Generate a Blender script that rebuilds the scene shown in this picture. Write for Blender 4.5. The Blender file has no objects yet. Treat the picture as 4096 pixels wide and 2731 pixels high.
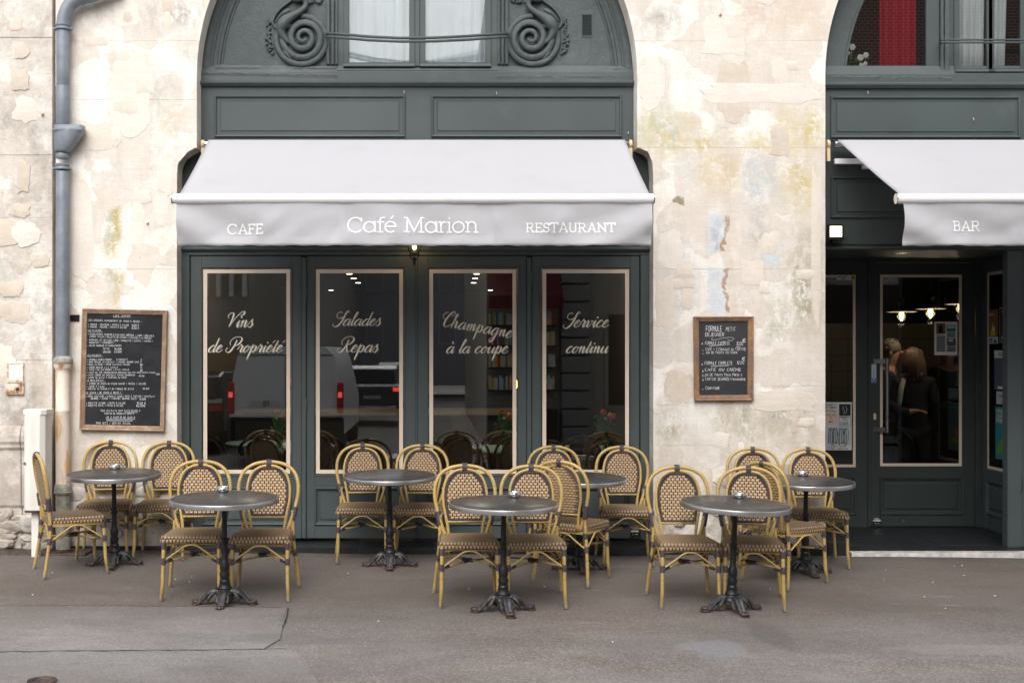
import bpy, bmesh, math, random
from mathutils import Vector, Matrix, noise as mnoise
R=math.radians; PI=math.pi
sc=bpy.context.scene; COL=sc.collection
# ---------------------------------------------------------------- camera
CX,HY,F,D0,CH=1750.0,1405.0,4800.0,10.0,1.669
cam_d=bpy.data.cameras.new('camera'); cam=bpy.data.objects.new('camera',cam_d); COL.objects.link(cam)
cam.location=(0,-D0,CH); cam.rotation_euler=(R(90),0,0)
cam_d.sensor_width=36; cam_d.lens=F/4096*36
cam_d.shift_x=(2048-CX)/4096; cam_d.shift_y=(HY-1365.5)/4096
cam_d.clip_start=.05; cam_d.clip_end=500; sc.camera=cam
# ---------------------------------------------------------------- world, sun, exposure
w=bpy.data.worlds.new("World"); sc.world=w; w.use_nodes=True; nt=w.node_tree; nt.nodes.clear()
sky=nt.nodes.new('ShaderNodeTexSky'); sky.sky_type='NISHITA'; sky.sun_disc=False
SUN_EL,SUN_AZ=R(46),R(188)
sky.sun_elevation=SUN_EL; sky.sun_rotation=SUN_AZ; sky.air_density=1; sky.dust_density=4; sky.ozone_density=1
hs=nt.nodes.new('ShaderNodeHueSaturation'); hs.inputs['Saturation'].default_value=.22
bg=nt.nodes.new('ShaderNodeBackground'); bg.inputs['Strength'].default_value=.15
ow=nt.nodes.new('ShaderNodeOutputWorld')
nt.links.new(sky.outputs[0],hs.inputs['Color']); nt.links.new(hs.outputs[0],bg.inputs[0]); nt.links.new(bg.outputs[0],ow.inputs[0])
sl=bpy.data.lights.new('sun','SUN'); sl.energy=1.3; sl.angle=R(66); sl.color=(1,.97,.93)
so=bpy.data.objects.new('sun',sl); COL.objects.link(so)
sd=Vector((math.sin(SUN_AZ)*math.cos(SUN_EL),math.cos(SUN_AZ)*math.cos(SUN_EL),math.sin(SUN_EL)))
so.rotation_euler=sd.to_track_quat('Z','Y').to_euler(); so.location=(0,-8,12)
sc.view_settings.view_transform='Standard'; sc.view_settings.look='None'; sc.view_settings.gamma=1
sc.view_settings.use_curve_mapping=False; sc.view_settings.exposure=.56
# ---------------------------------------------------------------- coordinates
def X(px,y=0): return (px-CX)/F*(D0+y)
def Z(py,y=0): return CH-(py-HY)/F*(D0+y)
def gz(x,y): return .015*min(y,0)-.008*max(-8,min(8,x))
# ---------------------------------------------------------------- mesh helpers
ROOT={}
def worldloc(o):
    v=Vector((0,0,0))
    while o is not None: v+=o.location; o=o.parent
    return v
class MB:
    def __init__(s): s.v=[]; s.f=[]
    def quad(s,a,b,c,d):
        n=len(s.v); s.v+= [a,b,c,d]; s.f.append((n,n+1,n+2,n+3))
    def poly(s,p):
        n=len(s.v); s.v+=list(p); s.f.append(tuple(range(n,n+len(p))))
    def box(s,x0,x1,y0,y1,z0,z1):
        n=len(s.v)
        s.v+=[(x0,y0,z0),(x1,y0,z0),(x1,y1,z0),(x0,y1,z0),(x0,y0,z1),(x1,y0,z1),(x1,y1,z1),(x0,y1,z1)]
        for f in((0,3,2,1),(4,5,6,7),(0,1,5,4),(1,2,6,5),(2,3,7,6),(3,0,4,7)): s.f.append(tuple(n+i for i in f))
        return s
    def obox(s,c,ax,ay,az):            # oriented box, half axes
        n=len(s.v); c=Vector(c); ax=Vector(ax); ay=Vector(ay); az=Vector(az)
        for k in(-1,1):
            for i,j in((-1,-1),(1,-1),(1,1),(-1,1)): s.v.append(tuple(c+ax*i+ay*j+az*k))
        for f in((0,3,2,1),(4,5,6,7),(0,1,5,4),(1,2,6,5),(2,3,7,6),(3,0,4,7)): s.f.append(tuple(n+i for i in f))
    def tube(s,pts,r,n=8,closed=False,cap=True,flat=None):
        pts=[Vector(p) for p in pts]; m=len(pts); base=len(s.v)
        rs=r if hasattr(r,'__len__') else [r]*m
        prev=None
        for i,p in enumerate(pts):
            if closed: t=pts[(i+1)%m]-pts[i-1]
            else: t=pts[min(i+1,m-1)]-pts[max(i-1,0)]
            if t.length<1e-9: t=Vector((0,0,1))
            t.normalize()
            if prev is None:
                a=Vector((0,0,1)) if abs(t.z)<.9 else Vector((0,1,0))
                u=t.cross(a).normalized()
            else:
                u=(prev-t*prev.dot(t))
                u=u.normalized() if u.length>1e-6 else t.orthogonal().normalized()
            prev=u; v=t.cross(u)
            for k in range(n):
                a=2*PI*k/n; q=p+(u*math.cos(a)+v*math.sin(a)*(flat or 1))*rs[i]; s.v.append(tuple(q))
        for i in range(m if closed else m-1):
            j=(i+1)%m
            for k in range(n):
                l=(k+1)%n; s.f.append((base+i*n+k,base+i*n+l,base+j*n+l,base+j*n+k))
        if cap and not closed:
            s.f.append(tuple(base+k for k in range(n))[::-1]); s.f.append(tuple(base+(m-1)*n+k for k in range(n)))
        return s
    def lathe(s,c,prof,n=16,axis='z'):
        base=len(s.v); m=len(prof)
        for r,h in prof:
            for k in range(n):
                a=2*PI*k/n
                if axis=='z': s.v.append((c[0]+r*math.cos(a),c[1]+r*math.sin(a),c[2]+h))
                elif axis=='x': s.v.append((c[0]+h,c[1]+r*math.cos(a),c[2]+r*math.sin(a)))
                else: s.v.append((c[0]+r*math.cos(a),c[1]+h,c[2]+r*math.sin(a)))
        for i in range(m-1):
            for k in range(n):
                l=(k+1)%n; s.f.append((base+i*n+k,base+i*n+l,base+(i+1)*n+l,base+(i+1)*n+k))
        s.f.append(tuple(base+k for k in range(n))[::-1]); s.f.append(tuple(base+(m-1)*n+k for k in range(n)))
        return s
    def prism(s,pts,y0,y1):            # polygon (x,z) extruded along y
        n=len(s.v); m=len(pts)
        s.v+=[(p[0],y0,p[1]) for p in pts]+[(p[0],y1,p[1]) for p in pts]
        s.f.append(tuple(range(n,n+m))); s.f.append(tuple(range(n+m,n+2*m))[::-1])
        for i in range(m): j=(i+1)%m; s.f.append((n+j,n+i,n+m+i,n+m+j))
        return s
    def ball(s,c,r,n=8,m=6,sq=(1,1,1)):
        base=len(s.v)
        for i in range(m+1):
            t=PI*i/m
            for k in range(n):
                a=2*PI*k/n; s.v.append((c[0]+r*sq[0]*math.sin(t)*math.cos(a),c[1]+r*sq[1]*math.sin(t)*math.sin(a),c[2]+r*sq[2]*math.cos(t)))
        for i in range(m):
            for k in range(n):
                l=(k+1)%n; s.f.append((base+i*n+k,base+i*n+l,base+(i+1)*n+l,base+(i+1)*n+k))
        return s
    def ring(s,pts,prof,fill=False):   # pts (x,z) convex loop; prof (inset,y)
        m=len(pts); ar=sum(pts[i][0]*pts[(i+1)%m][1]-pts[(i+1)%m][0]*pts[i][1] for i in range(m))
        if ar<0: pts=pts[::-1]
        loops=[]
        for ins,y in prof:
            lp=[]
            for i in range(m):
                a=Vector(pts[i-1]); b=Vector(pts[i]); c=Vector(pts[(i+1)%m])
                d1=(b-a).normalized(); d2=(c-b).normalized(); n1=Vector((-d1.y,d1.x)); n2=Vector((-d2.y,d2.x))
                k=(n1+n2); k=k/max(.2,k.dot(n1)); q=b+k*ins; lp.append((q.x,y,q.y))
            loops.append(lp)
        base=len(s.v)
        for lp in loops: s.v+=lp
        for i in range(len(loops)-1):
            for k in range(m):
                l=(k+1)%m; s.f.append((base+i*m+k,base+i*m+l,base+(i+1)*m+l,base+(i+1)*m+k))
        if fill: s.f.append(tuple(base+(len(loops)-1)*m+k for k in range(m)))
        return s
    def build(s,name,mat,parent=None,smooth=False,local=False,bevel=0,kind=None,label=None,angle=None):
        me=bpy.data.meshes.new(name)
        v=s.v
        if parent is not None and not local:
            o=worldloc(parent); v=[(a[0]-o.x,a[1]-o.y,a[2]-o.z) for a in v]
        me.from_pydata([tuple(a) for a in v],[],s.f); me.update()
        if smooth:
            me.polygons.foreach_set('use_smooth',[True]*len(me.polygons))
            if angle or smooth=='auto':
                bm=bmesh.new(); bm.from_mesh(me); bmesh.ops.remove_doubles(bm,verts=bm.verts,dist=1e-5)
                for e in bm.edges:
                    if len(e.link_faces)==2 and e.calc_face_angle(0)>(angle or R(38)): e.smooth=False
                bm.to_mesh(me); bm.free()
        me.materials.append(mat)
        ob=bpy.data.objects.new(name,me); COL.objects.link(ob)
        if parent is not None: ob.parent=parent
        if kind: ob['kind']=kind
        if label: ob['label']=label
        if bevel:
            b=ob.modifiers.new('bevel','BEVEL'); b.width=bevel; b.segments=1; b.limit_method='ANGLE'; b.angle_limit=R(40)
        return ob
def thing(name,label,cat,loc=(0,0,0),rz=0,group=None):
    o=bpy.data.objects.new(name,None); COL.objects.link(o); o.location=loc; o.rotation_euler=(0,0,rz)
    o.empty_display_size=.1; o['label']=label; o['category']=cat
    if group: o['group']=group
    return o
def tag(o,label,cat,group=None):
    o['label']=label; o['category']=cat
    if group: o['group']=group
    return o
def copy_tree(o,parent=None):
    c=o.copy(); COL.objects.link(c); c.parent=parent
    for ch in list(o.children): copy_tree(ch,c)
    return c
def cr(pts,k=6,closed=False):          # catmull-rom
    P=[Vector(p) for p in pts]; out=[]; n=len(P)
    for i in range(n if closed else n-1):
        p1=P[i]; p2=P[(i+1)%n]
        p0=P[i-1] if (closed or i>0) else p1*2-p2
        p3=P[(i+2)%n] if (closed or i<n-2) else p2*2-p1
        for j in range(k):
            t=j/k; out.append(.5*((2*p1)+(p2-p0)*t+(2*p0-5*p1+4*p2-p3)*t*t+(3*p1-p0-3*p2+p3)*t**3))
    if not closed: out.append(P[-1])
    return out
# ---------------------------------------------------------------- materials
class NT:
    def __init__(s,name):
        s.m=bpy.data.materials.new(name); s.m.use_nodes=True; s.t=s.m.node_tree; s.t.nodes.clear()
        s.out=s.t.nodes.new('ShaderNodeOutputMaterial'); s.b=s.t.nodes.new('ShaderNodeBsdfPrincipled')
        s.t.links.new(s.b.outputs[0],s.out.inputs[0]); s._p=None; s._o=None
    def n(s,t): return s.t.nodes.new(t)
    def l(s,a,b): s.t.links.new(a,b)
    def set(s,sock,v):
        if hasattr(v,'is_output'): s.l(v,sock)
        else:
            if hasattr(sock.default_value,'__len__') and hasattr(v,'__len__') and len(v)==3 and len(sock.default_value)==4: v=(*v,1)
            sock.default_value=v
    def pos(s):
        if not s._p: s._p=s.n('ShaderNodeNewGeometry').outputs['Position']
        return s._p
    def obj(s):
        if not s._o: s._o=s.n('ShaderNodeTexCoord').outputs['Object']
        return s._o
    def map(s,v,sc=(1,1,1),loc=(0,0,0)):
        m=s.n('ShaderNodeMapping'); s.l(v,m.inputs[0]); m.inputs['Scale'].default_value=sc; m.inputs['Location'].default_value=loc; return m.outputs[0]
    def noise(s,scale,detail=4,rough=.55,v=None,dist=0,col=False):
        k=s.n('ShaderNodeTexNoise'); s.l(v or s.pos(),k.inputs['Vector']); k.inputs['Scale'].default_value=scale
        k.inputs['Detail'].default_value=detail; k.inputs['Roughness'].default_value=rough; k.inputs['Distortion'].default_value=dist
        return k.outputs['Color' if col else 'Fac']
    def vor(s,scale,v=None,feat='F1',out='Distance',rnd=1):
        k=s.n('ShaderNodeTexVoronoi'); k.feature=feat; s.l(v or s.pos(),k.inputs['Vector']); k.inputs['Scale'].default_value=scale; k.inputs['Randomness'].default_value=rnd
        return k.outputs[out]
    def ramp(s,f,a,b,ca=0,cb=1):        # linear remap clamp
        k=s.n('ShaderNodeMapRange'); s.set(k.inputs['Value'],f); k.inputs['From Min'].default_value=a; k.inputs['From Max'].default_value=b
        k.inputs['To Min'].default_value=ca; k.inputs['To Max'].default_value=cb; k.clamp=True; return k.outputs[0]
    def math(s,op,a,b=0,c=None):
        k=s.n('ShaderNodeMath'); k.operation=op; s.set(k.inputs[0],a); s.set(k.inputs[1],b)
        if c is not None: s.set(k.inputs[2],c)
        return k.outputs[0]
    def mix(s,f,a,b,mode='MIX'):
        k=s.n('ShaderNodeMix'); k.data_type='RGBA'; k.blend_type=mode; s.set(k.inputs[0],f); s.set(k.inputs[6],a); s.set(k.inputs[7],b); return k.outputs[2]
    def sep(s,v):
        k=s.n('ShaderNodeSeparateXYZ'); s.l(v,k.inputs[0]); return k.outputs
    def bump(s,h,dist=.01,strength=1,prev=None):
        k=s.n('ShaderNodeBump'); s.set(k.inputs['Height'],h); k.inputs['Distance'].default_value=dist; k.inputs['Strength'].default_value=strength
        if prev: s.l(prev,k.inputs['Normal'])
        return k.outputs[0]
    def fin(s,col=None,rough=.5,metal=0,normal=None,spec=None,**kw):
        if col is not None: s.set(s.b.inputs['Base Color'],col)
        s.set(s.b.inputs['Roughness'],rough); s.set(s.b.inputs['Metallic'],metal)
        if spec is not None: s.b.inputs['Specular IOR Level'].default_value=spec
        if normal: s.l(normal,s.b.inputs['Normal'])
        for k,v in kw.items(): s.set(s.b.inputs[k.replace('_',' ')],v)
        return s.m
def plain(name,col,rough=.5,metal=0,var=.12,scale=12,bump=.0,spec=None):
    t=NT(name); f=t.noise(scale,5,v=t.obj()); c=t.mix(t.ramp(f,.3,.7),tuple(x*(1-var) for x in col),tuple(min(1,x*(1+var)) for x in col))
    if 'cane' in name:   # each chair has faded a little differently
        oi=t.n('ShaderNodeObjectInfo').outputs['Random']; c=t.mix(t.ramp(oi,0,1,0,.35),c,tuple(x*.72 for x in col)); c=t.mix(t.math('MULTIPLY',t.ramp(t.noise(3,5,.7,v=t.obj()),.55,.7),.3),c,tuple(min(1,x*1.25+.02) for x in col))
    nm=t.bump(t.noise(scale*6,3,v=t.obj()),bump) if bump else None
    return t.fin(c,t.ramp(f,.3,.7,max(.02,rough-.06),min(1,rough+.06)),metal,nm,spec)
def emit(name,col,st):
    t=NT(name); return t.fin((.8,.8,.8),.5,**{'Emission_Color':(*col,1),'Emission_Strength':st})
def wbox(t,xyz,x0,y0,x1,y1,soft=.12):   # soft mask of a photo rectangle on the wall plane
    a=X(x0);b=X(x1);c=Z(y1);d=Z(y0)
    m=t.math('MULTIPLY',t.ramp(xyz[0],a-soft/2,a+soft/2),t.ramp(xyz[0],b-soft/2,b+soft/2,1,0))
    k=t.math('MULTIPLY',t.ramp(xyz[2],c-soft/2,c+soft/2),t.ramp(xyz[2],d-soft/2,d+soft/2,1,0))
    return t.math('MULTIPLY',m,k)
PLASTER=[(430,210,610,560),(300,480,480,620),(190,700,330,1150),(590,640,700,780),(560,760,690,900),(2560,220,2660,440),
 (2800,60,2980,240),(2870,220,3010,500),(2800,330,3300,420),(2690,560,2760,700),(2830,760,2990,870),(3130,760,3300,930),
 (2960,1030,3060,1150),(2620,1100,2700,1330),(2560,920,2680,1080),(3240,640,3310,1330),(3080,500,3160,640),(2900,1850,3250,1980),
 (2650,1480,2780,1620),(3000,1560,3290,1650),(350,1780,700,2000),(450,0,560,110),(3100,680,3180,760)]
PAINT=[((.60,.49,.20),((2560,450,2780,620),(2750,500,2900,610),(3100,440,3290,600),(3130,620,3250,830),(2960,560,3080,620),(2800,620,2930,760)),.62,'rag',.16,True),
 ((.50,.52,.40),((2560,430,2700,600),(3000,660,3110,800)),.55,'rag2',.16,True),
 ((.50,.55,.60),((2980,640,3100,830),(2720,640,2790,760),(2720,1000,2760,1240),(3240,920,3300,1020)),.7,'rag2',.16,True),
 ((.62,.67,.72),((2825,850,2905,1010),(2825,1090,2905,1250),(3060,980,3120,1080)),.85,'n7',.06,False),
 ((.42,.27,.19),((2906,855,2922,1020),(2906,1090,2922,1238)),.85,'n20',.012,False),
 ((.30,.25,.15),((2684,787,2714,820),),.85,'n30',.015,False),
 ((.20,.20,.20),((3015,860,3060,1000),(2860,870,2900,1000),(2690,860,2715,980)),.55,'rag2',.1,True),
 ((.36,.32,.18),((3150,900,3300,1330),(3080,1200,3130,1400),(2850,1620,3020,1740),(2980,1640,3290,1760),(2640,1650,2740,1760)),.6,'rag2',.2,True),
 ((.50,.40,.13),((425,840,485,1010),(432,1075,478,1240)),.85,'rag',.07,True),
 ((.50,.56,.52),((425,860,450,1000),(425,1080,448,1200),(440,640,480,720)),.7,'rag2',.07,True),
 ((.62,.38,.2),((2960,0,3290,110),(3230,60,3300,180),(2850,640,2920,760),(640,440,760,560)),.35,'rag',.16,True),
 ((.36,.33,.30),((380,0,420,140),(540,0,780,130),(560,320,700,420),(600,620,760,660),(3010,0,3120,40),(2560,20,2700,130),(720,170,800,260)),.5,'rag2',.2,True),
 ((.36,.20,.09),((20,1980,150,2160),(0,1760,90,1790)),.6,'rag',.1,False)]
_stone={}
def stone_mat(x0=None,x1=None,z0=None,z1=None,left=False):
    """limestone; only the stains that reach this stretch of wall are put into its node tree"""
    def hit(r): 
        if x0 is None: return False
        m=.22; return X(r[0])-m<x1 and X(r[2])+m>x0 and Z(r[3])-m<z1 and Z(r[1])+m>z0
    pls=tuple(r for r in PLASTER if hit(r)); pts=[]
    for k,(c_,rs_,a_,g_,s_,kp_) in enumerate(PAINT):
        rr=tuple(r for r in rs_ if hit(r))
        if rr: pts.append((c_,rr,a_,g_,s_,kp_))
    low_=x0 is None or z0<1.3
    key=(pls,tuple(pts),left,low_)
    if key in _stone: return _stone[key]
    t=NT('limestone'); P=t.pos()
    nz=t.noise(2.2,6,.62,col=True); s2=t.n('ShaderNodeVectorMath'); s2.operation='SUBTRACT'; t.l(nz,s2.inputs[0]); s2.inputs[1].default_value=(.5,.5,.5)
    v=t.n('ShaderNodeVectorMath'); v.operation='MULTIPLY_ADD'; t.l(s2.outputs[0],v.inputs[0]); v.inputs[1].default_value=(.42,.42,.42); t.l(P,v.inputs[2]); W=v.outputs[0]
    nf=t.noise(9,5,.6,col=True); s3=t.n('ShaderNodeVectorMath'); s3.operation='SUBTRACT'; t.l(nf,s3.inputs[0]); s3.inputs[1].default_value=(.5,.5,.5)
    v3=t.n('ShaderNodeVectorMath'); v3.operation='MULTIPLY_ADD'; t.l(s3.outputs[0],v3.inputs[0]); v3.inputs[1].default_value=(.13,.13,.13); t.l(W,v3.inputs[2]); W2=v3.outputs[0]
    xyz=t.sep(W2)
    c=t.mix(t.ramp(t.noise(.9,5),.4,.62),(.85,.81,.745),(.775,.72,.63))
    c=t.mix(t.ramp(t.noise(5,6,.65),.42,.7,0,.75),c,(.88,.85,.80))
    vc=t.n('ShaderNodeTexVoronoi'); t.l(t.map(W,(1,.01,1.25)),vc.inputs['Vector']); vc.inputs['Scale'].default_value=2.1
    pl=t.ramp(t.sep(vc.outputs['Color'])[0],.60,.64)
    v2=t.n('ShaderNodeTexVoronoi'); t.l(t.map(W,(1.4,.01,1),(7,0,3)),v2.inputs['Vector']); v2.inputs['Scale'].default_value=3.6
    pl=t.math('MAXIMUM',pl,t.ramp(t.sep(v2.outputs['Color'])[1],.72,.76))
    for r in pls: pl=t.math('MAXIMUM',pl,wbox(t,xyz,*r,soft=.05))
    pcol=t.mix(t.noise(3,4),(.73,.655,.57),(.65,.57,.48)); pcol=t.mix(t.ramp(t.noise(14,5),.5,.75,0,.5),pcol,(.80,.725,.64))
    c=t.mix(t.math('MULTIPLY',pl,.85),c,pcol)
    RG={}
    def rag(k):
        if k not in RG:
            if k=='rag': RG[k]=t.ramp(t.noise(16,7,.75),.40,.50)
            elif k=='rag2': RG[k]=t.ramp(t.noise(11,8,.8,v=t.map(P,(1,1,.7),(3,1,5))),.42,.53)
            else: RG[k]=t.ramp(t.noise(float(k[1:]),5),.3,.43)
        return RG[k]
    off=t.math('SUBTRACT',1,t.math('MULTIPLY',pl,.45))
    for (c_,rr,a_,g_,s_,kp_) in pts:
        mm=None
        for q in rr:
            m=wbox(t,xyz,*q,soft=s_); mm=m if mm is None else t.math('MAXIMUM',mm,m)
        f=t.math('MULTIPLY',mm,rag(g_))
        if kp_: f=t.math('MULTIPLY',f,off)
        c=t.mix(t.math('MULTIPLY',f,min(1,a_*1.6)),c,c_)
    gr=None
    if left:
        gr=t.ramp(t.noise(2.6,8,.72),.42,.72); c=t.mix(t.math('MULTIPLY',gr,.75),c,(.33,.29,.25)); c=t.mix(.22,c,(.50,.45,.39)); c=t.mix(t.ramp(t.noise(1.6,8,.78,v=t.map(P,(1,1,.6),(2,2,7))),.53,.66,0,.7),c,(.27,.235,.20))
    if low_:
        pz=t.sep(P)[2]
        c=t.mix(t.math('MULTIPLY',t.ramp(pz,.2,1.35,1,0),t.ramp(t.noise(3.5,8,.7),.4,.62,.42 if not left else .6,.95)),c,(.45,.38,.31) if not left else (.34,.28,.22))
        c=t.mix(t.math('MULTIPLY',t.ramp(pz,0,.5,1,0),t.ramp(t.noise(6,7,.75),.48,.6,0,.7)),c,(.14,.12,.095))
    c=t.mix(t.math('MULTIPLY',t.ramp(t.noise(5,6,.7),.5,.64),.4),c,(.88,.85,.81))
    c=t.mix(t.ramp(t.noise(23,6,.75),.56,.72,0,.45),c,(.58,.49,.39))
    c=t.mix(t.ramp(t.noise(60,4,.7),.58,.70,0,.6),c,(.46,.38,.30))
    c=t.mix(t.ramp(t.noise(2.4,7,.72,v=t.map(P,(2.6,1,.4),(3,0,1))),.5,.72,0,.42),c,(.50,.44,.36))
    c=t.mix(t.ramp(t.noise(1.3,6,.7,v=t.map(P,(1,1,1.5),(9,0,4))),.52,.66,0,.30),c,(.60,.575,.55))
    c=t.mix(t.math('MULTIPLY',t.ramp(t.noise(4,7,.8,v=t.map(P,(1,1,1.6),(11,0,2))),.56,.66),.35),c,(.56,.50,.43))
    pit=t.math('MULTIPLY',t.ramp(t.vor(17,W2),.0,.075,1,0),t.ramp(t.noise(1.9,3),.46,.6))
    pit2=t.math('MULTIPLY',t.ramp(t.vor(46,W2),.04,.16,1,0),t.ramp(t.noise(2.7,4,v=t.map(P,(1,1,1),(4,2,9))),.5,.66))
    c=t.mix(t.math('MULTIPLY',pit,.85),c,(.13,.09,.06)); c=t.mix(t.math('MULTIPLY',pit2,.6),c,(.33,.26,.19))
    h=t.math('ADD',t.math('MULTIPLY',pl,.32),t.math('MULTIPLY',t.noise(11,8,.7),.5))
    h=t.math('SUBTRACT',h,t.math('MULTIPLY',pit,.8)); h=t.math('SUBTRACT',h,t.math('MULTIPLY',pit2,.4)); h=t.math('ADD',h,t.math('MULTIPLY',t.noise(3,7,.7,v=t.map(P,(1.5,1,9))),.35))
    if gr is not None: h=t.math('ADD',h,t.math('MULTIPLY',gr,.6))
    hsv=t.n('ShaderNodeHueSaturation'); hsv.inputs['Saturation'].default_value=.86; t.l(c,hsv.inputs['Color']); c=hsv.outputs[0]
    _stone[key]=t.fin(c,.92,0,t.bump(h,.012,.8),.25); return _stone[key]
M={}
M['stone']=stone_mat(); M['stoneL']=stone_mat(left=True)
def make_green(name,col,aged=0):
    t=NT(name); n=t.noise(1.3,4); n2=t.noise(30,3)
    c=t.mix(t.ramp(n,.3,.7),tuple(x*.9 for x in col),tuple(x*1.1 for x in col))
    c=t.mix(t.math('MULTIPLY',t.ramp(t.noise(2.1,7,.75),.56,.7),.35),c,tuple(x*1.5+.02 for x in col))
    sp=t.math('MULTIPLY',t.ramp(t.vor(9),.0,.03,1,0),t.ramp(t.noise(2),.5,.6)); c=t.mix(t.math('MULTIPLY',sp,.7),c,(.5,.5,.46))
    h=t.math('ADD',t.math('MULTIPLY',t.noise(60,3),.10),t.math('MULTIPLY',t.noise(6,4),.15))
    d=.004
    if aged:
        h=t.math('ADD',h,t.math('MULTIPLY',t.noise(9,8,.75,dist=1.2),1.3)); d=.018
        h=t.math('ADD',h,t.math('MULTIPLY',t.noise(3.5,6,.6,v=t.map(t.pos(),(2.5,1,.8))),.9))
        # dust settles on ledges
        nn=t.n('ShaderNodeNewGeometry'); up=t.ramp(t.sep(nn.outputs['Normal'])[2],.5,.95,0,.45); c=t.mix(up,c,(.25,.22,.18))
    return t.fin(c,t.ramp(n2,.3,.7,.42,.55),0,t.bump(h,d,.7),.32)
M['green']=make_green('green_paint',(.070,.086,.087))
M['green_old']=make_green('old_green_paint',(.082,.099,.100),1)
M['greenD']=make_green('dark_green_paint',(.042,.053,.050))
def make_asphalt(name,a,b,rust=.5):
    t=NT(name); P=t.pos()
    c=t.mix(t.ramp(t.noise(1.1,6,.6),.35,.65),a,b)
    c=t.mix(t.math('MULTIPLY',t.ramp(t.noise(.8,5,.6,v=t.map(P,(.5,1.6,1),(3,3,0))),.5,.72),rust),c,(.155,.092,.055))
    c=t.mix(t.ramp(t.noise(5,6,.7,v=t.map(P,(.6,1.4,1))),.45,.7,0,.3),c,(.05,.045,.045))
    g=t.vor(105,out='Color'); gs=t.sep(g)[0]
    c=t.mix(t.ramp(gs,0,1,.1,.75),c,t.mix(gs,(.05,.045,.042),(.33,.31,.30)))
    c=t.mix(t.ramp(t.noise(.55,5,.6,v=t.map(P,(1,1.8,1),(5,2,0))),.45,.62,0,.35),c,(.10,.085,.078))
    zn=t.math('MULTIPLY',t.ramp(t.math('ADD',t.sep(P)[1],t.math('MULTIPLY',t.math('SUBTRACT',t.noise(.9,4,.6,v=t.map(P,(.7,1,1),(2,8,0))),.5),1.6)),-3.0,-1.7),.62); c=t.mix(zn,c,t.mix(t.noise(2.2,5,.6,v=t.map(P,(1,1.5,1))),(.072,.058,.050),(.135,.105,.082)))  # brown grime towards the café, with the shade there painted into the colour
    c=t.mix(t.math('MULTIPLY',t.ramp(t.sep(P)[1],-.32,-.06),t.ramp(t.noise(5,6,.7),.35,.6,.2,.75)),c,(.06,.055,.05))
    sp=t.math('MULTIPLY',t.ramp(t.vor(22),.0,.10,1,0),t.ramp(t.noise(4),.45,.56)); c=t.mix(t.math('MULTIPLY',sp,.75),c,(.5,.48,.46))
    st=t.math('MULTIPLY',t.ramp(t.vor(2.6,v=t.map(P,(1,1.2,1))),.0,.045,1,0),.75); c=t.mix(st,c,(.03,.028,.028))
    st=t.math('MULTIPLY',t.ramp(t.noise(3.2,5,.7,v=t.map(P,(.5,2.2,1),(9,1,0))),.64,.7),.45); c=t.mix(st,c,(.34,.32,.30))
    for (sx_,sy_,rx_,ry_,cc_,am_) in ((1.62,-3.02,.20,.20,(.24,.245,.26),.6),(2.03,-2.66,.11,.36,(.11,.10,.098),.5),(2.9,-1.9,.35,.2,(.12,.11,.10),.35),(-.9,-2.9,.3,.14,(.13,.12,.11),.4),(3.1,-3.0,.5,.12,(.30,.28,.265),.4)):
        ds=t.math('SQRT',t.math('ADD',t.math('POWER',t.math('DIVIDE',t.math('SUBTRACT',t.sep(P)[0],sx_),rx_),2),t.math('POWER',t.math('DIVIDE',t.math('SUBTRACT',t.sep(P)[1],sy_),ry_),2)))
        c=t.mix(t.math('MULTIPLY',t.ramp(t.math('ADD',ds,t.math('MULTIPLY',t.math('SUBTRACT',t.noise(6,5,.65),.5),1.6)),.75,1.15,1,0),am_),c,cc_)
    h=t.math('ADD',t.math('MULTIPLY',t.vor(150),.6),t.math('MULTIPLY',t.noise(25,5,.7),.7))
    return t.fin(c,t.ramp(t.noise(1.5,4),.3,.7,.72,.9),0,t.bump(h,.004,.7),.35)
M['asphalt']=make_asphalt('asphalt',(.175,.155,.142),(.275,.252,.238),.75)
M['asphalt2']=make_asphalt('pale_asphalt',(.245,.230,.228),(.31,.295,.292),.35)
M['road']=make_asphalt('road_asphalt',(.055,.055,.057),(.075,.074,.075),.1)
def make_bamboo():
    t=NT('painted_bamboo'); o=t.obj(); z=t.sep(o); oi=t.n('ShaderNodeObjectInfo').outputs['Random']
    n=t.noise(4,4,v=o); c=t.mix(n,(.42,.28,.08),(.60,.43,.165))
    c=t.mix(t.ramp(t.noise(3,3,v=t.map(o,(30,30,1.2))),.4,.7,0,.5),c,(.33,.20,.05))
    k=t.math('FRACT',t.math('MULTIPLY',z[2],5.3)); c=t.mix(t.ramp(oi,0,1,0,.45),c,(.36,.25,.10)); c=t.mix(t.math('MULTIPLY',t.ramp(t.noise(25,6,.75,v=o),.62,.7),.6),c,(.55,.50,.38)); ring=t.math('MULTIPLY',t.ramp(k,.0,.022,1,0),.8); c=t.mix(ring,c,(.06,.04,.02))
    tip=t.math('MULTIPLY',t.ramp(z[2],.0,.055,1,0),t.ramp(t.noise(40,4,v=o),.4,.5,.2,.95)); c=t.mix(tip,c,(.62,.60,.54))
    return t.fin(c,.36,0,t.bump(k,.0,.2),.5)
M['bamboo']=make_bamboo()
M['cane']=plain('tan_cane',(.44,.295,.155),.38,0,.16,60)
M['caneS']=plain('seat_cane',(.27,.185,.105),.42,0,.25,50); M['caneR']=plain('rim_cane',(.37,.25,.13),.38,0,.25,50)
M['caneD']=plain('dark_cane',(.085,.066,.078),.36,0,.25,60)
M['caneB']=plain('backing_cane',(.10,.072,.065),.6,0,.2,60)
M['iron']=plain('black_cast_iron',(.017,.018,.02),.34,.35,.3,18,.003)
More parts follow.
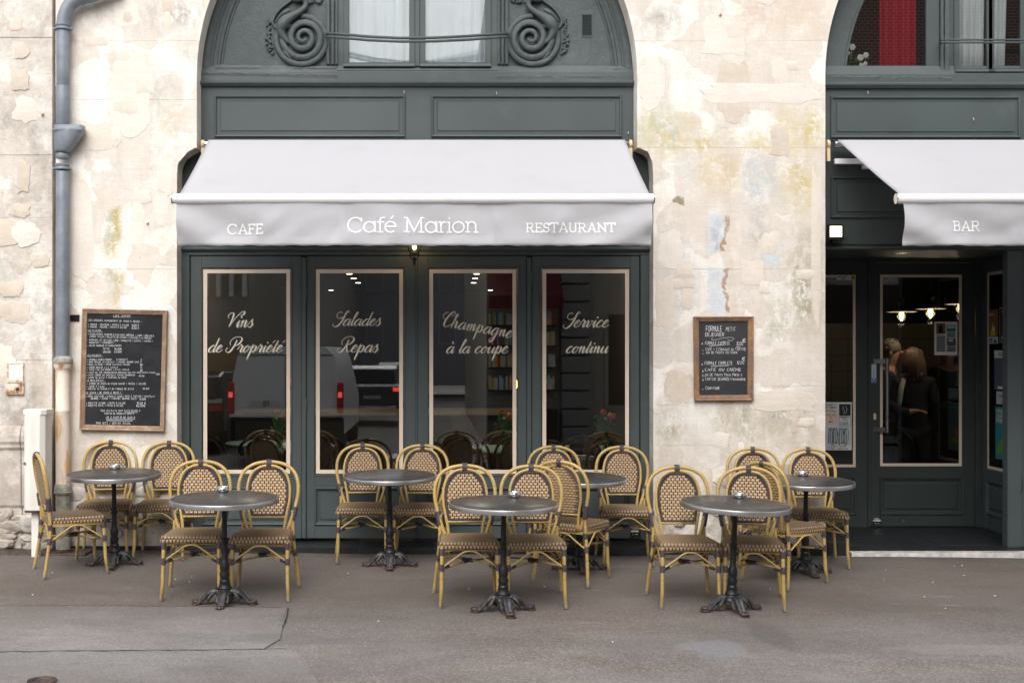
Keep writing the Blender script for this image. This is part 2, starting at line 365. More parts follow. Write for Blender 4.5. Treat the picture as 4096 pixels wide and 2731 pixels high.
def make_base_iron():
    t=NT('worn_cast_iron'); o=t.obj(); c=t.mix(t.ramp(t.noise(22,6,.7,v=o),.45,.65),(.035,.037,.042),(.11,.11,.12))
    z=t.sep(o)[2]; c=t.mix(t.math('MULTIPLY',t.ramp(z,.0,.05,1,.12),t.ramp(t.noise(30,5,.7,v=o),.45,.6)),c,(.17,.085,.045))
    return t.fin(c,.48,.4,t.bump(t.noise(45,5,v=o),.006,.8))
M['ironB']=make_base_iron()
def make_zinc(name,c0,c1,r,metal):
    t=NT(name); o=t.obj(); f=t.ramp(t.noise(6,6,.65,v=o),.35,.7)
    return t.fin(t.mix(f,c0,c1),t.ramp(t.noise(14,6,.7,v=o),.3,.7,r-.08,r+.12),metal,t.bump(t.noise(20,4,v=o),.0006,.4))
M['top']=make_zinc('brushed_table_zinc',(.060,.060,.068),(.105,.102,.108),.36,.55)
M['rim']=make_zinc('brushed_steel_rim',(.42,.42,.42),(.62,.61,.60),.32,.9)
M['steel']=make_zinc('stainless_steel',(.62,.62,.62),(.78,.78,.78),.22,1)
M['zinc']=make_zinc('grey_painted_zinc',(.175,.20,.235),(.265,.295,.33),.5,.15)
M['handle']=make_zinc('satin_steel',(.35,.35,.36),(.5,.5,.5),.32,1)
M['cream']=plain('cream_paint',(.74,.62,.50),.5,0,.05,9)
def make_fabric():
    t=NT('awning_fabric'); P=t.pos(); c=t.mix(t.noise(1.5,4),(.635,.635,.665),(.68,.68,.71))
    c=t.mix(t.math('MULTIPLY',t.ramp(t.noise(3,6,.7,v=t.map(P,(1,1,.5))),.52,.7),.35),c,(.56,.55,.565)); wv=t.noise(130,2); h=t.math('ADD',t.math('MULTIPLY',t.noise(14,4,.6,v=t.map(P,(1,1,1))),.15),t.math('MULTIPLY',wv,.08))
    tr=t.n('ShaderNodeBsdfTranslucent'); t.set(tr.inputs[0],(.75,.74,.76)); nm=t.bump(h,.022,.7)
    m=t.fin(c,.85,0,nm,.2); mx=t.n('ShaderNodeMixShader'); mx.inputs[0].default_value=.38; t.l(t.b.outputs[0],mx.inputs[1]); t.l(tr.outputs[0],mx.inputs[2]); t.l(mx.outputs[0],t.out.inputs[0]); return m
M['fabric']=make_fabric()
M['white']=plain('white_enamel',(.86,.86,.87),.3,0,.02,6)
M['letter']=plain('white_lettering',(.90,.90,.90),.6,0,.01,6)
M['beige']=plain('beige_bracket_paint',(.72,.56,.33),.45,0,.05,9)
M['gold']=plain('pale_gold_lettering',(.76,.67,.48),.45,0,.08,9)
M['goldsh']=plain('lettering_shadow',(.22,.26,.33),.5,0,.08,9)
M['chalk']=plain('white_chalk',(.74,.74,.75),.9,0,.12,40)
def make_board(name,gloss):
    t=NT(name); P=t.pos(); c=t.mix(t.ramp(t.noise(3,6,.7),.45,.7,0,.5),(.024,.026,.030),(.055,.058,.064))
    h=t.noise(4,5,.6,v=t.map(P,(1,1,2.2)),dist=1.5)
    return t.fin(c,.18 if gloss else .5,0,t.bump(h,.010 if gloss else .002,.5),.5)
M['boardF']=make_board('film_covered_slate',1); M['board']=make_board('slate',0)
def make_wood(name,a,b,cc):
    t=NT(name); P=t.pos(); n=t.noise(7,6,.65,v=t.map(P,(3,3,.8))); c=t.mix(t.ramp(n,.35,.65),a,b)
    c=t.mix(t.ramp(t.noise(14,5,.7),.52,.68,0,.8),c,cc); return t.fin(c,.6,0,t.bump(n,.004,.6))
M['frameL']=make_wood('oak_frame',(.36,.235,.15),(.26,.165,.105),(.50,.40,.31))
M['frameR']=make_wood('worn_gilt_frame',(.33,.17,.07),(.17,.12,.115),(.50,.27,.07))
M['tileb']=plain('black_tile',(.018,.019,.022),.35,0,.4,5,.001)
M['grout']=plain('grout',(.055,.055,.056),.8)
def make_glass(name,ior,tint=(.93,.95,.94)):
    t=NT(name); t.t.nodes.remove(t.b); g=t.n('ShaderNodeBsdfGlossy'); g.inputs['Roughness'].default_value=.004; bn=t.bump(t.noise(1.6,2,.5),.0010,.22); t.l(bn,g.inputs['Normal'])
    tr=t.n('ShaderNodeBsdfTransparent'); tr.inputs[0].default_value=(*tint,1); fr=t.n('ShaderNodeFresnel'); fr.inputs[0].default_value=ior
    mx=t.n('ShaderNodeMixShader'); t.l(fr.outputs[0],mx.inputs[0]); t.l(tr.outputs[0],mx.inputs[1]); t.l(g.outputs[0],mx.inputs[2]); t.l(mx.outputs[0],t.out.inputs[0]); return t.m
M['glass']=make_glass('window_glass',1.8); M['glassU']=make_glass('upper_window_glass',1.58); M['glassC']=make_glass('cafe_window_glass',2.15); M['glassv']=make_glass('vase_glass',1.35,(.85,.92,.88))
M['sheerB']=plain('pale_sheer',(.90,.93,.97),.9,0,.05,5); M['sheer']=plain('white_sheer',(.80,.85,.95),.9,0,.06,5)
def flatm(name,col,rough=.6,metal=0): t=NT(name); n=t.noise(8,3,v=t.obj()); return t.fin(t.mix(n,tuple(x*.93 for x in col),col),rough,metal)
M['redaw']=flatm('dark_red_canvas',(.13,.012,.018),.85); M['red']=flatm('red_curtain',(.55,.04,.07),.85)
M['dark']=flatm('dark_wall_paint',(.030,.024,.020),.8); M['darkf']=flatm('dark_floorboards',(.035,.025,.018),.45); M['blk']=flatm('black_paint',(.008,.008,.009),.3)
M['rubber']=flatm('black_rubber',(.015,.015,.015),.7); M['mint']=flatm('mint_enamel',(.50,.76,.67),.3)
M['tilec']=flatm('cream_tile',(.24,.21,.12),.35); M['skin']=flatm('skin',(.45,.25,.17),.55); M['coat']=flatm('black_cloth',(.018,.018,.022),.9)
M['hairg']=flatm('grey_brown_hair',(.10,.078,.055),.7); M['hairb']=flatm('light_brown_hair',(.10,.062,.04),.6); M['scarf']=flatm('pale_scarf',(.45,.43,.40),.9)
M['tail']=emit('tail_lamp_red',(1,.03,.02),2.2); M['bulb']=emit('warm_bulb',(1,.62,.26),6); M['bulbs']=emit('spot_lamp',(1,.82,.6),5)
M['flood']=emit('flood_panel',(1,.86,.48),1.6); M['filament']=emit('filament_glow',(1,.5,.12),6)
M['leaf']=flatm('green_leaf',(.10,.28,.05),.5); M['weed']=flatm('weed_leaf',(.10,.13,.05),.7); M['petalr']=flatm('coral_petal',(.95,.16,.09),.6); M['petalw']=flatm('white_petal',(.95,.94,.9),.6); M['petalp']=flatm('plum_petal',(.25,.03,.08),.6)
M['paper']=flatm('white_paper',(.78,.78,.77),.7); M['ink']=flatm('black_ink',(.02,.02,.02),.7); M['blue']=flatm('blue_print',(.02,.12,.55),.5); M['yellow']=flatm('yellow_print',(.75,.5,.02),.5)
M['cabinet']=plain('ivory_plastic',(.80,.77,.72),.45,0,.04,3)
def make_rust(name,base,amt):
    t=NT(name); o=t.pos(); n=t.noise(9,7,.7,v=o); c=t.mix(t.ramp(n,.62-amt*.3,.70-amt*.3),base,(.42,.20,.07)); c=t.mix(t.ramp(t.noise(13,6,.7,v=t.map(o,(1,1,1),(2,3,4))),.62,.7),c,(.10,.045,.03))
    return t.fin(c,.65,0,t.bump(n,.006,.6))
M['rusty']=make_rust('rusty_cream_paint',(.72,.66,.56),.5); M['rusty2']=make_rust('chipped_pipe_paint',(.76,.66,.54),.25)
def make_streak():
    t=NT('peeling_pipe_paint'); o=t.pos(); n=t.noise(6,6,.65,v=t.map(o,(2.2,2.2,.45))); c=t.mix(t.ramp(n,.5,.62),(.78,.68,.57),(.62,.37,.15)); c=t.mix(t.ramp(t.noise(18,5,.7),.6,.7),c,(.80,.76,.70))
    return t.fin(c,.6,0,t.bump(n,.004,.6))
M['pipe']=make_streak()
def make_mossy():
    t=NT('mossy_cement'); n=t.noise(8,7,.7); c=t.mix(t.ramp(n,.4,.6),(.20,.19,.16),(.40,.385,.34)); c=t.mix(t.ramp(t.noise(10,6,v=t.map(t.pos(),(1,1,1),(5,5,5))),.57,.68,0,.8),c,(.06,.08,.02))
    return t.fin(c,.9,0,t.bump(n,.01,.8))
M['mossy']=make_mossy()

def make_plaster(name,a,b):
    t=NT(name); P=t.pos(); c=t.mix(t.ramp(t.noise(2.5,6,.6),.35,.65),a,b); c=t.mix(t.ramp(t.noise(9,6,.7),.5,.7,0,.55),c,(.78,.71,.63)); c=t.mix(t.ramp(t.noise(30,5,.75),.58,.7,0,.5),c,(.52,.44,.36))
    h=t.math('ADD',t.noise(14,7,.7),t.math('MULTIPLY',t.noise(5,6,.6,v=t.map(P,(1,1,4),(1,2,3))),.6)); return t.fin(c,.95,0,t.bump(h,.008,.7),.2)
M['plaster']=[make_plaster('smooth_plaster',(.755,.69,.61),(.69,.62,.54)),make_plaster('pale_plaster',(.79,.74,.67),(.72,.66,.585)),make_plaster('brown_plaster',(.68,.60,.51),(.60,.52,.435))]
# ---------------------------------------------------------------- lettering made of strokes
def ribbon(mb,pts,wf,mp):
    n=len(pts); 
    if n<2: return
    b=len(mb.v)
    for i,p in enumerate(pts):
        a=pts[max(i-1,0)]; c=pts[min(i+1,n-1)]; dx,dy=c[0]-a[0],c[1]-a[1]; L=math.hypot(dx,dy) or 1
        if 0<i<n-1:
            d1=Vector((p[0]-a[0],p[1]-a[1])); d2=Vector((c[0]-p[0],c[1]-p[1]))
            if d1.length>0 and d2.length>0: cosv=max(.5,math.sqrt(max(0,(1+d1.normalized().dot(d2.normalized()))/2)))
            else: cosv=1
        else: cosv=1
        wd=wf(dx/L,dy/L,i/(n-1))/2/cosv
        for s in(-1,1): mb.v.append(mp(p[0]-dy/L*wd*s,p[1]+dx/L*wd*s))
    for i in range(n-1): mb.f.append((b+2*i,b+2*i+1,b+2*i+3,b+2*i+2))
H={}
for ln in """A 00 38 60;13 53
B 00 08 48 57 55 44 04;44 53 51 40 00
C 57 38 17 06 02 11 30 51
D 00 08 38 56 52 30 00
E 58 08 00 50;04 44
F 58 08 00;04 44
G 57 38 17 06 02 20 40 52 54 34
H 00 08;50 58;04 54
I 20 28
J 48 42 30 10 02
K 00 08;58 04 50
L 08 00 50
M 00 08 34 68 60
N 00 08 50 58
O 20 02 06 28 38 56 52 30 20
P 00 08 48 57 55 44 04
Q 20 02 06 28 38 56 52 30 20;32 60
R 00 08 48 57 55 44 04;34 50
S 57 38 17 15 43 51 40 01
T 08 68;38 30
U 08 02 20 30 52 58
V 08 30 68
W 08 10 36 50 68
X 00 58;08 50
Y 08 34 68;34 30
Z 08 58 00 50
0 20 02 06 28 38 56 52 30 20
1 16 38 30
2 07 28 48 56 00 50
3 07 28 47 45 24 44 52 30 01
4 40 48 02 52
5 58 08 05 45 52 30 01
6 48 14 02 20 40 52 44 14
7 08 58 20
8 24 06 28 48 56 24 02 20 40 52 24
9 10 54 57 28 07 05 24 54
/ 00 58
( 38 16 12 30
) 18 36 32 10
- 04 44
. 00 10 11 01 00
: 01 11;05 15
, 11 0a
& 50 06 18 38 36 02 20 30 53
+ 04 44;22 26
* 13 47;43 17;22 28
' 18 06
e 57 38 17 06 02 11 30 51;05 45;03 43
> 04 44 ;26 44 22
v 05 20 46""".split('\n'):
    ch,rest=ln.split(' ',1)
    H['€' if ch=='e' else ch]=[[(int(q[0]),int(q[1],16) if q!='0a' else -1) for q in st.split()] for st in rest.split(';') if st.strip()]
ACC={'É':('E',[(2,9),(4,11)]),'È':('E',[(4,9),(2,11)]),'À':('A',[(4,9),(2,11)]),'Â':('A',[(1,9),(3,11),(5,9)]),'Ô':('O',[(1,9),(3,11),(5,9)]),'Ê':('E',[(1,9),(3,11),(5,9)])}
def hand(mb,text,x,z,size,mp,th=.12,jit=.0,adv=None,rng=random.Random(3),under=False,small=.78,slant=.08):
    """capitals of height `size`, starting at (x,z); mp maps the flat (x,z) to 3-D"""
    k=size/8; x0=x; u=False
    for ch in text:
        if ch=='_': u=not u; ux=x; continue
        if ch==' ': x+=k*5; continue
        strokes=[]; b=ch
        if ch in ACC: b,a=ACC[ch]; strokes.append(a)
        low=b.islower() and b!='v'
        kk=k*(small if low else 1); g=H.get(b.upper() if low else b)
        if g is None: x+=k*5; continue
        strokes=strokes+g; wmax=max(p[0] for s in strokes for p in s)
        jx,jz=rng.uniform(-.5,.5)*k*jit*8,rng.uniform(-.5,.5)*k*jit*8
        for s in strokes:
            pts=[(x+(p[0]+p[1]*slant)*kk*.82+jx,z+p[1]*kk+jz) for p in s]
            if len(pts)==2 and pts[0]==pts[1]: pts[1]=(pts[0][0]+k,pts[0][1])
            ribbon(mb,pts,lambda a,b_,c:th*size,mp)
        x+=(wmax+2.4)*kk*.82
    if under: ribbon(mb,[(x0,z-size*.28),(x,z-size*.28)],lambda a,b_,c:th*size*.8,mp)
    return x
def A_(cx,cy,rx,ry,a0,a1,n=14): return [(cx+rx*math.cos(R(a0+(a1-a0)*i/n)),cy+ry*math.sin(R(a0+(a1-a0)*i/n))) for i in range(n+1)]
SL={ # slab letters, capital height 1: (advance, strokes)
'C':(1.0,[A_(.5,.5,.46,.48,42,318,22),[(.86,.7),(.86,.98)]]),
'A':(.98,[[(.12,.03),(.5,.97),(.86,.03)],[(.27,.33),(.72,.33)],[(0,.04),(.28,.04)],[(.68,.04),(.98,.04)],[(.36,.95),(.55,.95)]]),
'F':(.74,[[(.16,0),(.16,1)],[(0,.96),(.68,.96),(.68,.76)],[(.16,.52),(.5,.52)],[(.5,.62),(.5,.42)],[(0,.04),(.34,.04)]]),
'E':(.78,[[(.16,0),(.16,1)],[(0,.96),(.66,.96),(.66,.76)],[(.16,.52),(.5,.52)],[(.5,.62),(.5,.42)],[(0,.04),(.7,.04),(.7,.25)]]),
'S':(.68,[[(.56,.7)]+[(.56,.72)]+A_(.32,.72,.24,.24,20,250,12)+A_(.32,.28,.26,.25,72,-160,12),[(.57,.98),(.57,.68)],[(.05,.32),(.05,.02)]]),
'T':(.82,[[(.4,0),(.4,.96)],[(.02,.74),(.02,.96),(.78,.96),(.78,.74)],[(.22,.04),(.58,.04)]]),
'U':(.92,[[(.15,.98),(.15,.4)]+A_(.44,.36,.29,.33,180,360,12)+[(.73,.98)],[(0,.96),(.3,.96)],[(.58,.96),(.88,.96)]]),
'R':(.9,[[(.16,0),(.16,1)],[(0,.96),(.45,.96)]+A_(.45,.73,.24,.23,90,-90,10)+[(.16,.5)],[(.42,.5),(.74,.04)],[(0,.04),(.32,.04)],[(.66,.04),(.88,.04)]]),
'N':(.98,[[(.16,0),(.16,.96),(.8,.04),(.8,1)],[(0,.96),(.2,.96)],[(0,.04),(.32,.04)],[(.64,.96),(.96,.96)]]),
'B':(.82,[[(.16,0),(.16,1)],[(0,.96),(.42,.96)]+A_(.42,.74,.22,.22,90,-90,10)+[(.16,.52)],[(.42,.52)]+A_(.46,.28,.26,.24,90,-90,10)+[(0,.04)]]),
'M':(1.3,[[(.18,0),(.2,.97),(.62,.08),(1.04,.97),(1.06,0)],[(0,.96),(.24,.96)],[(1.0,.96),(1.24,.96)],[(0,.04),(.36,.04)],[(.88,.04),(1.24,.04)]]),
'a':(.82,[A_(.36,.36,.33,.34,0,360,22),[(.7,.7),(.7,.04),(.8,.04)],[(.6,.7),(.72,.7)]]),
'f':(.5,[[(.22,0),(.22,.8)]+A_(.4,.8,.18,.17,180,90,8)+[(.5,.97)],[(.02,.68),(.46,.68)],[(.06,.04),(.4,.04)]]),
'é':(.78,[[(.04,.4),(.7,.4)]+A_(.37,.36,.33,.34,8,312,20),[(.36,.88),(.56,1.08)]]),
'r':(.52,[[(.17,0),(.17,.7)],[(.02,.68),(.18,.68)],[(.17,.4)]+A_(.42,.46,.25,.23,170,80,6),[(.02,.04),(.34,.04)]]),
'i':(.38,[[(.18,0),(.18,.7)],[(.02,.68),(.2,.68)],[(.02,.04),(.34,.04)],[(.18,.88),(.18,1.0)]]),
'o':(.78,[A_(.37,.36,.34,.34,0,360,22)]),
'n':(.86,[[(.17,0),(.17,.7)],[(.02,.68),(.18,.68)],[(.17,.42)]+A_(.42,.45,.24,.24,160,0,10)+[(.66,.04)],[(.02,.04),(.34,.04)],[(.5,.04),(.82,.04)]])}
def slab(mb,text,x,z,size,mp,th=.1,sp=0,xs=1):
    for ch in text:
        if ch==' ': x+=size*.42*xs; continue
        adv,st=SL[ch]
        for s in st:
            # dense so that it can follow the cloth
            pts=[]
            for i in range(len(s)-1):
                a,b=s[i],s[i+1]; n=max(1,int(math.dist(a,b)/.25))
                pts+=[(a[0]+(b[0]-a[0])*j/n,a[1]+(b[1]-a[1])*j/n) for j in range(n)]
            pts.append(s[-1])
            pts=[q for i,q in enumerate(pts) if i==0 or math.dist(q,pts[i-1])>1e-4]
            ribbon(mb,[(x+p[0]*size*xs,z+p[1]*size) for p in pts],lambda a,b,c:th*size,mp)
        x+=(adv+sp)*size*xs
    return x
def slabw(text,size,sp=0,xs=1): return sum((.42 if c==' ' else SL[c][0]+sp) for c in text)*size*xs
bowl=[(.78,.82),(.5,1.0),(.16,.7),(.08,.25),(.28,0),(.6,.22),(.82,.9)]
SCR={
'a':(1.12,[bowl,[(.84,1),(.8,.25),(.92,0),(1.15,.35)]]),
'c':(.85,[[(.66,.78),(.6,.98),(.36,.95),(.1,.6),(.1,.2),(.32,0),(.62,.12),(.88,.4)]]),
'd':(1.12,[bowl,[(.86,2.05),(.8,.3),(.92,0),(1.15,.35)]]),
'e':(.85,[[(-.05,.3),(.35,.5),(.62,.85),(.42,1.02),(.14,.7),(.1,.2),(.32,0),(.62,.12),(.88,.4)]]),
'g':(1.1,[bowl,[(.84,1),(.78,0),(.6,-.8),(.25,-1.0),(.15,-.65),(.6,-.2),(1.15,.35)]]),
'h':(1.08,[[(-.05,.35),(.3,1.3),(.44,1.9),(.28,2.0),(.18,1.5),(.14,0)],[(.16,.4),(.45,.95),(.68,.9),(.68,.25),(.82,0),(1.08,.35)]]),
'i':(.55,[[(-.05,.35),(.2,1)],[(.22,1),(.2,.25),(.32,0),(.56,.35)],[(.26,1.5),(.3,1.38),(.26,1.32)]]),
'l':(.5,[[(-.05,.35),(.32,1.3),(.44,1.9),(.28,2.0),(.17,1.4),(.15,.3),(.28,0),(.52,.35)]]),
'm':(1.4,[[(-.05,.6),(.12,.98),(.2,.75),(.2,0)],[(.22,.4),(.45,.95),(.62,.85),(.62,0)],[(.64,.4),(.88,.95),(1.04,.85),(1.04,.25),(1.16,0),(1.42,.35)]]),
'n':(1.02,[[(-.05,.6),(.12,.98),(.2,.75),(.2,0)],[(.22,.4),(.45,.95),(.64,.85),(.64,.25),(.77,0),(1.03,.35)]]),
'o':(.92,[[(.5,1),(.16,.75),(.1,.25),(.34,0),(.64,.3),(.66,.8),(.46,1),(.5,.8),(.95,.8)]]),
'p':(1.05,[[(-.05,.45),(.2,1.15)],[(.22,1.15),(.16,-1.1)],[(.2,.3),(.48,.95),(.76,.8),(.74,.2),(.5,0),(.36,.15),(.7,.1),(1.06,.4)]]),
'r':(.8,[[(-.05,.4),(.2,1.15),(.26,.95),(.52,.9),(.48,.25),(.6,0),(.82,.35)]]),
's':(.78,[[(-.05,.3),(.36,1.12),(.38,.85),(.62,.4),(.46,0),(.2,.04),(.14,.2)],[(.46,.02),(.8,.35)]]),
't':(.58,[[(-.05,.35),(.25,1)],[(.28,1.7),(.2,.25),(.32,0),(.58,.35)],[(.0,1.08),(.6,1.12)]]),
'u':(1.12,[[(-.05,.35),(.18,1)],[(.2,1),(.18,.25),(.34,0),(.6,.25),(.8,.95)],[(.84,1),(.8,.25),(.92,0),(1.15,.35)]]),
'v':(.95,[[(-.05,.6),(.12,.98),(.22,.75),(.24,.15),(.4,0),(.66,.4),(.7,.95),(.6,.85),(.98,.85)]]),
'V':(1.5,[[(.1,1.25),(-.15,1.6),(.1,2.0),(.5,1.9),(.62,1.2),(.6,0)],[(.6,0),(1.0,1.3),(1.5,2.1),(1.9,2.2),(1.9,1.8),(1.5,1.6)]]),
'P':(1.5,[[(.85,1.75),(.75,.8),(.5,.1),(.1,0),(-.2,.35),(-.05,.65)],[(.2,1.0),(-.05,1.6),(.3,2.1),(1.0,2.25),(1.5,1.9),(1.35,1.25),(.85,.95)]]),
'R':(1.75,[[(.85,1.75),(.75,.8),(.5,.1),(.1,0),(-.2,.35),(-.05,.65)],[(.2,1.0),(-.05,1.6),(.3,2.1),(1.0,2.25),(1.5,1.9),(1.35,1.3),(.85,1.05)],[(.85,1.05),(1.1,.4),(1.35,0),(1.78,.35)]]),
'S':(1.2,[[(1.45,1.9),(1.2,2.2),(.98,1.8),(.95,1.1),(.75,.3),(.3,-.15),(-.15,.0),(-.2,.3)],[(.93,1.35),(.4,1.1),(-.1,1.3),(-.2,1.8),(.15,2.05),(.4,1.9)]]),
'C':(1.4,[[(1.0,1.5),(1.35,1.75),(1.3,2.15),(.85,2.0),(.45,1.2),(.4,.4),(.7,0),(1.1,.1),(1.42,.35)],[(.55,1.1),(.1,1.2),(-.2,1.6),(.0,2.05),(.35,2.1)]])}
SCR['é']=(SCR['e'][0],SCR['e'][1]+[[(.45,1.35),(.7,1.75)]]); SCR['à']=(SCR['a'][0],SCR['a'][1]+[[(.35,1.75),(.5,1.35)]])
def script(mb,text,x,z,size,mp,thin=.055,thick=.205,sl=.42,drop=0,xs=1):
    """size is the x-height"""
    for ci,ch in enumerate(text):
        if ch==' ': x+=size*.7*xs; continue
        adv,st=SCR[ch]
        for s in st:
            pts=[(p.x,p.y) for p in cr([(a,b,0) for a,b in s],7)]
            q=[(x+(p[0]+p[1]*sl)*size*xs,z+p[1]*size) for p in pts]
            ribbon(mb,q,lambda dx,dy,t:size*(thin+(thick-thin)*max(0,-dy*.9-dx*.25)**1.3*math.sin(PI*min(1,max(.08,t)))**.5),mp)
        x+=adv*size*xs; z-=drop*size
    return x
# ---------------------------------------------------------------- bistro chair (front faces -y)
def hw(z):
    T=[(.41,.113),(.515,.128),(.62,.149),(.69,.153),(.74,.149),(.79,.135),(.83,.109),(.855,.076),(.868,.04),(.872,0)]
    if z<=T[0][0]: return T[0][1]
    for a,b in zip(T,T[1:]):
        if z<=b[0]: return a[1]+(b[1]-a[1])*(z-a[0])/(b[0]-a[0])
    return 0
def yb(z): return .185+(z-.41)*.145
def make_chair():
    root=thing('bistro_chair','x','chair')
    SX=.188; parts={}
    def wrap(mb,a,b,r,k):
        a=Vector(a);b=Vector(b);n=k*2+1
        mb.tube([a.lerp(b,i/(n-1)) for i in range(n)],[r*(1.0 if i%2 else 1.16) for i in range(n)],8)
    for s in(-1,1):
        MB().tube([(s*.197,-.222,0),(s*.189,-.205,.12),(s*.186,-.197,.30),(s*.184,-.190,.415)],.0128,10).build('leg',M['bamboo'],root,True,True)
    for s in(-1,1):
        MB().tube(cr([(s*.217,.243,0),(s*.2,.215,.17),(s*.184,.195,.32),(s*.176,.195,.44),(s*.176,.205,.56)],3),.0125,10).build('leg',M['bamboo'],root,True,True)
    # outer hoop
    half=[(.132,.178,.40),(.155,.188,.46),(.178,.198,.53),(.199,.212,.61),(.212,.224,.69),(.205,.238,.77),(.172,.250,.836),(.115,.258,.876),(.055,.262,.892)]
    pts=[(-a,b,c) for a,b,c in half]+[(0,.263,.896)]+half[::-1]
    MB().tube(cr(pts,4),.0128,10).build('outer_hoop',M['bamboo'],root,True,True)
    zs=[.395,.45,.515,.57,.62,.67,.72,.765,.80,.83,.85,.864]
    half=[(hw(z),yb(z),z) for z in zs]
    pts=[(-a,b,c) for a,b,c in half]+[(0,yb(.872),.872)]+half[::-1]
    ih=MB().tube(cr(pts,3),.0105,8); ih.tube([(-.126,yb(.512),.512),(.126,yb(.512),.512)],.009,8)
    ih.build('inner_hoop',M['bamboo'],root,True,True)
    # woven back panel
    def inside(z,m): return hw(z)-m
    zz=[.522+i*(.862-.522)/14 for i in range(15)]; mb=MB()
    for a,b in zip(zz,zz[1:]):
        wa,wb=max(.004,inside(a,.008)),max(.004,inside(b,.008))
        mb.quad((-wa,yb(a)+.002,a),(wa,yb(a)+.002,a),(wb,yb(b)+.002,b),(-wb,yb(b)+.002,b))
        mb.quad((-wa,yb(a)+.006,a),(-wb,yb(b)+.006,b),(wb,yb(b)+.006,b),(wa,yb(a)+.006,a))
    mb.build('back_panel',M['caneB'],root,False,True)
    tan=MB(); drk=MB(); PX,PZ=.0298,.0212
    for j in range(18):
        z=.536+j*PZ*.92
        for i in range(-7,8):
            x=(i+.5*(j%2))*PX
            lim=min(inside(z-.008,.020),inside(z+.010,.020))
            if abs(x)>lim-.007: continue
            for st in(-1,1):
                xc=x+st*.0056; w_=.0052
                prof=[(-.0112,-.0005),(-.007,.0035),(0,.0052),(.007,.0035),(.0112,-.0005)]
                b=len(tan.v)
                for dz,dy in prof:
                    for dx,e in((-w_,.0022),(0,0),(w_,.0022)): tan.v.append((xc+dx,yb(z+dz)-dy+e,z+dz))
                for q in range(4):
                    for r_ in range(2): tan.f.append((b+q*3+r_,b+q*3+r_+1,b+q*3+r_+4,b+q*3+r_+3))
            xg=x+PX/2
            if abs(xg)<lim-.003:
                for dz in(-.0032,.0032): drk.box(xg-.006,xg+.006,yb(z)-.0022,yb(z)+.001,z+dz-.0018,z+dz+.0018)
                # the rear face shows the pattern in reverse
            tan.quad((x+PX/2-.009,yb(z)+.0085,z-.0075),(x+PX/2-.009,yb(z)+.0085,z+.0075),(x+PX/2+.009,yb(z)+.0085,z+.0075),(x+PX/2+.009,yb(z)+.0085,z-.0075)) if abs(x+PX/2)<lim else None
            tan.quad((x-.0145,yb(z)+.0075,z-.0035),(x-.0145,yb(z)+.0075,z+.0035),(x+.0145,yb(z)+.0075,z+.0035),(x+.0145,yb(z)+.0075,z-.0035))
    tan.build('back_weave',M['cane'],root,True,True,kind='stuff'); drk.build('dark_strands',M['caneD'],root,False,True,kind='stuff')
    # braided border
    br=MB(); loop=[]
    zs=[.528,.56,.60,.64,.68,.72,.76,.79,.815,.835,.848]
    sd_=[(hw(z)-.019,yb(z)-.004,z) for z in zs]
    loop=[(-a,b,c) for a,b,c in sd_]+[(-.03,yb(.85)-.004,.853),(.03,yb(.85)-.004,.853)]+sd_[::-1]
    # close along the bottom
    loop=cr(loop,6)+[Vector((x_,yb(.528)-.004,.527)) for x_ in(.08,.055,.03,0,-.03,-.055,-.08)]
    tot=[0]
    for a,b in zip(loop,loop[1:]+[loop[0]]): tot.append(tot[-1]+(b-a).length)
    N=int(tot[-1]/.0125)
    def at(s_):
        s_%=tot[-1]
        for i in range(len(loop)):
            if tot[i+1]>=s_: return loop[i].lerp(loop[(i+1)%len(loop)],(s_-tot[i])/max(1e-6,tot[i+1]-tot[i]))
    for i in range(N):
        s_=i*tot[-1]/N; p=at(s_); q=at(s_+.014); d=(q-p).normalized(); nn=d.cross(Vector((0,1,0)))
        for sg in(-1,1):
            a=p+nn*sg*.0085+Vector((0,.002,0)); b=q+nn*-sg*.001+Vector((0,-.004,0))
            br.tube([a,a.lerp(b,.5)+Vector((0,-.0045,0)),b],[.0022,.0042,.0026],5)
    br.build('braided_border',M['caneD'],root,True,True)
    # seat
    def sw(y): t=(y+.205)/.39; return .203-.028*t
    def sz(x,y): return .432+.010*(1-(x/.2)**2)*(1-((y+.01)/.2)**2)
    body=MB(); n=10; ys=[-.205+.39*i/n for i in range(n+1)]
    def rr(y):
        t=min(y+.205,.185-y); return max(0,.03-t)*.5 if t<.03 else 0
    prof=[(-.014,0),(0,.0),(.004,.006),(0,.0)]
    loopo=[]
    per=[]
    for i in range(9): per.append((-sw(-.205)+.02+(2*sw(-.205)-.04)*i/8,-.207))
    per.append((sw(-.19),-.192))
    for i in range(1,8): y=-.19+.355*i/8; per.append((sw(y)+.002,y))
    per.append((sw(.17)-.004,.172)); 
    for i in range(7): per.append((sw(.185)-.02-(2*sw(.185)-.04)*i/6,.186))
    per.append((-sw(.17)+.004,.172))
    for i in range(7,0,-1): y=-.19+.355*i/8; per.append((-sw(y)-.002,y))
    per.append((-sw(-.19),-.192))
    m=len(per); rings=[(.90,.386,0),(.985,.388,0),(1,.396,0),(1,.424,0),(.975,.4335,1),(.8,.4335,1),(.5,.4335,1),(.2,.4335,1)]
    b=len(body.v)
    for k,z,d in rings:
        for x,y in per: body.v.append((x*k,(y+.01)*k-.01,z if not d else sz(x*k,y*k)))
    for i in range(len(rings)-1):
        for k in range(m): l=(k+1)%m; body.f.append((b+i*m+k,b+i*m+l,b+(i+1)*m+l,b+(i+1)*m+k))
    body.f.append(tuple(b+(len(rings)-1)*m+k for k in range(m))); body.f.append(tuple(b+k for k in range(m))[::-1])
    body.build('seat',M['caneB'],root,True,True)
    sw_=MB(); sdk=MB()
    P_=.0205
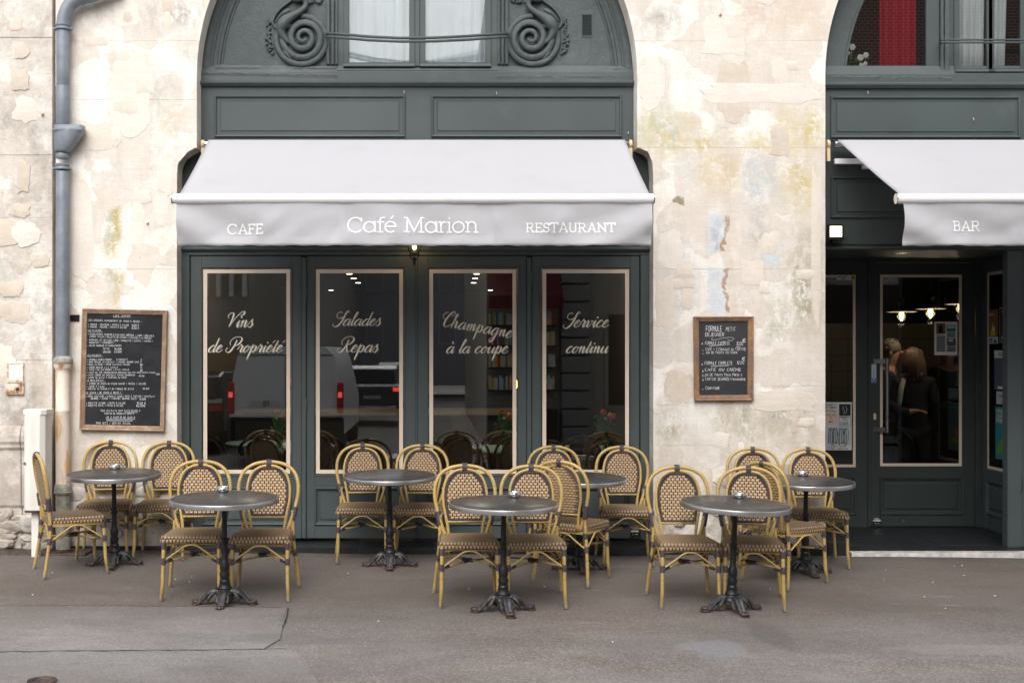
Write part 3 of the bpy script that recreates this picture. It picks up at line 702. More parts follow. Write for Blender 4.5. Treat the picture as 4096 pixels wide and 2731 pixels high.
    for j in range(19):
        y=-.192+j*P_*.98
        for i in range(-11,12):
            x=(i+.5*(j%2))*P_*.98
            if abs(x)>sw(y)-.012: continue
            z=sz(x,y)+.001; h=.0032; a=.0082
            for st in(-1,1):
                xc=x+st*.0040; b=len(sw_.v)
                for dy,dz in((-.0115,-.001),(-.004,h),(.004,h),(.0115,-.001)): 
                    for dx in(-.0036,.0036): sw_.v.append((xc+dx,y+dy,z+dz))
                for q in range(3): sw_.f.append((b+q*2,b+q*2+1,b+q*2+3,b+q*2+2))
    # rim: vertical strands in two staggered rows
    tl=[0]
    for k in range(m): tl.append(tl[-1]+math.dist(per[k],per[(k+1)%m]))
    NN=int(tl[-1]/.0235); sr_=MB()
    for row in range(2):
        for i in range(NN):
            s_=(i+.5*row)*tl[-1]/NN%tl[-1]; k=max(q for q in range(m) if tl[q]<=s_); a=Vector(per[k]); b_=Vector(per[(k+1)%m]); u=(s_-tl[k])/max(1e-6,(b_-a).length); p=a.lerp(b_,u); d=(b_-a).normalized(); nn=Vector((d.y,-d.x))
            z0,z1=(.387,.4095) if row==0 else (.4105,.434)
            for st in(-1,1):
                c=p+d*st*.0036; b=len(sr_.v)
                for z,o in((z0,.001),(z0+.006,.0045),(z1-.006,.0045),(z1,.001 if row==0 else -.006)):
                    for e in(-.0033,.0033): q=c+d*e+nn*(o+.001); sr_.v.append((q.x,q.y,z))
                for q in range(3): sr_.f.append((b+q*2,b+q*2+1,b+q*2+3,b+q*2+2))
    sr_.build('seat_edge_weave',M['caneR'],root,True,True,kind='stuff')
    sw_.build('seat_weave',M['caneS'],root,True,True,kind='stuff')
    # seat frame and braces
    fr=MB(); fr.tube([(-.186,-.19,.378),(.186,-.19,.378),(.176,.19,.378),(-.176,.19,.378)],.011,8,closed=True); fr.build('seat_frame',M['bamboo'],root,True,True)
    def arch(a,b,top):
        a=Vector(a);b=Vector(b);c=(a+b)/2; 
        return cr([a,a.lerp(c,.5)+Vector((0,0,(top-a.z)*.60)),a.lerp(c,.82)+Vector((0,0,(top-a.z)*.96)),c.lerp(b,.18)+Vector((0,0,(top-a.z)*.96)),c.lerp(b,.5)+Vector((0,0,(top-a.z)*.60)),b],4)
    fl,frr,bl,brr=(-.187,-.197,.262),(.187,-.197,.262),(-.187,.198,.262),(.187,.198,.262)
    for a,b in((fl,frr),(fl,bl),(frr,brr),(bl,brr)):
        MB().tube(arch(a,b,.372),.0068,7).build('arched_brace',M['bamboo'],root,True,True)
    MB().tube([(-.187,-.197,.258),(0,0,.272),(.187,.198,.258)],.0078,7).build('cross_stretcher',M['bamboo'],root,True,True)
    MB().tube([(.187,-.197,.268),(0,0,.290),(-.187,.198,.268)],.0078,7).build('cross_stretcher',M['bamboo'],root,True,True)
    bd=None
    def wrapp(_,a,b,r,k): m_=MB(); wrap(m_,a,b,r,k); m_.build('binding',M['caneD'],root,True,True)
    for s in(-1,1):
        wrapp(bd,(s*.187,-.199,.243),(s*.1865,-.197,.287),.0162,4); wrapp(bd,(s*.185,-.192,.345),(s*.184,-.19,.388),.0165,4)
        wrapp(bd,(s*.192,.203,.243),(s*.187,.197,.287),.0160,4); wrapp(bd,(s*.178,.195,.345),(s*.177,.195,.385),.016,3)
        wrapp(bd,(s*.175,.2,.492),(s*.193,.211,.585),.0185,9)
        wrapp(bd,(s*.165,-.175,.262),(s*.14,-.148,.266),.012,3)
    wrapp(bd,(-.03,-.032,.276),(.03,.032,.276),.013,4); wrapp(bd,(.03,-.032,.282),(-.03,.032,.282),.013,4)
    bd=MB()
    for q in(-.0135,-.0045,.0045,.0135):
        bd.tube([(q,.245,.858),(q,.241,.885),(q,.247,.908),(q,.268,.912),(q,.277,.895),(q,.27,.87),(q,.256,.858)],.0045,6,closed=True)
    bd.build('top_binding',M['caneD'],root,True,True)
    return root
# ---------------------------------------------------------------- bistro table
def make_table():
    root=thing('bistro_table','x','table'); h=.715
    MB().lathe((0,0,0),[(.02,h-.034),(.352,h-.034),(.352,h-.0035),(.349,h-.0015),(.02,h-.0015)],56).build('tabletop',M['top'],root,'auto',True)
    MB().lathe((0,0,0),[(.353,h-.033),(.3595,h-.032),(.3605,h-.028),(.3605,h-.006),(.3585,h-.001),(.3545,h),(.3525,h-.001),(.3525,h-.033)],64).build('steel_rim',M['rim'],root,'auto',True)
    prof=[(.05,.085),(.048,.10),(.043,.108),(.046,.116),(.040,.126),(.034,.150),(.036,.158),(.033,.166),(.028,.172),(.031,.186),(.034,.205),(.026,.222),(.030,.240),(.032,.265),(.024,.290),(.020,.31),(.0185,.40),(.0255,.405),(.0265,.415),(.0195,.422),(.0195,.43),(.0255,.436),(.0255,.444),(.0185,.45),(.0165,.62),(.020,.624),(.020,.632),(.017,.636),(.020,.655),(.036,.675),(.04,.682)]
    MB().lathe((0,0,0),prof,20).build('column',M['iron'],root,'auto',True)
    MB().lathe((0,0,0),[(.055,.060),(.058,.075),(.054,.085),(.046,.092),(.048,.1),(.03,.104)],20).build('collar',M['ironB'],root,'auto',True)
    for k in range(4):
        a=k*PI/2; c,s=math.cos(a),math.sin(a); mb=MB()
        def P(r,z,t=0): return (r*c-t*s,r*s+t*c,z)
        for t in(-.013,.013):
            mb.tube(cr([P(.025,.078,t),P(.06,.095,t),P(.10,.080,t*1.1),P(.135,.045,t),P(.165,.018,t*.9),P(.19,.014,t*.7)],4),[.017]*9+[.014]*12,8)
        mb.tube(cr([P(.035,.088),P(.075,.100),P(.115,.070),P(.15,.034),P(.175,.018)],4),[.008]*17,7)
        mb.ball(P(.188,.020),.026,10,8,(1.15,1.0,.68)); mb.ball(P(.205,.024),.014,8,6,(1,1,.9))
        mb.lathe(P(.19,0),[(.033,0),(.034,.006),(.028,.010)],14)
        # scrolled knees either side
        for t in(-1,1): mb.tube(cr([P(.06,.088,t*.018),P(.085,.070,t*.034),P(.10,.045,t*.036),P(.11,.034,t*.028)],3),[.011]*9+[.012],7)
        mb.build('foot',M['ironB'],root,'auto',True)
    return root
def make_ashtray():
    root=thing('ashtray','x','ashtray')
    MB().lathe((0,0,0),[(.030,0),(.040,.001),(.043,.006),(.043,.026),(.0415,.028),(.0405,.026),(.038,.010),(.01,.008)],32).build('bowl',M['steel'],root,'auto',True)
    rm=MB()
    for k in range(3):
        a0=2*PI*k/3+.14; pts=[(.042*math.cos(a0+i*.28*.98/1.0*.24*2.75),.042*math.sin(a0+i*.28*.98*.24*2.75),.033) for i in range(11)]
        rm.tube(pts,.0022,6,flat=1); rm.tube([(p[0],p[1],.029) for p in pts],.0026,6)
    rm.build('notched_rim',M['steel'],root,True,True)
    return root
# ================================================================ GROUND
def sheet(name,x0,x1,y0,y1,mat,nx=1,ny=1,lift=0,kind='structure'):
    mb=MB()
    xs=[x0+(x1-x0)*i/nx for i in range(nx+1)]; ys=[y0+(y1-y0)*i/ny for i in range(ny+1)]
    for i in range(nx):
        for j in range(ny):
            mb.quad(*[(x,y,gz(x,y)+lift) for x,y in((xs[i],ys[j]),(xs[i+1],ys[j]),(xs[i+1],ys[j+1]),(xs[i],ys[j+1]))])
    o=mb.build(name,mat); o['kind']=kind; return o
rng=random.Random(11)
# pavement sheet from the wall to the kerb, with a shallow undulation
mb=MB(); nx,ny=120,60; x0,x1,y0,y1=-9,9,-6.4,.35
for i in range(nx+1):
    for j in range(ny+1):
        x=x0+(x1-x0)*i/nx; y=y0+(y1-y0)*j/ny
        mb.v.append((x,y,gz(x,y)+.006*mnoise.noise(Vector((x*.9,y*.9,0)))*(1 if -6.2<y<-.1 else 0)))
for i in range(nx):
    for j in range(ny): a=i*(ny+1)+j; mb.f.append((a,a+ny+1,a+ny+2,a+1))
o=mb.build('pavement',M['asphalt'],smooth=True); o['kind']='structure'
sheet('road',-60,60,-90,-6.5,M['road'],8,1,-.13)
mb=MB()
mb=MB()
for i in range(18):
    k=MB(); xa=-9+i; k.box(xa,xa+.995,-6.55,-6.4,gz(xa+.5,-6.4)-.14,gz(xa+.5,-6.4)-.001)
    if i==0: kerb=k.build('kerb',M['grout']); kerb['kind']='structure'
    else: k.build('kerb_stone',M['grout'],kerb)
def G(px,py):                      # ground point seen at a pixel
    lo,hi=-9.5,.2
    for _ in range(40):
        y=(lo+hi)/2; z=Z(py,y)
        if z>gz(X(px,y),y): lo,hi=y,hi
        else: lo,hi=lo,y
        # z above ground means the ray has not yet reached it
    return X(px,y),y
# paler resurfaced slab at lower left, laid slightly proud
edge=[(-300,2431),(300,2430),(700,2431),(1000,2434),(1152,2437),(1146,2475),(1128,2520),(1120,2560),(1085,2580),(1050,2602),(1180,2606),(1215,2640),(1250,2700),(1310,2790),(1340,2900),(-500,2900)]
mb=MB(); P_=[G(*e) for e in edge]; ctr=G(300,2640)
mb.v=[(x,y,gz(x,y)+.010) for x,y in P_]+[(x,y,gz(x,y)-.02) for x,y in P_]; n_=len(P_)
mb.f.append(tuple(range(n_)))
for i in range(n_): j=(i+1)%n_; mb.f.append((i,j,n_+j,n_+i))
o=mb.build('pavement_slab',M['asphalt2']); o['kind']='structure'
def crack(name,pts,wd,lift,mat):
    mb=MB(); Q=[G(*p) for p in pts]
    Q2=[]
    for a,b in zip(Q,Q[1:]):
        n=max(2,int(math.dist(a,b)/.04))
        for i in range(n): t=i/n; Q2.append((a[0]+(b[0]-a[0])*t+rng.uniform(-.004,.004),a[1]+(b[1]-a[1])*t+rng.uniform(-.006,.006)))
    ribbon(mb,Q2,lambda a,b,c:wd*rng.uniform(.5,1.3),lambda x,y:(x,y,gz(x,y)+lift)); o=mb.build(name,mat); o['kind']='structure'
M['crack']=flatm('dark_crack',(.02,.018,.016),.95)
crack('pavement_crack',[(-200,2616),(300,2610),(700,2607),(1180,2602)],.009,.0135,M['crack'])
crack('pavement_joint',[(-200,2429),(300,2428),(700,2429),(1150,2435)],.008,.0115,M['crack'])
crack('pavement_joint',[(1152,2437),(1146,2475),(1128,2520)],.006,.0115,M['crack'])
# weeds in the crack
mb=MB()
for i in range(46):
    t=rng.random()**1.3; px=1152-30*t+rng.gauss(0,6); py=2440+75*t; x,y=G(px,py); h=rng.uniform(.004,.014); a=rng.uniform(0,6.3); d=.012
    mb.quad((x,y,gz(x,y)+.01),(x+.004*math.cos(a),y+.004*math.sin(a),gz(x,y)+.01),(x+d*math.cos(a+.5),y+d*math.sin(a+.5),gz(x,y)+.01+h),(x+d*math.cos(a),y+d*math.sin(a),gz(x,y)+.008+h))
o=mb.build('weeds',M['weed']); o['kind']='stuff'; o['label']='small green weeds growing in the pavement crack'
# scattered specks of litter
mb=MB()
for i in range(34):
    x,y=rng.uniform(-4.2,4.2),rng.uniform(-3.2,-.3); r=rng.uniform(.002,.007); mb.obox((x,y,gz(x,y)+.006),(r,r*.4,0),(-r*.3,r*.7,0),(0,0,.0015))
o=mb.build('litter_specks',M['paper']); o['kind']='stuff'; o['label']='tiny pale scraps scattered over the pavement'
# drain cover set by the left wall
dx,dy=G(165,2208); t=thing('drain_cover','square iron drain cover with a round lid beside the white cabinet','drain cover',(dx,dy,gz(dx,dy)))
w_=.34
MB().box(dx-.40,dx+.40,dy-.13,dy+.15,gz(dx,dy)-.02,gz(dx,dy)+.010).build('frame',M['ironB'],t,bevel=.004)
lid=MB().lathe((dx+.16,dy+.01,gz(dx,dy)+.0),[(.1,.004),(.118,.012),(.118,.014),(.03,.015)],32).build('lid',M['ironB'],t,'auto')
for k in range(5): MB().lathe((dx+.16,dy+.01,gz(dx,dy)+.015),[(.02+.02*k-.004,0),(.02+.02*k-.004,.003),(.02+.02*k+.004,.003),(.02+.02*k+.004,0)],28).build('ridge',M['ironB'],lid)
dx,dy=G(168,2733); t=thing('manhole_cover','round iron manhole cover at the bottom left corner of the pavement','manhole cover',(dx,dy,gz(dx,dy)))
MB().lathe((dx,dy,gz(dx,dy)),[(.02,.012),(.05,.013),(.052,.018),(.06,.018),(.062,.013),(.067,.013),(.069,.020),(.075,.020),(.076,0)],32).build('lid',M['ironB'],t,'auto')
# ================================================================ STONE BUILDING
XC,ZC,RA=X(1668),Z(300),880/480; XC2=X(4182)
def op1L(z):
    py=HY-(z-CH)*480
    if z>=ZC: d=z-ZC; return XC-math.sqrt(max(0,RA*RA-d*d)) if d<RA else XC
    if py<=592: return X(787)
    if py>=700: return X(708)
    T=[(592,780),(600,764),(610,748),(621,731),(640,718),(659,711),(700,708)]
    for a,b in zip(T,T[1:]):
        if py<=b[0]: return X(a[1]+(b[1]-a[1])*(py-a[0])/(b[0]-a[0]))
def op1R(z):
    py=HY-(z-CH)*480
    if z>=ZC: d=z-ZC; return XC+math.sqrt(max(0,RA*RA-d*d)) if d<RA else XC
    if py<=592: return X(2549)
    if py>=700: return X(2613)
    T=[(592,2556),(600,2572),(606,2590),(618,2604),(640,2609),(700,2613)]
    for a,b in zip(T,T[1:]):
        if py<=b[0]: return X(a[1]+(b[1]-a[1])*(py-a[0])/(b[0]-a[0]))
def op2L(z):
    if z>=ZC: d=z-ZC; return XC2-math.sqrt(max(0,RA*RA-d*d)) if d<RA else XC2
    return X(3302)
building=thing('stone_building','weathered cream limestone building with patched plaster, arched openings round the green shopfronts','building',(X(470),.3,0))
courses=[-900,-660,-420,-215,-20,165,400,592,832,1077,1310,1545,1780,2000,2240]
def stone_block(za,zb,fl,fr,parent,yo,name='stone'):
    n=9 if zb-za>.2 else 4
    if 592<=HY-(zb-CH)*480+1<600 or abs(zb-Z(592))<.01: n=16
    g=.0006; za+=g; zb-=g
    zs=[za+(zb-za)*i/n for i in range(n+1)]
    L=[(fl(z)+g,z) for z in zs]; Rr=[(fr(z)-g,z) for z in zs]
    def simp(P):
        if all(abs(p[0]-P[0][0])<1e-6 for p in P): return [P[0],P[-1]]
        return P
    L=simp(L); Rr=simp(Rr)
    pts=L[::-1]+Rr
    xs_=[p[0] for p in pts]
    return MB().prism(pts,yo,.42).build(name,stone_mat(min(xs_),max(xs_),za,zb,parent.name.startswith('neigh')),parent,bevel=.0013)
br=random.Random(5)
for ci in range(len(courses)-1):
    zt,zb_=Z(courses[ci]),Z(courses[ci+1])
    if zb_<-.2: zb_=-.12
    top=zt>ZC+RA
    spans=[(lambda z:X(222),op1L),(op1R,op2L)] if not top else [(lambda z:X(222),lambda z:X(5000))]
    if not top: spans.append((lambda z:2*XC2-op2L(z),lambda z:X(5450)))
    for fl,fr in spans:
        xl=max(fl(zt-.01),fl(zb_+.01)); xr=min(fr(zt-.01),fr(zb_+.01)); W_=xr-xl; k=max(1,round(W_/.85)); 
        cuts=[xl+W_*(i+ (br.uniform(-.16,.16)))/k for i in range(1,k)]
        bounds=[fl]+[(lambda z,c=c:c) for c in cuts]+[fr]
        for a,b in zip(bounds,bounds[1:]): stone_block(zb_,zt,a,b,building,0+br.uniform(0,.002))
# bedding mortar just behind the faces
mb=MB()
for a,b in((X(224),None),):
    pass
def mortar(fl,fr,z0,z1):
    mb=MB(); n=60; zs=[z0+(z1-z0)*i/n for i in range(n+1)]
    for p,q in zip(zs,zs[1:]): mb.quad((fl(p)+.004,.0025,p),(fr(p)-.004,.0025,p),(fr(q)-.004,.0025,q),(fl(q)+.004,.0025,q))
    return mb
mortar(lambda z:X(222),op1L,-.1,ZC+RA-.02).build('mortar',M['stone'],building); mortar(op1R,op2L,-.1,ZC+RA-.02).build('mortar',M['stone'],building)
# patches of plaster smeared over the stones and their joints
ps=random.Random(21)
PN=[0]
def plaster_patch(x,z,rx,rz,par,y0=0.0,pw=None,mat=None):
    PN[0]+=1; lift=.0006+.00002*PN[0]
    n=44; pw=pw or ps.choice((.45,.6,.8,1)); ph=ps.uniform(0,50); P0=[]
    for k in range(n):
        a=2*PI*k/n; c_,s_=math.cos(a),math.sin(a); q=1+.30*mnoise.noise(Vector((c_*1.7+ph,s_*1.7,ph)))+.12*mnoise.noise(Vector((c_*4+ph,s_*4,ph)))+.06*mnoise.noise(Vector((c_*11+ph,s_*11,ph)))+ps.uniform(-.02,.02)
        P0.append((x+rx*q*math.copysign(abs(c_)**pw,c_),z+rz*q*math.copysign(abs(s_)**pw,s_)))
    mb=MB(); mb.v=[(a,y0+.003,b) for a,b in P0]+[(x+(a-x)*.985,y0-lift*.6,z+(b-z)*.985) for a,b in P0]+[(x+(a-x)*.95,y0-lift,z+(b-z)*.95) for a,b in P0]
    for i in range(2):
        for k in range(n): l=(k+1)%n; mb.f.append((i*n+k,i*n+l,(i+1)*n+l,(i+1)*n+k))
    mb.f.append(tuple(2*n+k for k in range(n))); return mb.build('plaster_patch',mat or M['plaster'][ps.choice((0,0,0,1,1,2))],par,smooth='auto')
for r in PLASTER:
    if r[0]>2600 and 500<r[1]<800 and r[0]<3200: continue
    x0_,x1_=X(r[0]),X(r[2]); xm,zm=(x0_+x1_)/2,(Z(r[1])+Z(r[3]))/2; rx=min((x1_-x0_)/2,1e9)
    if r[2]>3295: rx-=.03; xm-=.02
    if r[0]<2615 and r[1]>600: xm+=.13; rx=min(rx,.11)
    if 690<=r[2]<720 and 600<r[1]<1000: xm-=.09; rx*=.6
    plaster_patch(xm,zm,rx*.92,(Z(r[1])-Z(r[3]))/2*.9,building,pw=.6)
def free(px,py,rx,rz): return not(300<px+rx and px-rx<690 and 1210<py+rz and py-rz<1740) and not(2755<px+rx and px-rx<3035 and 1245<py+rz and py-rz<1620)
cnt=0
while cnt<40:
    pier=ps.random()<.42; px=ps.uniform(300,690) if pier else ps.uniform(2650,3260); py=ps.uniform(-60,2120); rx,rz=ps.uniform(14,60),ps.uniform(16,62)
    if pier and py<600: px=ps.uniform(300,760)
    rx*=.85; rx=min(rx,(px-285) if px<1000 else 1e9,(700 if py>600 else 775)-px if px<1000 else 1e9,px-2628 if px>1000 else 1e9,3292-px if px>1000 else 1e9)
    if rx<12 or not free(px,py,rx,rz) or (px>2500 and 400<py<880): continue
    plaster_patch(X(px),Z(py),rx/480,rz/480,building); cnt+=1
# rough footing stones at the foot of the first pier
rs=random.Random(8)
def rough(mb,x,z,rx,rz_,y,d,rs=rs):
    n=10; base=len(mb.v); m=[]
    for k in range(n): a=2*PI*k/n; q=rs.uniform(.8,1.1); m.append((x+rx*math.cos(a)*q,z+rz_*math.sin(a)*q))
    for f,yy in((1,y+.02),(.93,y-d*.6),(.6,y-d)):
        for p in m: mb.v.append((x+(p[0]-x)*f,yy+rs.uniform(-.006,.006),z+(p[1]-z)*f))
    for i in range(2):
        for k in range(n): l=(k+1)%n; mb.f.append((base+i*n+k,base+i*n+l,base+(i+1)*n+l,base+(i+1)*n+k))
    mb.f.append(tuple(base+2*n+k for k in range(n)))
for i in range(34):
    px=rs.uniform(285,700); py=rs.uniform(1880,2150)
    if i<10: px=rs.uniform(2640,3270); py=rs.uniform(1900,2170)
    mb=MB(); rough(mb,X(px),Z(py),rs.uniform(.05,.14),rs.uniform(.025,.07),0,rs.uniform(.008,.026)); mb.build('rubble_stone',M['stone'],building,smooth='auto')
# ---- neighbour building at far left
nb=thing('neighbour_building','older grey-cream stone wall left of the drainpipe with a moulded ledge and crumbling foot','building',(X(60),.3,0))
cn=[-900,-660,-420,-150,150,380,620,870,1190,1440,1700]
for ci in range(len(cn)-1):
    zt,zb_=Z(cn[ci]),Z(cn[ci+1]); cuts=[X(-700),X(-330)+br.uniform(-.2,.2),X(-60)+br.uniform(-.1,.1),X(208)]
    for a,b in zip(cuts,cuts[1:]): stone_block(zb_,zt,lambda z,a=a:a,lambda z,b=b:b,nb,.004+br.uniform(0,.006))
for a,b in((X(-700),X(-260)),(X(-258),X(88)),(X(90),X(208))):
    prof=[(0,Z(1700)),(-.030,Z(1712)),(-.055,Z(1740)),(-.060,Z(1764)),(-.045,Z(1778)),(-.05,Z(1786)),(-.03,Z(1800)),(-.02,Z(2020)),(.0,Z(2030)),(-.01,Z(2230)),(.4,Z(2230)),(.4,Z(1700))]
    mb=MB(); n=len(prof); mb.v=[(a,y,z) for y,z in prof]+[(b,y,z) for y,z in prof]; mb.f=[tuple(range(n)),tuple(range(n,2*n))[::-1]]+[((i+1)%n,i,n+i,n+(i+1)%n) for i in range(n)]
    mb.build('plinth_stone',M['stoneL'],nb,bevel=.006)
for i in range(26):
    mb=MB(); rough(mb,X(rs.uniform(-20,205)),Z(rs.uniform(2040,2190)),rs.uniform(.05,.13),rs.uniform(.03,.07),-.015,rs.uniform(.02,.06)); mb.build('rubble_stone',M['stoneL'],nb,smooth='auto')
MB().box(X(-700),X(208.5),.02,.42,-.15,6.5).build('backing',M['stoneL'],nb)
for k in range(14): plaster_patch(X(ps.uniform(10,165)),Z(ps.uniform(0,1650)),ps.uniform(.05,.13),ps.uniform(.05,.14),nb,.004,mat=M['plaster'][ps.choice((1,2,2))])
# dark chase between the two buildings
MB().box(X(205),X(226),.10,.42,-.15,6.5).build('chase',M['dark'],nb)
# ================================================================ SHOPFRONT 1
GY=.19
def RX(px0,px1,py0,py1,y): return [(X(px0,y),Z(py1,y)),(X(px1,y),Z(py1,y)),(X(px1,y),Z(py0,y)),(X(px0,y),Z(py0,y))]
def pbox(mb,px0,px1,py0,py1,y0,y1,yr=None):
    yr=y0 if yr is None else yr; mb.box(X(px0,yr),X(px1,yr),y0,y1,Z(py1,yr),Z(py0,yr)); return mb
def moulded_panel(parent,px0,px1,py0,py1,y,mat,name='raised_panel',bead=.022,d=.014):
    mb=MB(); mb.ring(RX(px0,px1,py0,py1,y),[(0,y),(.003,y-d),(.010,y-d*1.35),(.019,y-d*1.1),(bead,y-.004),(bead+.003,y+.004),(bead+.022,y+.006),(bead+.026,y-.002),(bead+.032,y-.001),(bead+.036,y-.008)],True)
    return mb.build(name,mat,parent)
shop=thing('cafe_shopfront','dark green timber café shopfront filling the first arch below the carved tympanum','shopfront',(XC,GY,0))
# cornice and frieze
mb=MB(); prof=[(GY+.02,262),(GY-.012,290),(GY-.016,323),(GY-.040,327),(GY-.052,333),(GY-.050,338),(GY-.034,343),(GY-.030,346),(GY+.02,346)]
def extr(mb,prof,xa,xb,yr=GY):
    n=len(prof); b=len(mb.v); mb.v+=[(xa,y,Z(p,yr)) for y,p in prof]+[(xb,y,Z(p,yr)) for y,p in prof]
    mb.f+=[tuple(range(b,b+n)),tuple(range(b+n,b+2*n))[::-1]]+[(b+(i+1)%n,b+i,b+n+i,b+n+(i+1)%n) for i in range(n)]; return mb
extr(mb,prof,X(796,GY),X(2541,GY)).build('cornice',M['green'],shop)
fr=MB(); pbox(fr,798,2538,346,562,GY,GY+.05); fr.build('frieze_board',M['green'],shop)
moulded_panel(shop,857,1622,381,551,GY-.001,M['green']); moulded_panel(shop,1724,2488,381,551,GY-.001,M['green'])
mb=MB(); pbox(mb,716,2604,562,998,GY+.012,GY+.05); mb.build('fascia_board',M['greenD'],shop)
mb=MB(); extr(mb,[(GY+.012,985),(GY-.03,990),(GY-.042,997),(GY-.03,1004),(GY-.008,1008),(GY-.008,1020),(GY+.05,1020)],X(722,GY),X(2600,GY)).build('lintel_moulding',M['green'],shop)
for i,(a,b) in enumerate(((716,758),(2562,2606))): mb=MB(); pbox(mb,a,b,1020,2158,GY-.006,GY+.07); mb.build('door_jamb',M['green'],shop,bevel=.004)
for a,b in((760,761.5),(2558.5,2560)): pass
def hinge(parent,px,py,y):
    mb=MB(); x=X(px,y); z=Z(py,y); mb.lathe((x,y-.004,z),[(.004,-.045),(.008,-.04),(.008,-.002),(.0092,-.001),(.0092,.001),(.008,.002),(.008,.04),(.004,.045)],10); return mb.build('hinge',M['green'],parent,'auto')
words=[("Vins","de Propriété"),("Salades","Repas"),("Champagne","à la coupe"),("Service","continu")]
leafs=[(762,1205,812,1160),(1226,1662,1263,1612),(1670,2106,1717,2066),(2128,2558,2170,2517)]
wl=[("window leaf lettered Vins de Propriété, leftmost of the café front"),("window leaf lettered Salades Repas, left of the lantern"),("window leaf lettered Champagne à la coupe, right of the lantern"),("window leaf lettered Service continu, rightmost of the café front")]
wpos=[[(896,1308,28.5),(828,1408,27.5)],[(1335,1302,27),(1350,1408,28)],[(1760,1306,27.5),(1782,1412,27)],[(2258,1308,28),(2262,1411,27)]]
for i,((A,B,a,b),(t1,t2)) in enumerate(zip(leafs,words)):
    leaf=thing('folding_window','green timber '+wl[i],'window',(X((A+B)/2,GY),GY,.02),group='folding windows of the café front')
    y=GY+.004; mb=MB()
    it=1068; 
    pbox(mb,A,a-6,1024,2152,y,y+.05,GY); pbox(mb,b+6,B,1024,2152,y,y+.05,GY)
    pbox(mb,a-6,b+6,1024,1070,y+.0005,y+.05,GY); pbox(mb,a-6,b+6,1899,1946,y+.0005,y+.05,GY); pbox(mb,a-6,b+6,2100,2152,y+.0005,y+.05,GY)
    mb.build('frame',M['green'],leaf,bevel=.002)
    mb=MB(); mb.ring(RX(a-10,b+10,1066,1903,GY),[(0,y),(.002,y-.006),(.008,y-.006),(.012,y+.001),(.014,y+.012)]); mb.build('glazing_bead',M['green'],leaf)
    moulded_panel(leaf,a-6,b+6,1946,2100,y+.004,M['green'],'lower_panel',.020,.014)
    mb=MB(); mb.ring(RX(a,b,1077,1894,GY),[(0,y+.0112),(0,y+.0098),(.0325,y+.0098),(.0325,y+.0112)]); mb.build('cream_border',M['cream'],leaf)
    pane=MB().box(X(a-8,GY),X(b+8,GY),y+.0125,y+.0185,Z(1900,GY),Z(1070,GY)).build('pane',M['glassC'],leaf)
    yl=y+.0095
    for (px,py,sz),tx in zip(wpos[i],(t1,t2)):
        s_=sz/471.5; dr=.20 if tx=='Champagne' else (-.0 if tx!='Salades' else .0)
        for mat,ox,yy,nm in((M['goldsh'],.0045,yl+.0006,'lettering_shadow'),(M['gold'],0,yl,'lettering')):
            mb=MB(); script(mb,tx,X(px,GY)+ox,Z(py,GY)-ox,s_,lambda x,z,yy=yy:(x,yy,z),xs=1.02,drop=dr if tx=='Champagne' else 0); mb.build(nm,mat,leaf)
    for hp in({0:(),1:(1112,1180,1615),2:(),3:(1112,)}[i]) : hinge(leaf,A-2,hp,y-.006)
    for hp in({0:(1112,1190,1615,2030),1:(),2:(),3:()}[i]): pass
mb=MB(); pbox(mb,700,2622,950,1062,GY+.057,GY+.085,GY)
for a,b in((700,775),(1190,1240),(1648,1684),(2092,2142),(2545,2622)): pbox(mb,a,b,1062,2160,GY+.057,GY+.085,GY)
mb.build('light_stop_frame',M['greenD'],shop)  # added behind the gaps to stop interior lamp light leaking through
# posts between leaves
for a,b in((1206,1224),(2108,2126)): mb=MB(); pbox(mb,a,b,1030,2152,GY-.012,GY+.05); mb.build('post',M['green'],shop,bevel=.004)
mb=MB(); pbox(mb,1662.5,1669.5,1024,2152,GY-.004,GY+.05); mb.build('meeting_bead',M['green'],shop,bevel=.002)
# plinth of black tiles along the opening
pl=thing('tiled_plinth','low plinth of black tiles under the café windows','plinth',(XC,GY,0))
PYF=-.10
for k,(a,b) in enumerate(((715,1000),(1002,1440),(1442,1742),(1744,2050),(2052,2330),(2332,2606))):
    xa,xb=X(a,0),X(b,0); MB().box(xa+.002,xb-.002,PYF,GY+.06,-.03+.002*k%2*.001,.055).build('tile',M['tileb'],pl,bevel=.002)
MB().box(X(716),X(2604),PYF+.004,GY+.06,-.05,.053).build('grout',M['grout'],pl)
for nm,a,b,l in(('skirting_tile',270,700,'long black skirting tile at the foot of the first stone pier'),('skirting_tile',2618,3300,'long black skirting tile at the foot of the middle stone pier')):
    t=thing(nm,l,'skirting',(X((a+b)/2),-.03,0)); k=3 if b-a<500 else 4
    for i in range(k): xa=X(a)+(X(b)-X(a))*i/k; xb=X(a)+(X(b)-X(a))*(i+1)/k; MB().box(xa+.002,xb-.002,-.035,.0,gz(xa,0)-.03,.052).build('tile',M['tileb'],t,bevel=.003)
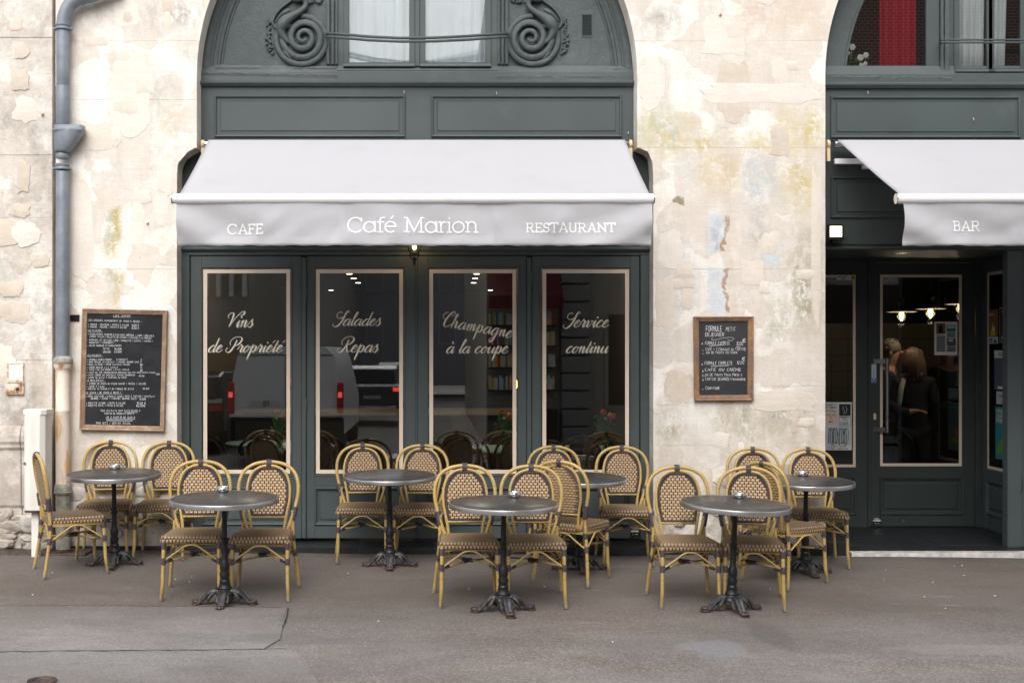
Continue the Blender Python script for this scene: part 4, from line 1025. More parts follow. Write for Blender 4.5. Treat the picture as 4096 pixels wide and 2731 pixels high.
# ---- tympanum of the first arch
ty=thing('tympanum','old green painted tympanum with carved scrolls on both sides of the curtained window','tympanum',(XC,GY,Z(290,GY)))
yT=GY+.03; sT=4800/(10+GY); ra=RA+.02; zt0=Z(300,0)
def arc(rad,a0,a1,n=40): return [(XC+rad*math.cos(R(a0+(a1-a0)*i/n)),zt0+rad*math.sin(R(a0+(a1-a0)*i/n))) for i in range(n+1)]
wx0,wx1=X(1352,yT),X(1990,yT); wz1=Z(-560,yT)
zb_=Z(300,GY)
xl_=[XC-ra+(wx0-XC+ra)*i/24 for i in range(25)]
for s in(0,1):
    mb=MB(); xs=xl_ if s==0 else [wx1+(XC+ra-wx1)*i/24 for i in range(25)]
    for p,q in zip(xs,xs[1:]):
        def top(x): d=abs(x-XC); return zt0+math.sqrt(max(0,ra*ra-d*d))
        for j in range(10):
            u,v=j/10,(j+1)/10
            mb.quad((p,yT,zb_+(top(p)-zb_)*u),(q,yT,zb_+(top(q)-zb_)*u),(q,yT,zb_+(top(q)-zb_)*v),(p,yT,zb_+(top(p)-zb_)*v))
    mb.build('panel',M['green_old'],ty)
mb=MB()
for rad,r_ in((RA-.075,.012),(RA-.135,.016),(RA-.165,.008)):
    p=arc(rad,-2,182); mb.tube([(a,yT-.002,b) for a,b in p],r_,8)
p=arc(RA-.03,-2,182,60); mb.tube([(a,yT+.02,b) for a,b in p],.052,8,flat=1)
mb.build('arch_moulding',M['green_old'],ty,True)
rb=random.Random(4)
def rough_board(pts,y0,thick,name='sill_board',par=None):   # ragged-edged board: list of (px,py_top,py_bot)
    mb=MB(); n=len(pts)
    for px,a,b in pts:
        for q,yy in((a,y0+.03),(a,y0),((a+b)/2+rb.uniform(-2,2),y0-thick+rb.uniform(-.004,.004)),(b,y0-thick*.9),(b,y0+.03)): mb.v.append((X(px,y0),yy,Z(q,y0)))
    for i in range(n-1):
        for k in range(5): l=(k+1)%5; mb.f.append((i*5+k,i*5+l,(i+1)*5+l,(i+1)*5+k))
    mb.f+=[tuple(range(5)),tuple(range((n-1)*5,n*5))[::-1]]
    return mb.build(name,M['green_old'],par or ty,smooth='auto')
def wob(a,b,f0,f1,n=26): return [(a+(b-a)*i/n,f0(i/n)+rb.uniform(-1.5,1.5),f1(i/n)+rb.uniform(-1.5,1.5)) for i in range(n+1)]
rough_board(wob(862,1346,lambda t:260+6*t,lambda t:284+2*t),yT-.012,.018); rough_board(wob(808,1350,lambda t:284+3*t,lambda t:303+14*t),yT-.02,.028)
rough_board(wob(2010,2478,lambda t:286-20*t,lambda t:296-6*t),yT-.012,.018); rough_board(wob(1987,2533,lambda t:292+2*t,lambda t:322+8*t-18*t*t),yT-.02,.028)
mb=MB(); extr(mb,[(yT-.01,274),(yT-.034,279),(yT-.04,286),(yT-.032,291),(yT-.032,305),(yT-.026,309),(yT+.02,309)],X(1350,yT),X(1990,yT),yT).build('window_sill',M['green'],ty)
# window of the tympanum
def casement(par,px0,px1,pyb,pyt,bars,y,mull,glz,sheerx,mname='green'):
    mb=MB(); pbox(mb,px0,px0+42,pyt,pyb,y,y+.06,y); pbox(mb,px1-42,px1,pyt,pyb,y,y+.06,y); mb.build('window_frame',M[mname],par,bevel=.003)
    for a,b in bars:
        f=MB(); pbox(f,a-22,a,pyt,pyb-8,y-.018,y+.02,y); pbox(f,b,b+22,pyt,pyb-8,y-.018,y+.02,y); pbox(f,a-.01,b+.01,pyb-26,pyb-8,y-.0175,y+.02,y)
        fo=f.build('sash',M[mname],par,bevel=.003); g=MB(); pbox(g,a,b,pyt,pyb-26,y-.002,y+.004,y); g.build('pane',M['glassU'],fo)
        r=MB(); extr(r,[(y-.018,pyb-22),(y-.04,pyb-16),(y-.045,pyb-9),(y-.035,pyb-5),(y-.018,pyb-5)],X(a-22,y),X(b+22,y),y); r.build('rail',M[mname],fo,smooth='auto')
casement(ty,1346,1995,278,-560,((1397,1637),(1702,1942)),yT-.006,0,1,0)
mb=MB(); pbox(mb,1659,1680,-560,270,yT-.03,yT+.02,yT); mb.build('mullion',M['green'],ty,bevel=.006)
mb=MB()
for a,b in((1306,1320),(1326,1338),(1342,1352)): pbox(mb,a,b,-560,262,yT-.03,yT+.01,yT)
mb.build('pilaster',M['green_old'],ty,bevel=.006)
mb=MB()
for a,b in((1990,2000),(2005,2016),(2020,2033)): pbox(mb,a,b,-560,262,yT-.03,yT+.01,yT)
mb.build('pilaster',M['green_old'],ty,bevel=.006)
# curved safety rail
rail=thing('guard_rail','thin curved green iron rail across the upper café window','rail',(X(1670,yT),yT-.1,Z(140,yT)))
mb=MB(); pts=[(1304,134),(1360,137),(1480,148),(1600,153),(1740,152),(1880,145),(1980,137),(2032,134)]
def dep(px): t=(px-1304)/728; return -.06-.14*math.sin(PI*t)
for d,r_ in((0,.012),(14,.012)): mb.tube([(X(a,dep(a)),dep(a),Z(b+d,dep(a))) for a,b in pts],r_,8)
mb2=MB(); 
mb.tube([(X(1304,yT),yT,Z(136,yT)),(X(1304,-.06),-.06,Z(140,-.06))],.016,8); mb.tube([(X(2032,yT),yT,Z(136,yT)),(X(2032,-.06),-.06,Z(140,-.06))],.016,8)
mb.build('bar',M['green'],rail,True)
# sheer curtains behind
def curtain(name,label,px0,px1,py0,py1,y,mat,folds,amp,group=None,gather=None):
    mb=MB(); n=folds*8; m=14
    for j in range(m+1):
        v=j/m; 
        for i in range(n+1):
            u=i/n; yy=y+amp*math.sin(u*folds*2*PI+math.sin(u*9)*1.2)+amp*.4*math.sin(u*folds*5+v*2)
            pxx=px0+(px1-px0)*u
            if gather: pxx=gather(u,v)
            mb.v.append((X(pxx,y),yy,Z(py0+(py1-py0)*v,y)))
    for j in range(m):
        for i in range(n): a=j*(n+1)+i; mb.f.append((a,a+1,a+n+2,a+n+1))
    o=mb.build(name,mat,smooth=True); return tag(o,label,'curtain',group)
curtain('sheer_curtain','white sheer curtain behind the left pane of the upper café window',1362,1668,-560,262,yT+.045,M['sheer'],7,.012,'sheer curtains of the upper café window')
curtain('sheer_curtain','white sheer curtain behind the right pane of the upper café window',1672,1980,-560,262,yT+.045,M['sheer'],7,.012,'sheer curtains of the upper café window')
# carved scrolls with long-necked birds
def scroll(mir,label):
    t=thing('carved_scroll',label,'carving',(X(2152 if mir else 1190,yT),yT,Z(150,yT)))
    def C(px,py,d=0): 
        px=px if not mir else 3338-px
        return (X(px,yT),yT-d,Z(py,yT))
    def P(zx,zy,d=0): return C(1000+zx/5.2275,zy/5.2275,d)
    # spiral ribbon: centre (1135,810) zoomed
    pts=[];rs_=[]
    for i in range(90):
        a=i/89*2*PI*2.6; rad=60+ (i/89)**1.25*430; ang=a+.3
        pts.append(P(1130+rad*math.cos(ang),820-rad*math.sin(ang)*-1.02,.024+.028*(1-i/89))); rs_.append(.012+.020*min(1,(i/89)*1.6))
    mb=MB(); mb.tube(pts,rs_,8,flat=.7)
    mb.build('spiral',M['green_old'],t,True)
    mb=MB(); rim_=[P(1085+530*math.cos(R(a)),850-530*math.sin(R(a)),.0) for a in range(0,360,12)]; n_=len(rim_); mb.v=rim_+[(a,b-.010,c) for a,b,c in rim_]; mb.f=[tuple(range(n_,2*n_))]+[(i,(i+1)%n_,n_+(i+1)%n_,n_+i) for i in range(n_)]; mb.build('back_disc',M['green_old'],t)
    mb=MB(); loop=[]
    for i in range(50):
        a=R(150+i/49*300); loop.append(P(1080+520*math.cos(a),860-500*math.sin(a),.018))
    mb.tube(loop,.026,8); mb.tube([(x*1,y-.004,z) for x,y,z in loop][5:-5],.006,6)
    mb.tube(cr([P(560,620,.01),P(480,500,.01),P(540,330,.012),P(680,170,.014),P(880,20,.012),P(960,-120,.01)],5),[.02]*26,8,flat=.6)
    mb.build('outer_band',M['green_old'],t,True)
    # bird: body, neck, head, wing, legs, tail
    mb=MB(); mb.tube(cr([P(980,965,.02),P(800,890,.028),P(690,770,.034),P(660,620,.038),P(760,470,.045),P(930,360,.05),P(1080,260,.045),P(1170,150,.035),P(1150,30,.032),P(1040,-30,.04),P(960,30,.045),P(930,60,.04)],5),
        [1.35*q for q in [.008,.010,.012,.015,.017,.019,.022,.024,.026,.028,.030,.032,.034,.036,.038,.041,.044,.046,.047,.046,.044,.042,.038,.034,.030,.027,.025,.023,.022,.022]+[.021]*8+[.022,.024,.025,.026,.026,.026,.025,.024,.024,.022,.018,.016,.014,.012,.010,.009,.008,.007][:18]],10,flat=.8)
    mb.ball(P(1010,0,.04),.035,10,8,(1.3,.8,.9)); mb.build('bird',M['green_old'],t,True)
    mb=MB()
    for k in range(4): mb.tube(cr([P(540+25*k,500-22*k,.03),P(660+18*k,350-5*k,.05),P(790+10*k,250+6*k,.052),P(860,245+6*k,.045)],4),[.006,.008,.010,.011,.011,.012,.012,.012,.011,.010,.009,.008,.006],6)
    mb.build('wing',M['green_old'],t,True)
    mb=MB(); mb.tube(cr([P(760,560,.04),P(720,660,.045),P(755,770,.03)],5),[.022,.020,.017,.013,.010,.009,.008,.007,.006,.006,.005],8); mb.tube([P(800,600,.04),P(860,560,.035),P(960,545,.02)],[.016,.012,.008],7); mb.build('leg',M['green_old'],t,True)
    # string of flowers down the outer side and leaves on the band
    mb=MB(); r2=random.Random(3+mir)
    for zx,zy in((400,430),(420,480),(380,540),(400,600),(390,650),(400,700),(360,720),(390,760),(400,800),(350,840),(390,880),(430,900),(370,940),(420,980),(450,1020),(400,1030),(420,1080),(470,1120)):
        for k in range(3): mb.ball(P(zx+r2.uniform(-28,28),zy+r2.uniform(-20,20),.015),r2.uniform(.007,.013),7,5)
    for a in range(185,400,16):
        q=R(a); x0_,y0_=1080+500*math.cos(q),860-480*math.sin(q); mb.tube([P(x0_,y0_,.02),P(x0_+60*math.sin(q)+r2.uniform(-25,25),y0_+60*math.cos(q)+r2.uniform(-25,25),.028)],[.009,.003],6)
    for k in range(22): mb.ball(P(r2.uniform(1240,1520),r2.uniform(-60,70),.014),r2.uniform(.008,.018),7,5)
    mb.tube(cr([P(700,1080,.02),P(780,1160,.035),P(860,1260,.025),P(900,1300,.01)],4),[.009,.011,.013,.015,.015,.015,.014,.012,.010,.009,.007,.006,.004],7)
    for zx,zy in((1480,560),(1510,640),(1500,720),(1470,900),(1500,1060),(1420,1240)): mb.ball(P(zx,zy,.02),.014,7,5,(.8,.8,1.8))
    mb.build('garland',M['green_old'],t,True,kind='stuff')
scroll(0,'carved bird and spiral scroll left of the upper café window'); scroll(1,'carved bird and spiral scroll right of the upper café window')
# vent grille
t=thing('vent_grille','small green louvred vent grille at the right of the tympanum','vent',(X(2348,yT),yT,Z(100,yT)))
mb=MB(); mb.ring(RX(2324,2371,55,149,yT-.004),[(0,yT),(0,yT-.006),(.010,yT-.006),(.012,yT-.001)],True); mb.build('frame',M['green'],t)
for k in range(15): mb=MB(); z=Z(63+k*5.6,yT); mb.obox((X(2347.5,yT),yT-.006,z),(.040,0,0),(0,.004,-.004),(0,.0008,.0008)); mb.build('louvre',M['green'],t)
# small brass hooks on the fascia
for k,(px,py,l) in enumerate(((1617,372,'above the left frieze panel'),(1986,377,'above the right frieze panel'),(2512,534,'right of the frieze beside the stone'),(3466,373,'above the bar frieze panel'),(3887,480,'in the middle of the bar frieze panel'))):
    x,z=X(px,GY),Z(py,GY); y0_=GY-.022 if k!=2 else GY; mb=MB(); mb.tube([(x,y0_+.02,z+.01),(x,y0_-.012,z+.008),(x,y0_-.018,z-.004),(x,y0_-.008,z-.012),(x,y0_-.002,z-.006)],.0032,6); o=mb.build('hook',M['beige'],smooth=True); tag(o,'small brass hook '+l,'hook','brass hooks on the green fascias')
# ================================================================ AWNINGS
def awning(name,label,pxa,pxb,pfa,pfb,bar_a,bar_b,va,vb,seams,text,arms):
    t=thing(name,label,'awning',((X(pxa)+X(pxb))/2,.1,Z(700))); yb_,yt=-1.19,.07
    zt=Z(562,yt)+.004; zb=Z(781,yb_); n,m=90,24; mb=MB()
    for th in(0,.004):
        for j in range(m+1):
            v=j/m; y=yt+(yb_-yt)*v
            for i in range(n+1):
                u=i/n; x=(X(pxa,yt)*(1-v)+X(pfa,yb_)*v)*(1-u)+(X(pxb,yt)*(1-v)+X(pfb,yb_)*v)*u
                sag=-.018*math.sin(PI*v)*(.6+.4*math.sin(u*PI))
                q=mnoise.noise(Vector((x*2.2,v*1.6,3)))*.005+mnoise.noise(Vector((x*7,v*3.5+x*2,1)))*.0022
                for s in seams:
                    d=u-s; q+=.0025*math.exp(-(d/.004)**2)+.0016*math.sin((x*1+v*1.2)*90)*math.exp(-((d-.03)/.03)**2)*(1-v)
                mb.v.append((x,y,zt+(zb-zt)*v+sag+q*math.sin(PI*min(1,v*1.0+.04))-th))
    N=(n+1)*(m+1)
    for k in range(2):
        for j in range(m):
            for i in range(n): a=k*N+j*(n+1)+i; f=(a,a+1,a+n+2,a+n+1); mb.f.append(f if k else f[::-1])
    for j in range(m):
        for i in(0,n): a=j*(n+1)+i; mb.f.append((a,a+n+1,a+n+1+N,a+N))
    mb.build('canopy_cloth',M['fabric'],t,True)
    # front bar
    mb=MB(); zc=Z(795,yb_); xa,xb=X(bar_a,yb_),X(bar_b,yb_)
    mb.lathe((xa+.004,yb_,zc),[(.026,0),(.036,.002),(.0375,.01),(.0375,xb-xa-.018),(.036,xb-xa-.010),(.026,xb-xa-.008)],24,'x'); bo=mb.build('front_bar',M['white'],t,'auto')
    mb=MB(); mb.lathe((xa-.003,yb_,zc),[(.03,0),(.039,.001),(.039,.006),(.03,.007)],20,'x'); mb.lathe((xb-.004,yb_,zc),[(.03,0),(.039,.001),(.039,.006),(.03,.007)],20,'x'); mb.build('end_cap',M['steel'],bo,'auto')
    # valance
    x0_,x1_=X(va,yb_),X(vb,yb_); z1,z0=Z(812,yb_),Z(983,yb_); yv=yb_-.012
    def vy(x,z):
        v=(z1-z)/(z1-z0); u=(x-x0_)/(x1_-x0_); a=.016*math.sin(x*3.1+.6)+.009*math.sin(x*7.3+v*1.5)
        for e,s in((u,1),(1-u,-1)):
            d=e*(x1_-x0_); a+=.040*math.exp(-d/.40)*math.sin((d*9-v*5.5)+.4)
        a+=.030*mnoise.noise(Vector((x*2.4,z*3.4+x*1.6,1.7)))+.014*mnoise.noise(Vector((x*6,z*9-x*3,4)))
        for s in seams:
            dd=u-s-.005
            if dd>0: a+=.016*math.exp(-dd*16)*math.sin(dd*50-v*6+1)
        return yv+a*(.25+.75*v)
    n,m=150,16; mb=MB()
    for th in(0,.003):
        for j in range(m+1):
            for i in range(n+1):
                x=x0_+(x1_-x0_)*i/n; z=z1+(z0-z1)*j/m; zz=z
                if j==m: zz=z+.002*math.sin(x*40)+.0015*math.sin(x*17)
                mb.v.append((x,vy(x,z)+th-(.003 if j>=m-2 else 0),zz))
    N=(n+1)*(m+1)
    for k in range(2):
        for j in range(m):
            for i in range(n): a=k*N+j*(n+1)+i; f=(a,a+n+1,a+n+2,a+1); mb.f.append(f if not k else f[::-1])
    for i in range(n): a=m*(n+1)+i; mb.f.append((a,a+N,a+N+1,a+1))
    va_=mb.build('valance',M['fabric'],t,True)
    st=MB()
    for s in seams:
        x=x0_+(x1_-x0_)*s
        for d in(-.006,.006): ribbon(st,[(x+d,z1+(z0-z1)*j/20) for j in range(21)],lambda a,b,c:.0016,lambda x,z:(x,vy(x,z)-.0015,z))
    ribbon(st,[(x0_+.005+(x1_-x0_-.01)*j/150,z0+.05) for j in range(151)],lambda a,b,c:.0014,lambda x,z:(x,vy(x,z)-.0015,z))
    st.build('seam_stitching',M['fabric'],va_)
    for tx,px,base,cap,th,sp,xs in text:
        mb=MB(); size=cap*(10+yb_)/4800; slab(mb,tx,X(px,yb_),Z(base,yb_),size,lambda x,z:(x,vy(x,z)-.004,z),th,sp,xs); mb.build('lettering',M['letter'],va_)
    for px,kind in arms:
        s=1 if px<2000 or px>3000 else -1
        mb=MB(); x=X(px,.1); zz=Z(577,.1)
        mb.lathe((x-.014,.1,zz),[(.02,0),(.034,.002),(.036,.008),(.036,.022),(.03,.028)],20,'x')
        mb.obox((x,.102,zz-.07),(.013,0,0),(0,.02,0),(0,.005,.075)); mb.build('bracket',M['beige'],t,'auto')
    mb=MB(); mb.lathe((X(pxa,.1)-.03,.105,Z(577,.1)),[(.026,0),(.030,.004),(.030,X(pxb,.1)-X(pxa,.1)+.05),(.026,X(pxb,.1)-X(pxa,.1)+.056)],18,'x'); mb.build('roller',M['steel'],t,'auto')
    # folding arms under the cloth
    for a,b,e in arms_geo[name+str(pxa)]:
        mb=MB(); A=Vector((X(a,.1),.10,Z(650,.1))); E=Vector((X(b,-.5),-.45,Z(730,-.45))); B=Vector((X(e,yb_),yb_+.03,zc+.01))
        mb.tube([A,E],[.020,.017],8); mb.tube([E,B],[.017,.014],8); mb.ball(E,.03,10,8); mb.obox(A+Vector((0,.03,0)),(.05,0,0),(0,.03,0),(0,0,.05)); mb.build('folding_arm',M['white'],t,'auto')
    mb=MB(); pbox(mb,pxa-12,pxb+14,634,656,.10,.13,.1); mb.build('torsion_bar',M['white'],t,bevel=.004)
    return t
arms_geo={'awning833':[(1000,1300,880),(2330,2050,2450)],'awning3352':[(3480,3750,3700)]}
awning('awning','long pale grey awning lettered Café Marion over the four café windows',833,2500,716,2601,689,2616,707,2606,(.336,.668),
    [('CAFE',909,937,40,.12,.03,1.02),('Café Marion',1390,932,62,.09,-.02,1.06),('RESTAURANT',2103,931,38,.115,.03,1.04)],((812,0),(2522,0)))
awning('awning','pale grey awning lettered BAR over the bar door at the right edge',3352,4900,3604,5200,3584,5220,3612,5200,(.42,),[('BAR',3810,925,40,.12,.03,1.0)],((3312,0),))
# ================================================================ BAR FRONT (second arch)
bar=thing('bar_shopfront','dark green timber bar front with recessed glazed entrance at the right edge','shopfront',(X(3900),GY,0))
extr(MB(),[(GY+.02,262),(GY-.012,300),(GY-.016,331),(GY-.040,335),(GY-.052,341),(GY-.050,346),(GY-.034,351),(GY-.030,354),(GY+.02,354)],X(3296,GY),X(5000,GY)).build('cornice',M['green'],bar)
mb=MB(); pbox(mb,3296,5000,354,562,GY,GY+.05); mb.build('frieze_board',M['green'],bar)
moulded_panel(bar,3320,4081,385,554,GY-.001,M['green']); moulded_panel(bar,4180,4900,385,554,GY-.001,M['green'])
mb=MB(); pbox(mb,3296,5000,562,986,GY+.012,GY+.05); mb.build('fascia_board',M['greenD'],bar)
moulded_panel(bar,3322,4081,706,874,GY+.011,M['greenD']); moulded_panel(bar,4180,4900,706,874,GY+.011,M['greenD'])
extr(MB(),[(GY+.012,984),(GY-.02,988),(GY-.03,994),(GY-.02,999),(GY+.0,1001),(GY+.06,1001)],X(3296,GY),X(5000,GY)).build('lintel_moulding',M['greenD'],bar)
mb=MB(); xs=[3300+k*12 for k in range(28)]; mb.tube([(X(p,GY),GY-.004+.002*math.sin(p*.05),Z(978+1.5*math.sin(p*.013),GY)) for p in xs],.004,6); o=mb.build('cable',M['blk'],smooth=True); tag(o,'thin dark cable running along the bar fascia below the floodlight','cable')
DY=1.40; CZ=2.53
XS=5.17
MB().box(X(3296,GY)-.1,XS+.05,GY+.06,DY+.03,CZ,CZ+.05).build('porch_ceiling',M['greenD'],bar)
MB().box(X(3296,GY)-.16,X(3296,GY)-.10,.43,DY+.03,-.02,CZ-.001).build('porch_wall',M['greenD'],bar)
# splayed side window of the porch
def SB(mb,y0,y1,z0,z1,x0=XS,x1=XS+.05): mb.box(x0,x1,y0,y1,z0,z1); return mb
sw=thing('porch_side_window','tall narrow side window of the bar porch, papered with posters','window',(XS,.8,.02))
ya,yb2=.42,1.30; gza,gzb=Z(1873,1.30),Z(1091,1.30)
mb=MB(); SB(mb,GY+.06,ya,.0,CZ-.001); SB(mb,yb2,DY,.0,CZ-.001); SB(mb,ya,yb2,gzb,CZ-.0015); SB(mb,ya,yb2,gza-.10,gza); SB(mb,ya,yb2,.0,.14); mb.build('frame',M['green'],sw,bevel=.003)
mb=MB(); 
def ringx(mb,y0,y1,z0,z1,prof,fill):   # ring in the plane x=const; prof (inset,x)
    b=len(mb.v)
    for ins,x in prof: mb.v+=[(x,y0+ins,z0+ins),(x,y1-ins,z0+ins),(x,y1-ins,z1-ins),(x,y0+ins,z1-ins)]
    for i in range(len(prof)-1):
        for k in range(4): l=(k+1)%4; mb.f.append((b+i*4+k,b+i*4+l,b+(i+1)*4+l,b+(i+1)*4+k))
    if fill: i=len(prof)-1; mb.f.append((b+i*4,b+i*4+1,b+i*4+2,b+i*4+3))
    return mb
ringx(MB(),ya,yb2,.14,gza-.10,[(0,XS),(.01,XS-.018),(.025,XS-.012),(.03,XS+.006),(.055,XS+.008),(.06,XS-.002),(.07,XS-.006)],True).build('lower_panel',M['green'],sw)
ringx(MB(),ya,yb2,gza,gzb,[(0,XS+.010),(0,XS+.008),(.028,XS+.008),(.028,XS+.010)],False).build('cream_border',M['cream'],sw)
MB().box(XS+.011,XS+.017,ya,yb2,gza,gzb).build('pane',M['glass'],sw)
post=MB().box(X(4031,.2),X(4090,.2),.2,.30,.0,CZ+.02); post.box(X(4090,.21),X(4400,.21),.23,.30,.0,CZ+.02); post.build('porch_post',M['green'],bar,bevel=.006)
moulded_panel(bar,4140,4390,1300,2020,.229,M['green'],'side_panel')
hk=MB(); hk.tube([(X(4084,.2),.19,Z(1918,.2)),(X(4088,.2),.185,Z(1926,.2)),(X(4086,.2),.188,Z(1962,.2)),(X(4078,.2),.18,Z(1968,.2))],.004,6); hk.build('latch_hook',M['blk'],bar,True)
# fixed light left of door
sY=4800/(10+DY)
def DX(px): return X(px,DY)
def DZ(py): return Z(py,DY)
xl=X(3296,GY)-.1
fx=thing('fixed_side_light','narrow fixed glazed panel left of the bar door','window',(xl+.2,DY,.0))
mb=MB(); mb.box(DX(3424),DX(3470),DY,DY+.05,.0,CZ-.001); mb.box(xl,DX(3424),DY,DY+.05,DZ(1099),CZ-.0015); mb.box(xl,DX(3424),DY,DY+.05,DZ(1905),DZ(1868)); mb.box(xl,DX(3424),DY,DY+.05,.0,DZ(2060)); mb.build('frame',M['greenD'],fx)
mb=MB(); mb.ring([(xl,DZ(2060)),(DX(3428),DZ(2060)),(DX(3428),DZ(1905)),(xl,DZ(1905))],[(0,DY+.002),(.01,DY-.014),(.025,DY-.01),(.03,DY+.006),(.052,DY+.008),(.056,DY),(.07,DY-.004)],True); mb.build('lower_panel',M['greenD'],fx)
mb=MB(); mb.ring([(xl,DZ(1868)),(DX(3424),DZ(1868)),(DX(3424),DZ(1099)),(xl,DZ(1099))],[(0,DY+.011),(0,DY+.009),(.026,DY+.009),(.026,DY+.011)]); mb.build('cream_border',M['cream'],fx)
MB().box(xl,DX(3424),DY+.012,DY+.018,DZ(1868),DZ(1099)).build('pane',M['glass'],fx)
MB().box(DX(3471),DX(3482),DY-.012,DY+.05,.0,CZ-.001).build('door_post',M['greenD'],bar,bevel=.004)
MB().box(DX(3902),XS,DY-.006,DY+.05,.0,CZ-.001).build('door_post',M['greenD'],bar,bevel=.004)
MB().box(DX(3482),DX(3902),DY,DY+.05,DZ(1050),CZ-.001).build('transom',M['greenD'],bar)
door=thing('glazed_door','tall glazed bar door with long steel pull handle and a clipping taped inside','door',(DX(3690),DY,.006))
mb=MB(); mb.box(DX(3484),DX(3521),DY+.002,DY+.048,.008,DZ(1053)); mb.box(DX(3849),DX(3900),DY+.002,DY+.048,.008,DZ(1053)); mb.box(DX(3521),DX(3849),DY+.0025,DY+.048,DZ(1098),DZ(1053)); mb.box(DX(3521),DX(3849),DY+.0025,DY+.048,DZ(1906),DZ(1864)); mb.box(DX(3521),DX(3849),DY+.0025,DY+.048,.008,DZ(2058)); mb.build('frame',M['greenD'],door,bevel=.002)
mb=MB(); mb.ring([(DX(3516),DZ(2059)),(DX(3856),DZ(2059)),(DX(3856),DZ(1905)),(DX(3516),DZ(1905))],[(0,DY+.004),(.01,DY-.014),(.025,DY-.01),(.03,DY+.006),(.052,DY+.008),(.056,DY),(.07,DY-.004)],True); mb.build('lower_panel',M['greenD'],door)
mb=MB(); mb.ring([(DX(3521),DZ(1864)),(DX(3849),DZ(1864)),(DX(3849),DZ(1098)),(DX(3521),DZ(1098))],[(0,DY+.011),(0,DY+.009),(.027,DY+.009),(.027,DY+.011)]); mb.build('cream_border',M['cream'],door)
MB().box(DX(3521),DX(3849),DY+.012,DY+.018,DZ(1864),DZ(1098)).build('pane',M['glass'],door)
hx=DX(3537); mb=MB(); mb.tube([(hx,DY-.075,DZ(1728)),(hx,DY-.075,DZ(1434))],.017,14); hd=mb.build('handle',M['handle'],door,'auto')
for py in(1445,1717): mb=MB(); mb.obox(((hx+DX(3496))/2,DY-.028,DZ(py)),((hx-DX(3496))/2,-.034,0),(.002,.003,0),(0,0,.022)); mb.box(DX(3494),DX(3503),DY-.004,DY+.002,DZ(py)-.022,DZ(py)+.022); mb.build('bracket',M['handle'],hd)
mb=MB(); mb.prism([(DX(3499)+.013*math.cos(a*PI/8),DZ(1665)+(.018 if math.sin(a*PI/8)>0 else -.018)+.013*math.sin(a*PI/8)) for a in range(16)],DY-.006,DY+.003); mb.build('lock_plate',M['beige'],door,bevel=.002)
for py in(1230,1125,1600,2000): 
    mb=MB(); mb.lathe((DX(3902),DY-.012,DZ(py)),[(.006,-.04),(.011,-.036),(.011,.036),(.006,.04)],10); mb.build('hinge',M['greenD'],door,'auto')
mb=MB(); mb.lathe((DX(3611),DY-.006,DZ(2081)),[(.013,-.004),(.013,.004),(.005,.006)],14,'y'); mb.build('bolt',M['handle'],door,'auto')
# stickers and papers on the glass: thin sheets with printed strokes
def paper(name,label,cat,x0,x1,z0,z1,y,mat,prints,axis='y'):
    """prints: (material, list of drawing calls on a MB with mapping mp)"""
    t=thing(name,label,cat,((x0+x1)/2 if axis=='y' else y,y if axis=='y' else (x0+x1)/2,z0))
    mp=(lambda u,v,o=0:(x0+(x1-x0)*u,y-.0004-o,z0+(z1-z0)*v)) if axis=='y' else (lambda u,v,o=0:(y-.0004-o,x0+(x1-x0)*(1-u),z0+(z1-z0)*v))
    if axis=='y': MB().box(x0,x1,y,y+.0012,z0,z1).build('sheet',mat,t)
    else: MB().box(y,y+.0012,x0,x1,z0,z1).build('sheet',mat,t)
    asp=(x1-x0)/(z1-z0)
    lay=0
    for kind,m_,args in prints:
        lay+=1; o=.0006*lay; mb=MB()
        if kind=='rect': u0,v0,u1,v1=args; mb.quad(mp(u0,v0,o),mp(u1,v0,o),mp(u1,v1,o),mp(u0,v1,o)); nm='print_block'
        elif kind=='text':
            tx,u,v,s_,th=args; hand(mb,tx,u*asp,v,s_,lambda a,b:mp(a/asp,b,o),th,slant=0); nm='lettering'
        elif kind=='lines':
            u0,v0,u1,v1,n=args
            for k in range(n):
                v=v0+(v1-v0)*(k+.5)/n; h=(v1-v0)/n*.28; mb.quad(mp(u0,v-h,o),mp(u1-((k*37)%7)*.01*(u1-u0),v-h,o),mp(u1-((k*37)%7)*.01*(u1-u0),v+h,o),mp(u0,v+h,o))
            nm='text_lines'
        elif kind=='poly':
            mb.poly([mp(a,b,o) for a,b in args]); nm='print_shape'
        elif kind=='strokes':
            w_,lst=args; nm='drawing'
            for l_ in lst: ribbon(mb,[(a*asp,b) for a,b in l_],lambda a,b,c:w_,lambda a,b:mp(a/asp,b,o))
        mb.build(nm,m_,t)
    return t
K,Wh=M['ink'],M['paper']; M['sky']=flatm('pale_blue_print',(.55,.62,.66)); M['redp']=flatm('red_print',(.6,.04,.03)); M['tealp']=flatm('teal_print',(.03,.22,.26)); M['brownp']=flatm('brown_print',(.22,.10,.03)); M['skinp']=flatm('pale_pink_print',(.75,.62,.52)); M['grayp']=flatm('grey_print',(.10,.11,.13))
paper('camera_sticker','white and yellow surveillance caméra sticker on the narrow side light','sticker',DX(3347),DX(3423),DZ(1120),DZ(1100),DY+.006,Wh,[('rect',M['yellow'],(.76,.04,.98,.96)),('text',K,('surveillance',.07,.58,.26,.2)),('text',K,('caméra'.replace('é','e'),.22,.16,.26,.2)),('poly',K,[(.80,.5),(.92,.62),(.95,.5),(.88,.4),(.86,.25),(.82,.25)])])
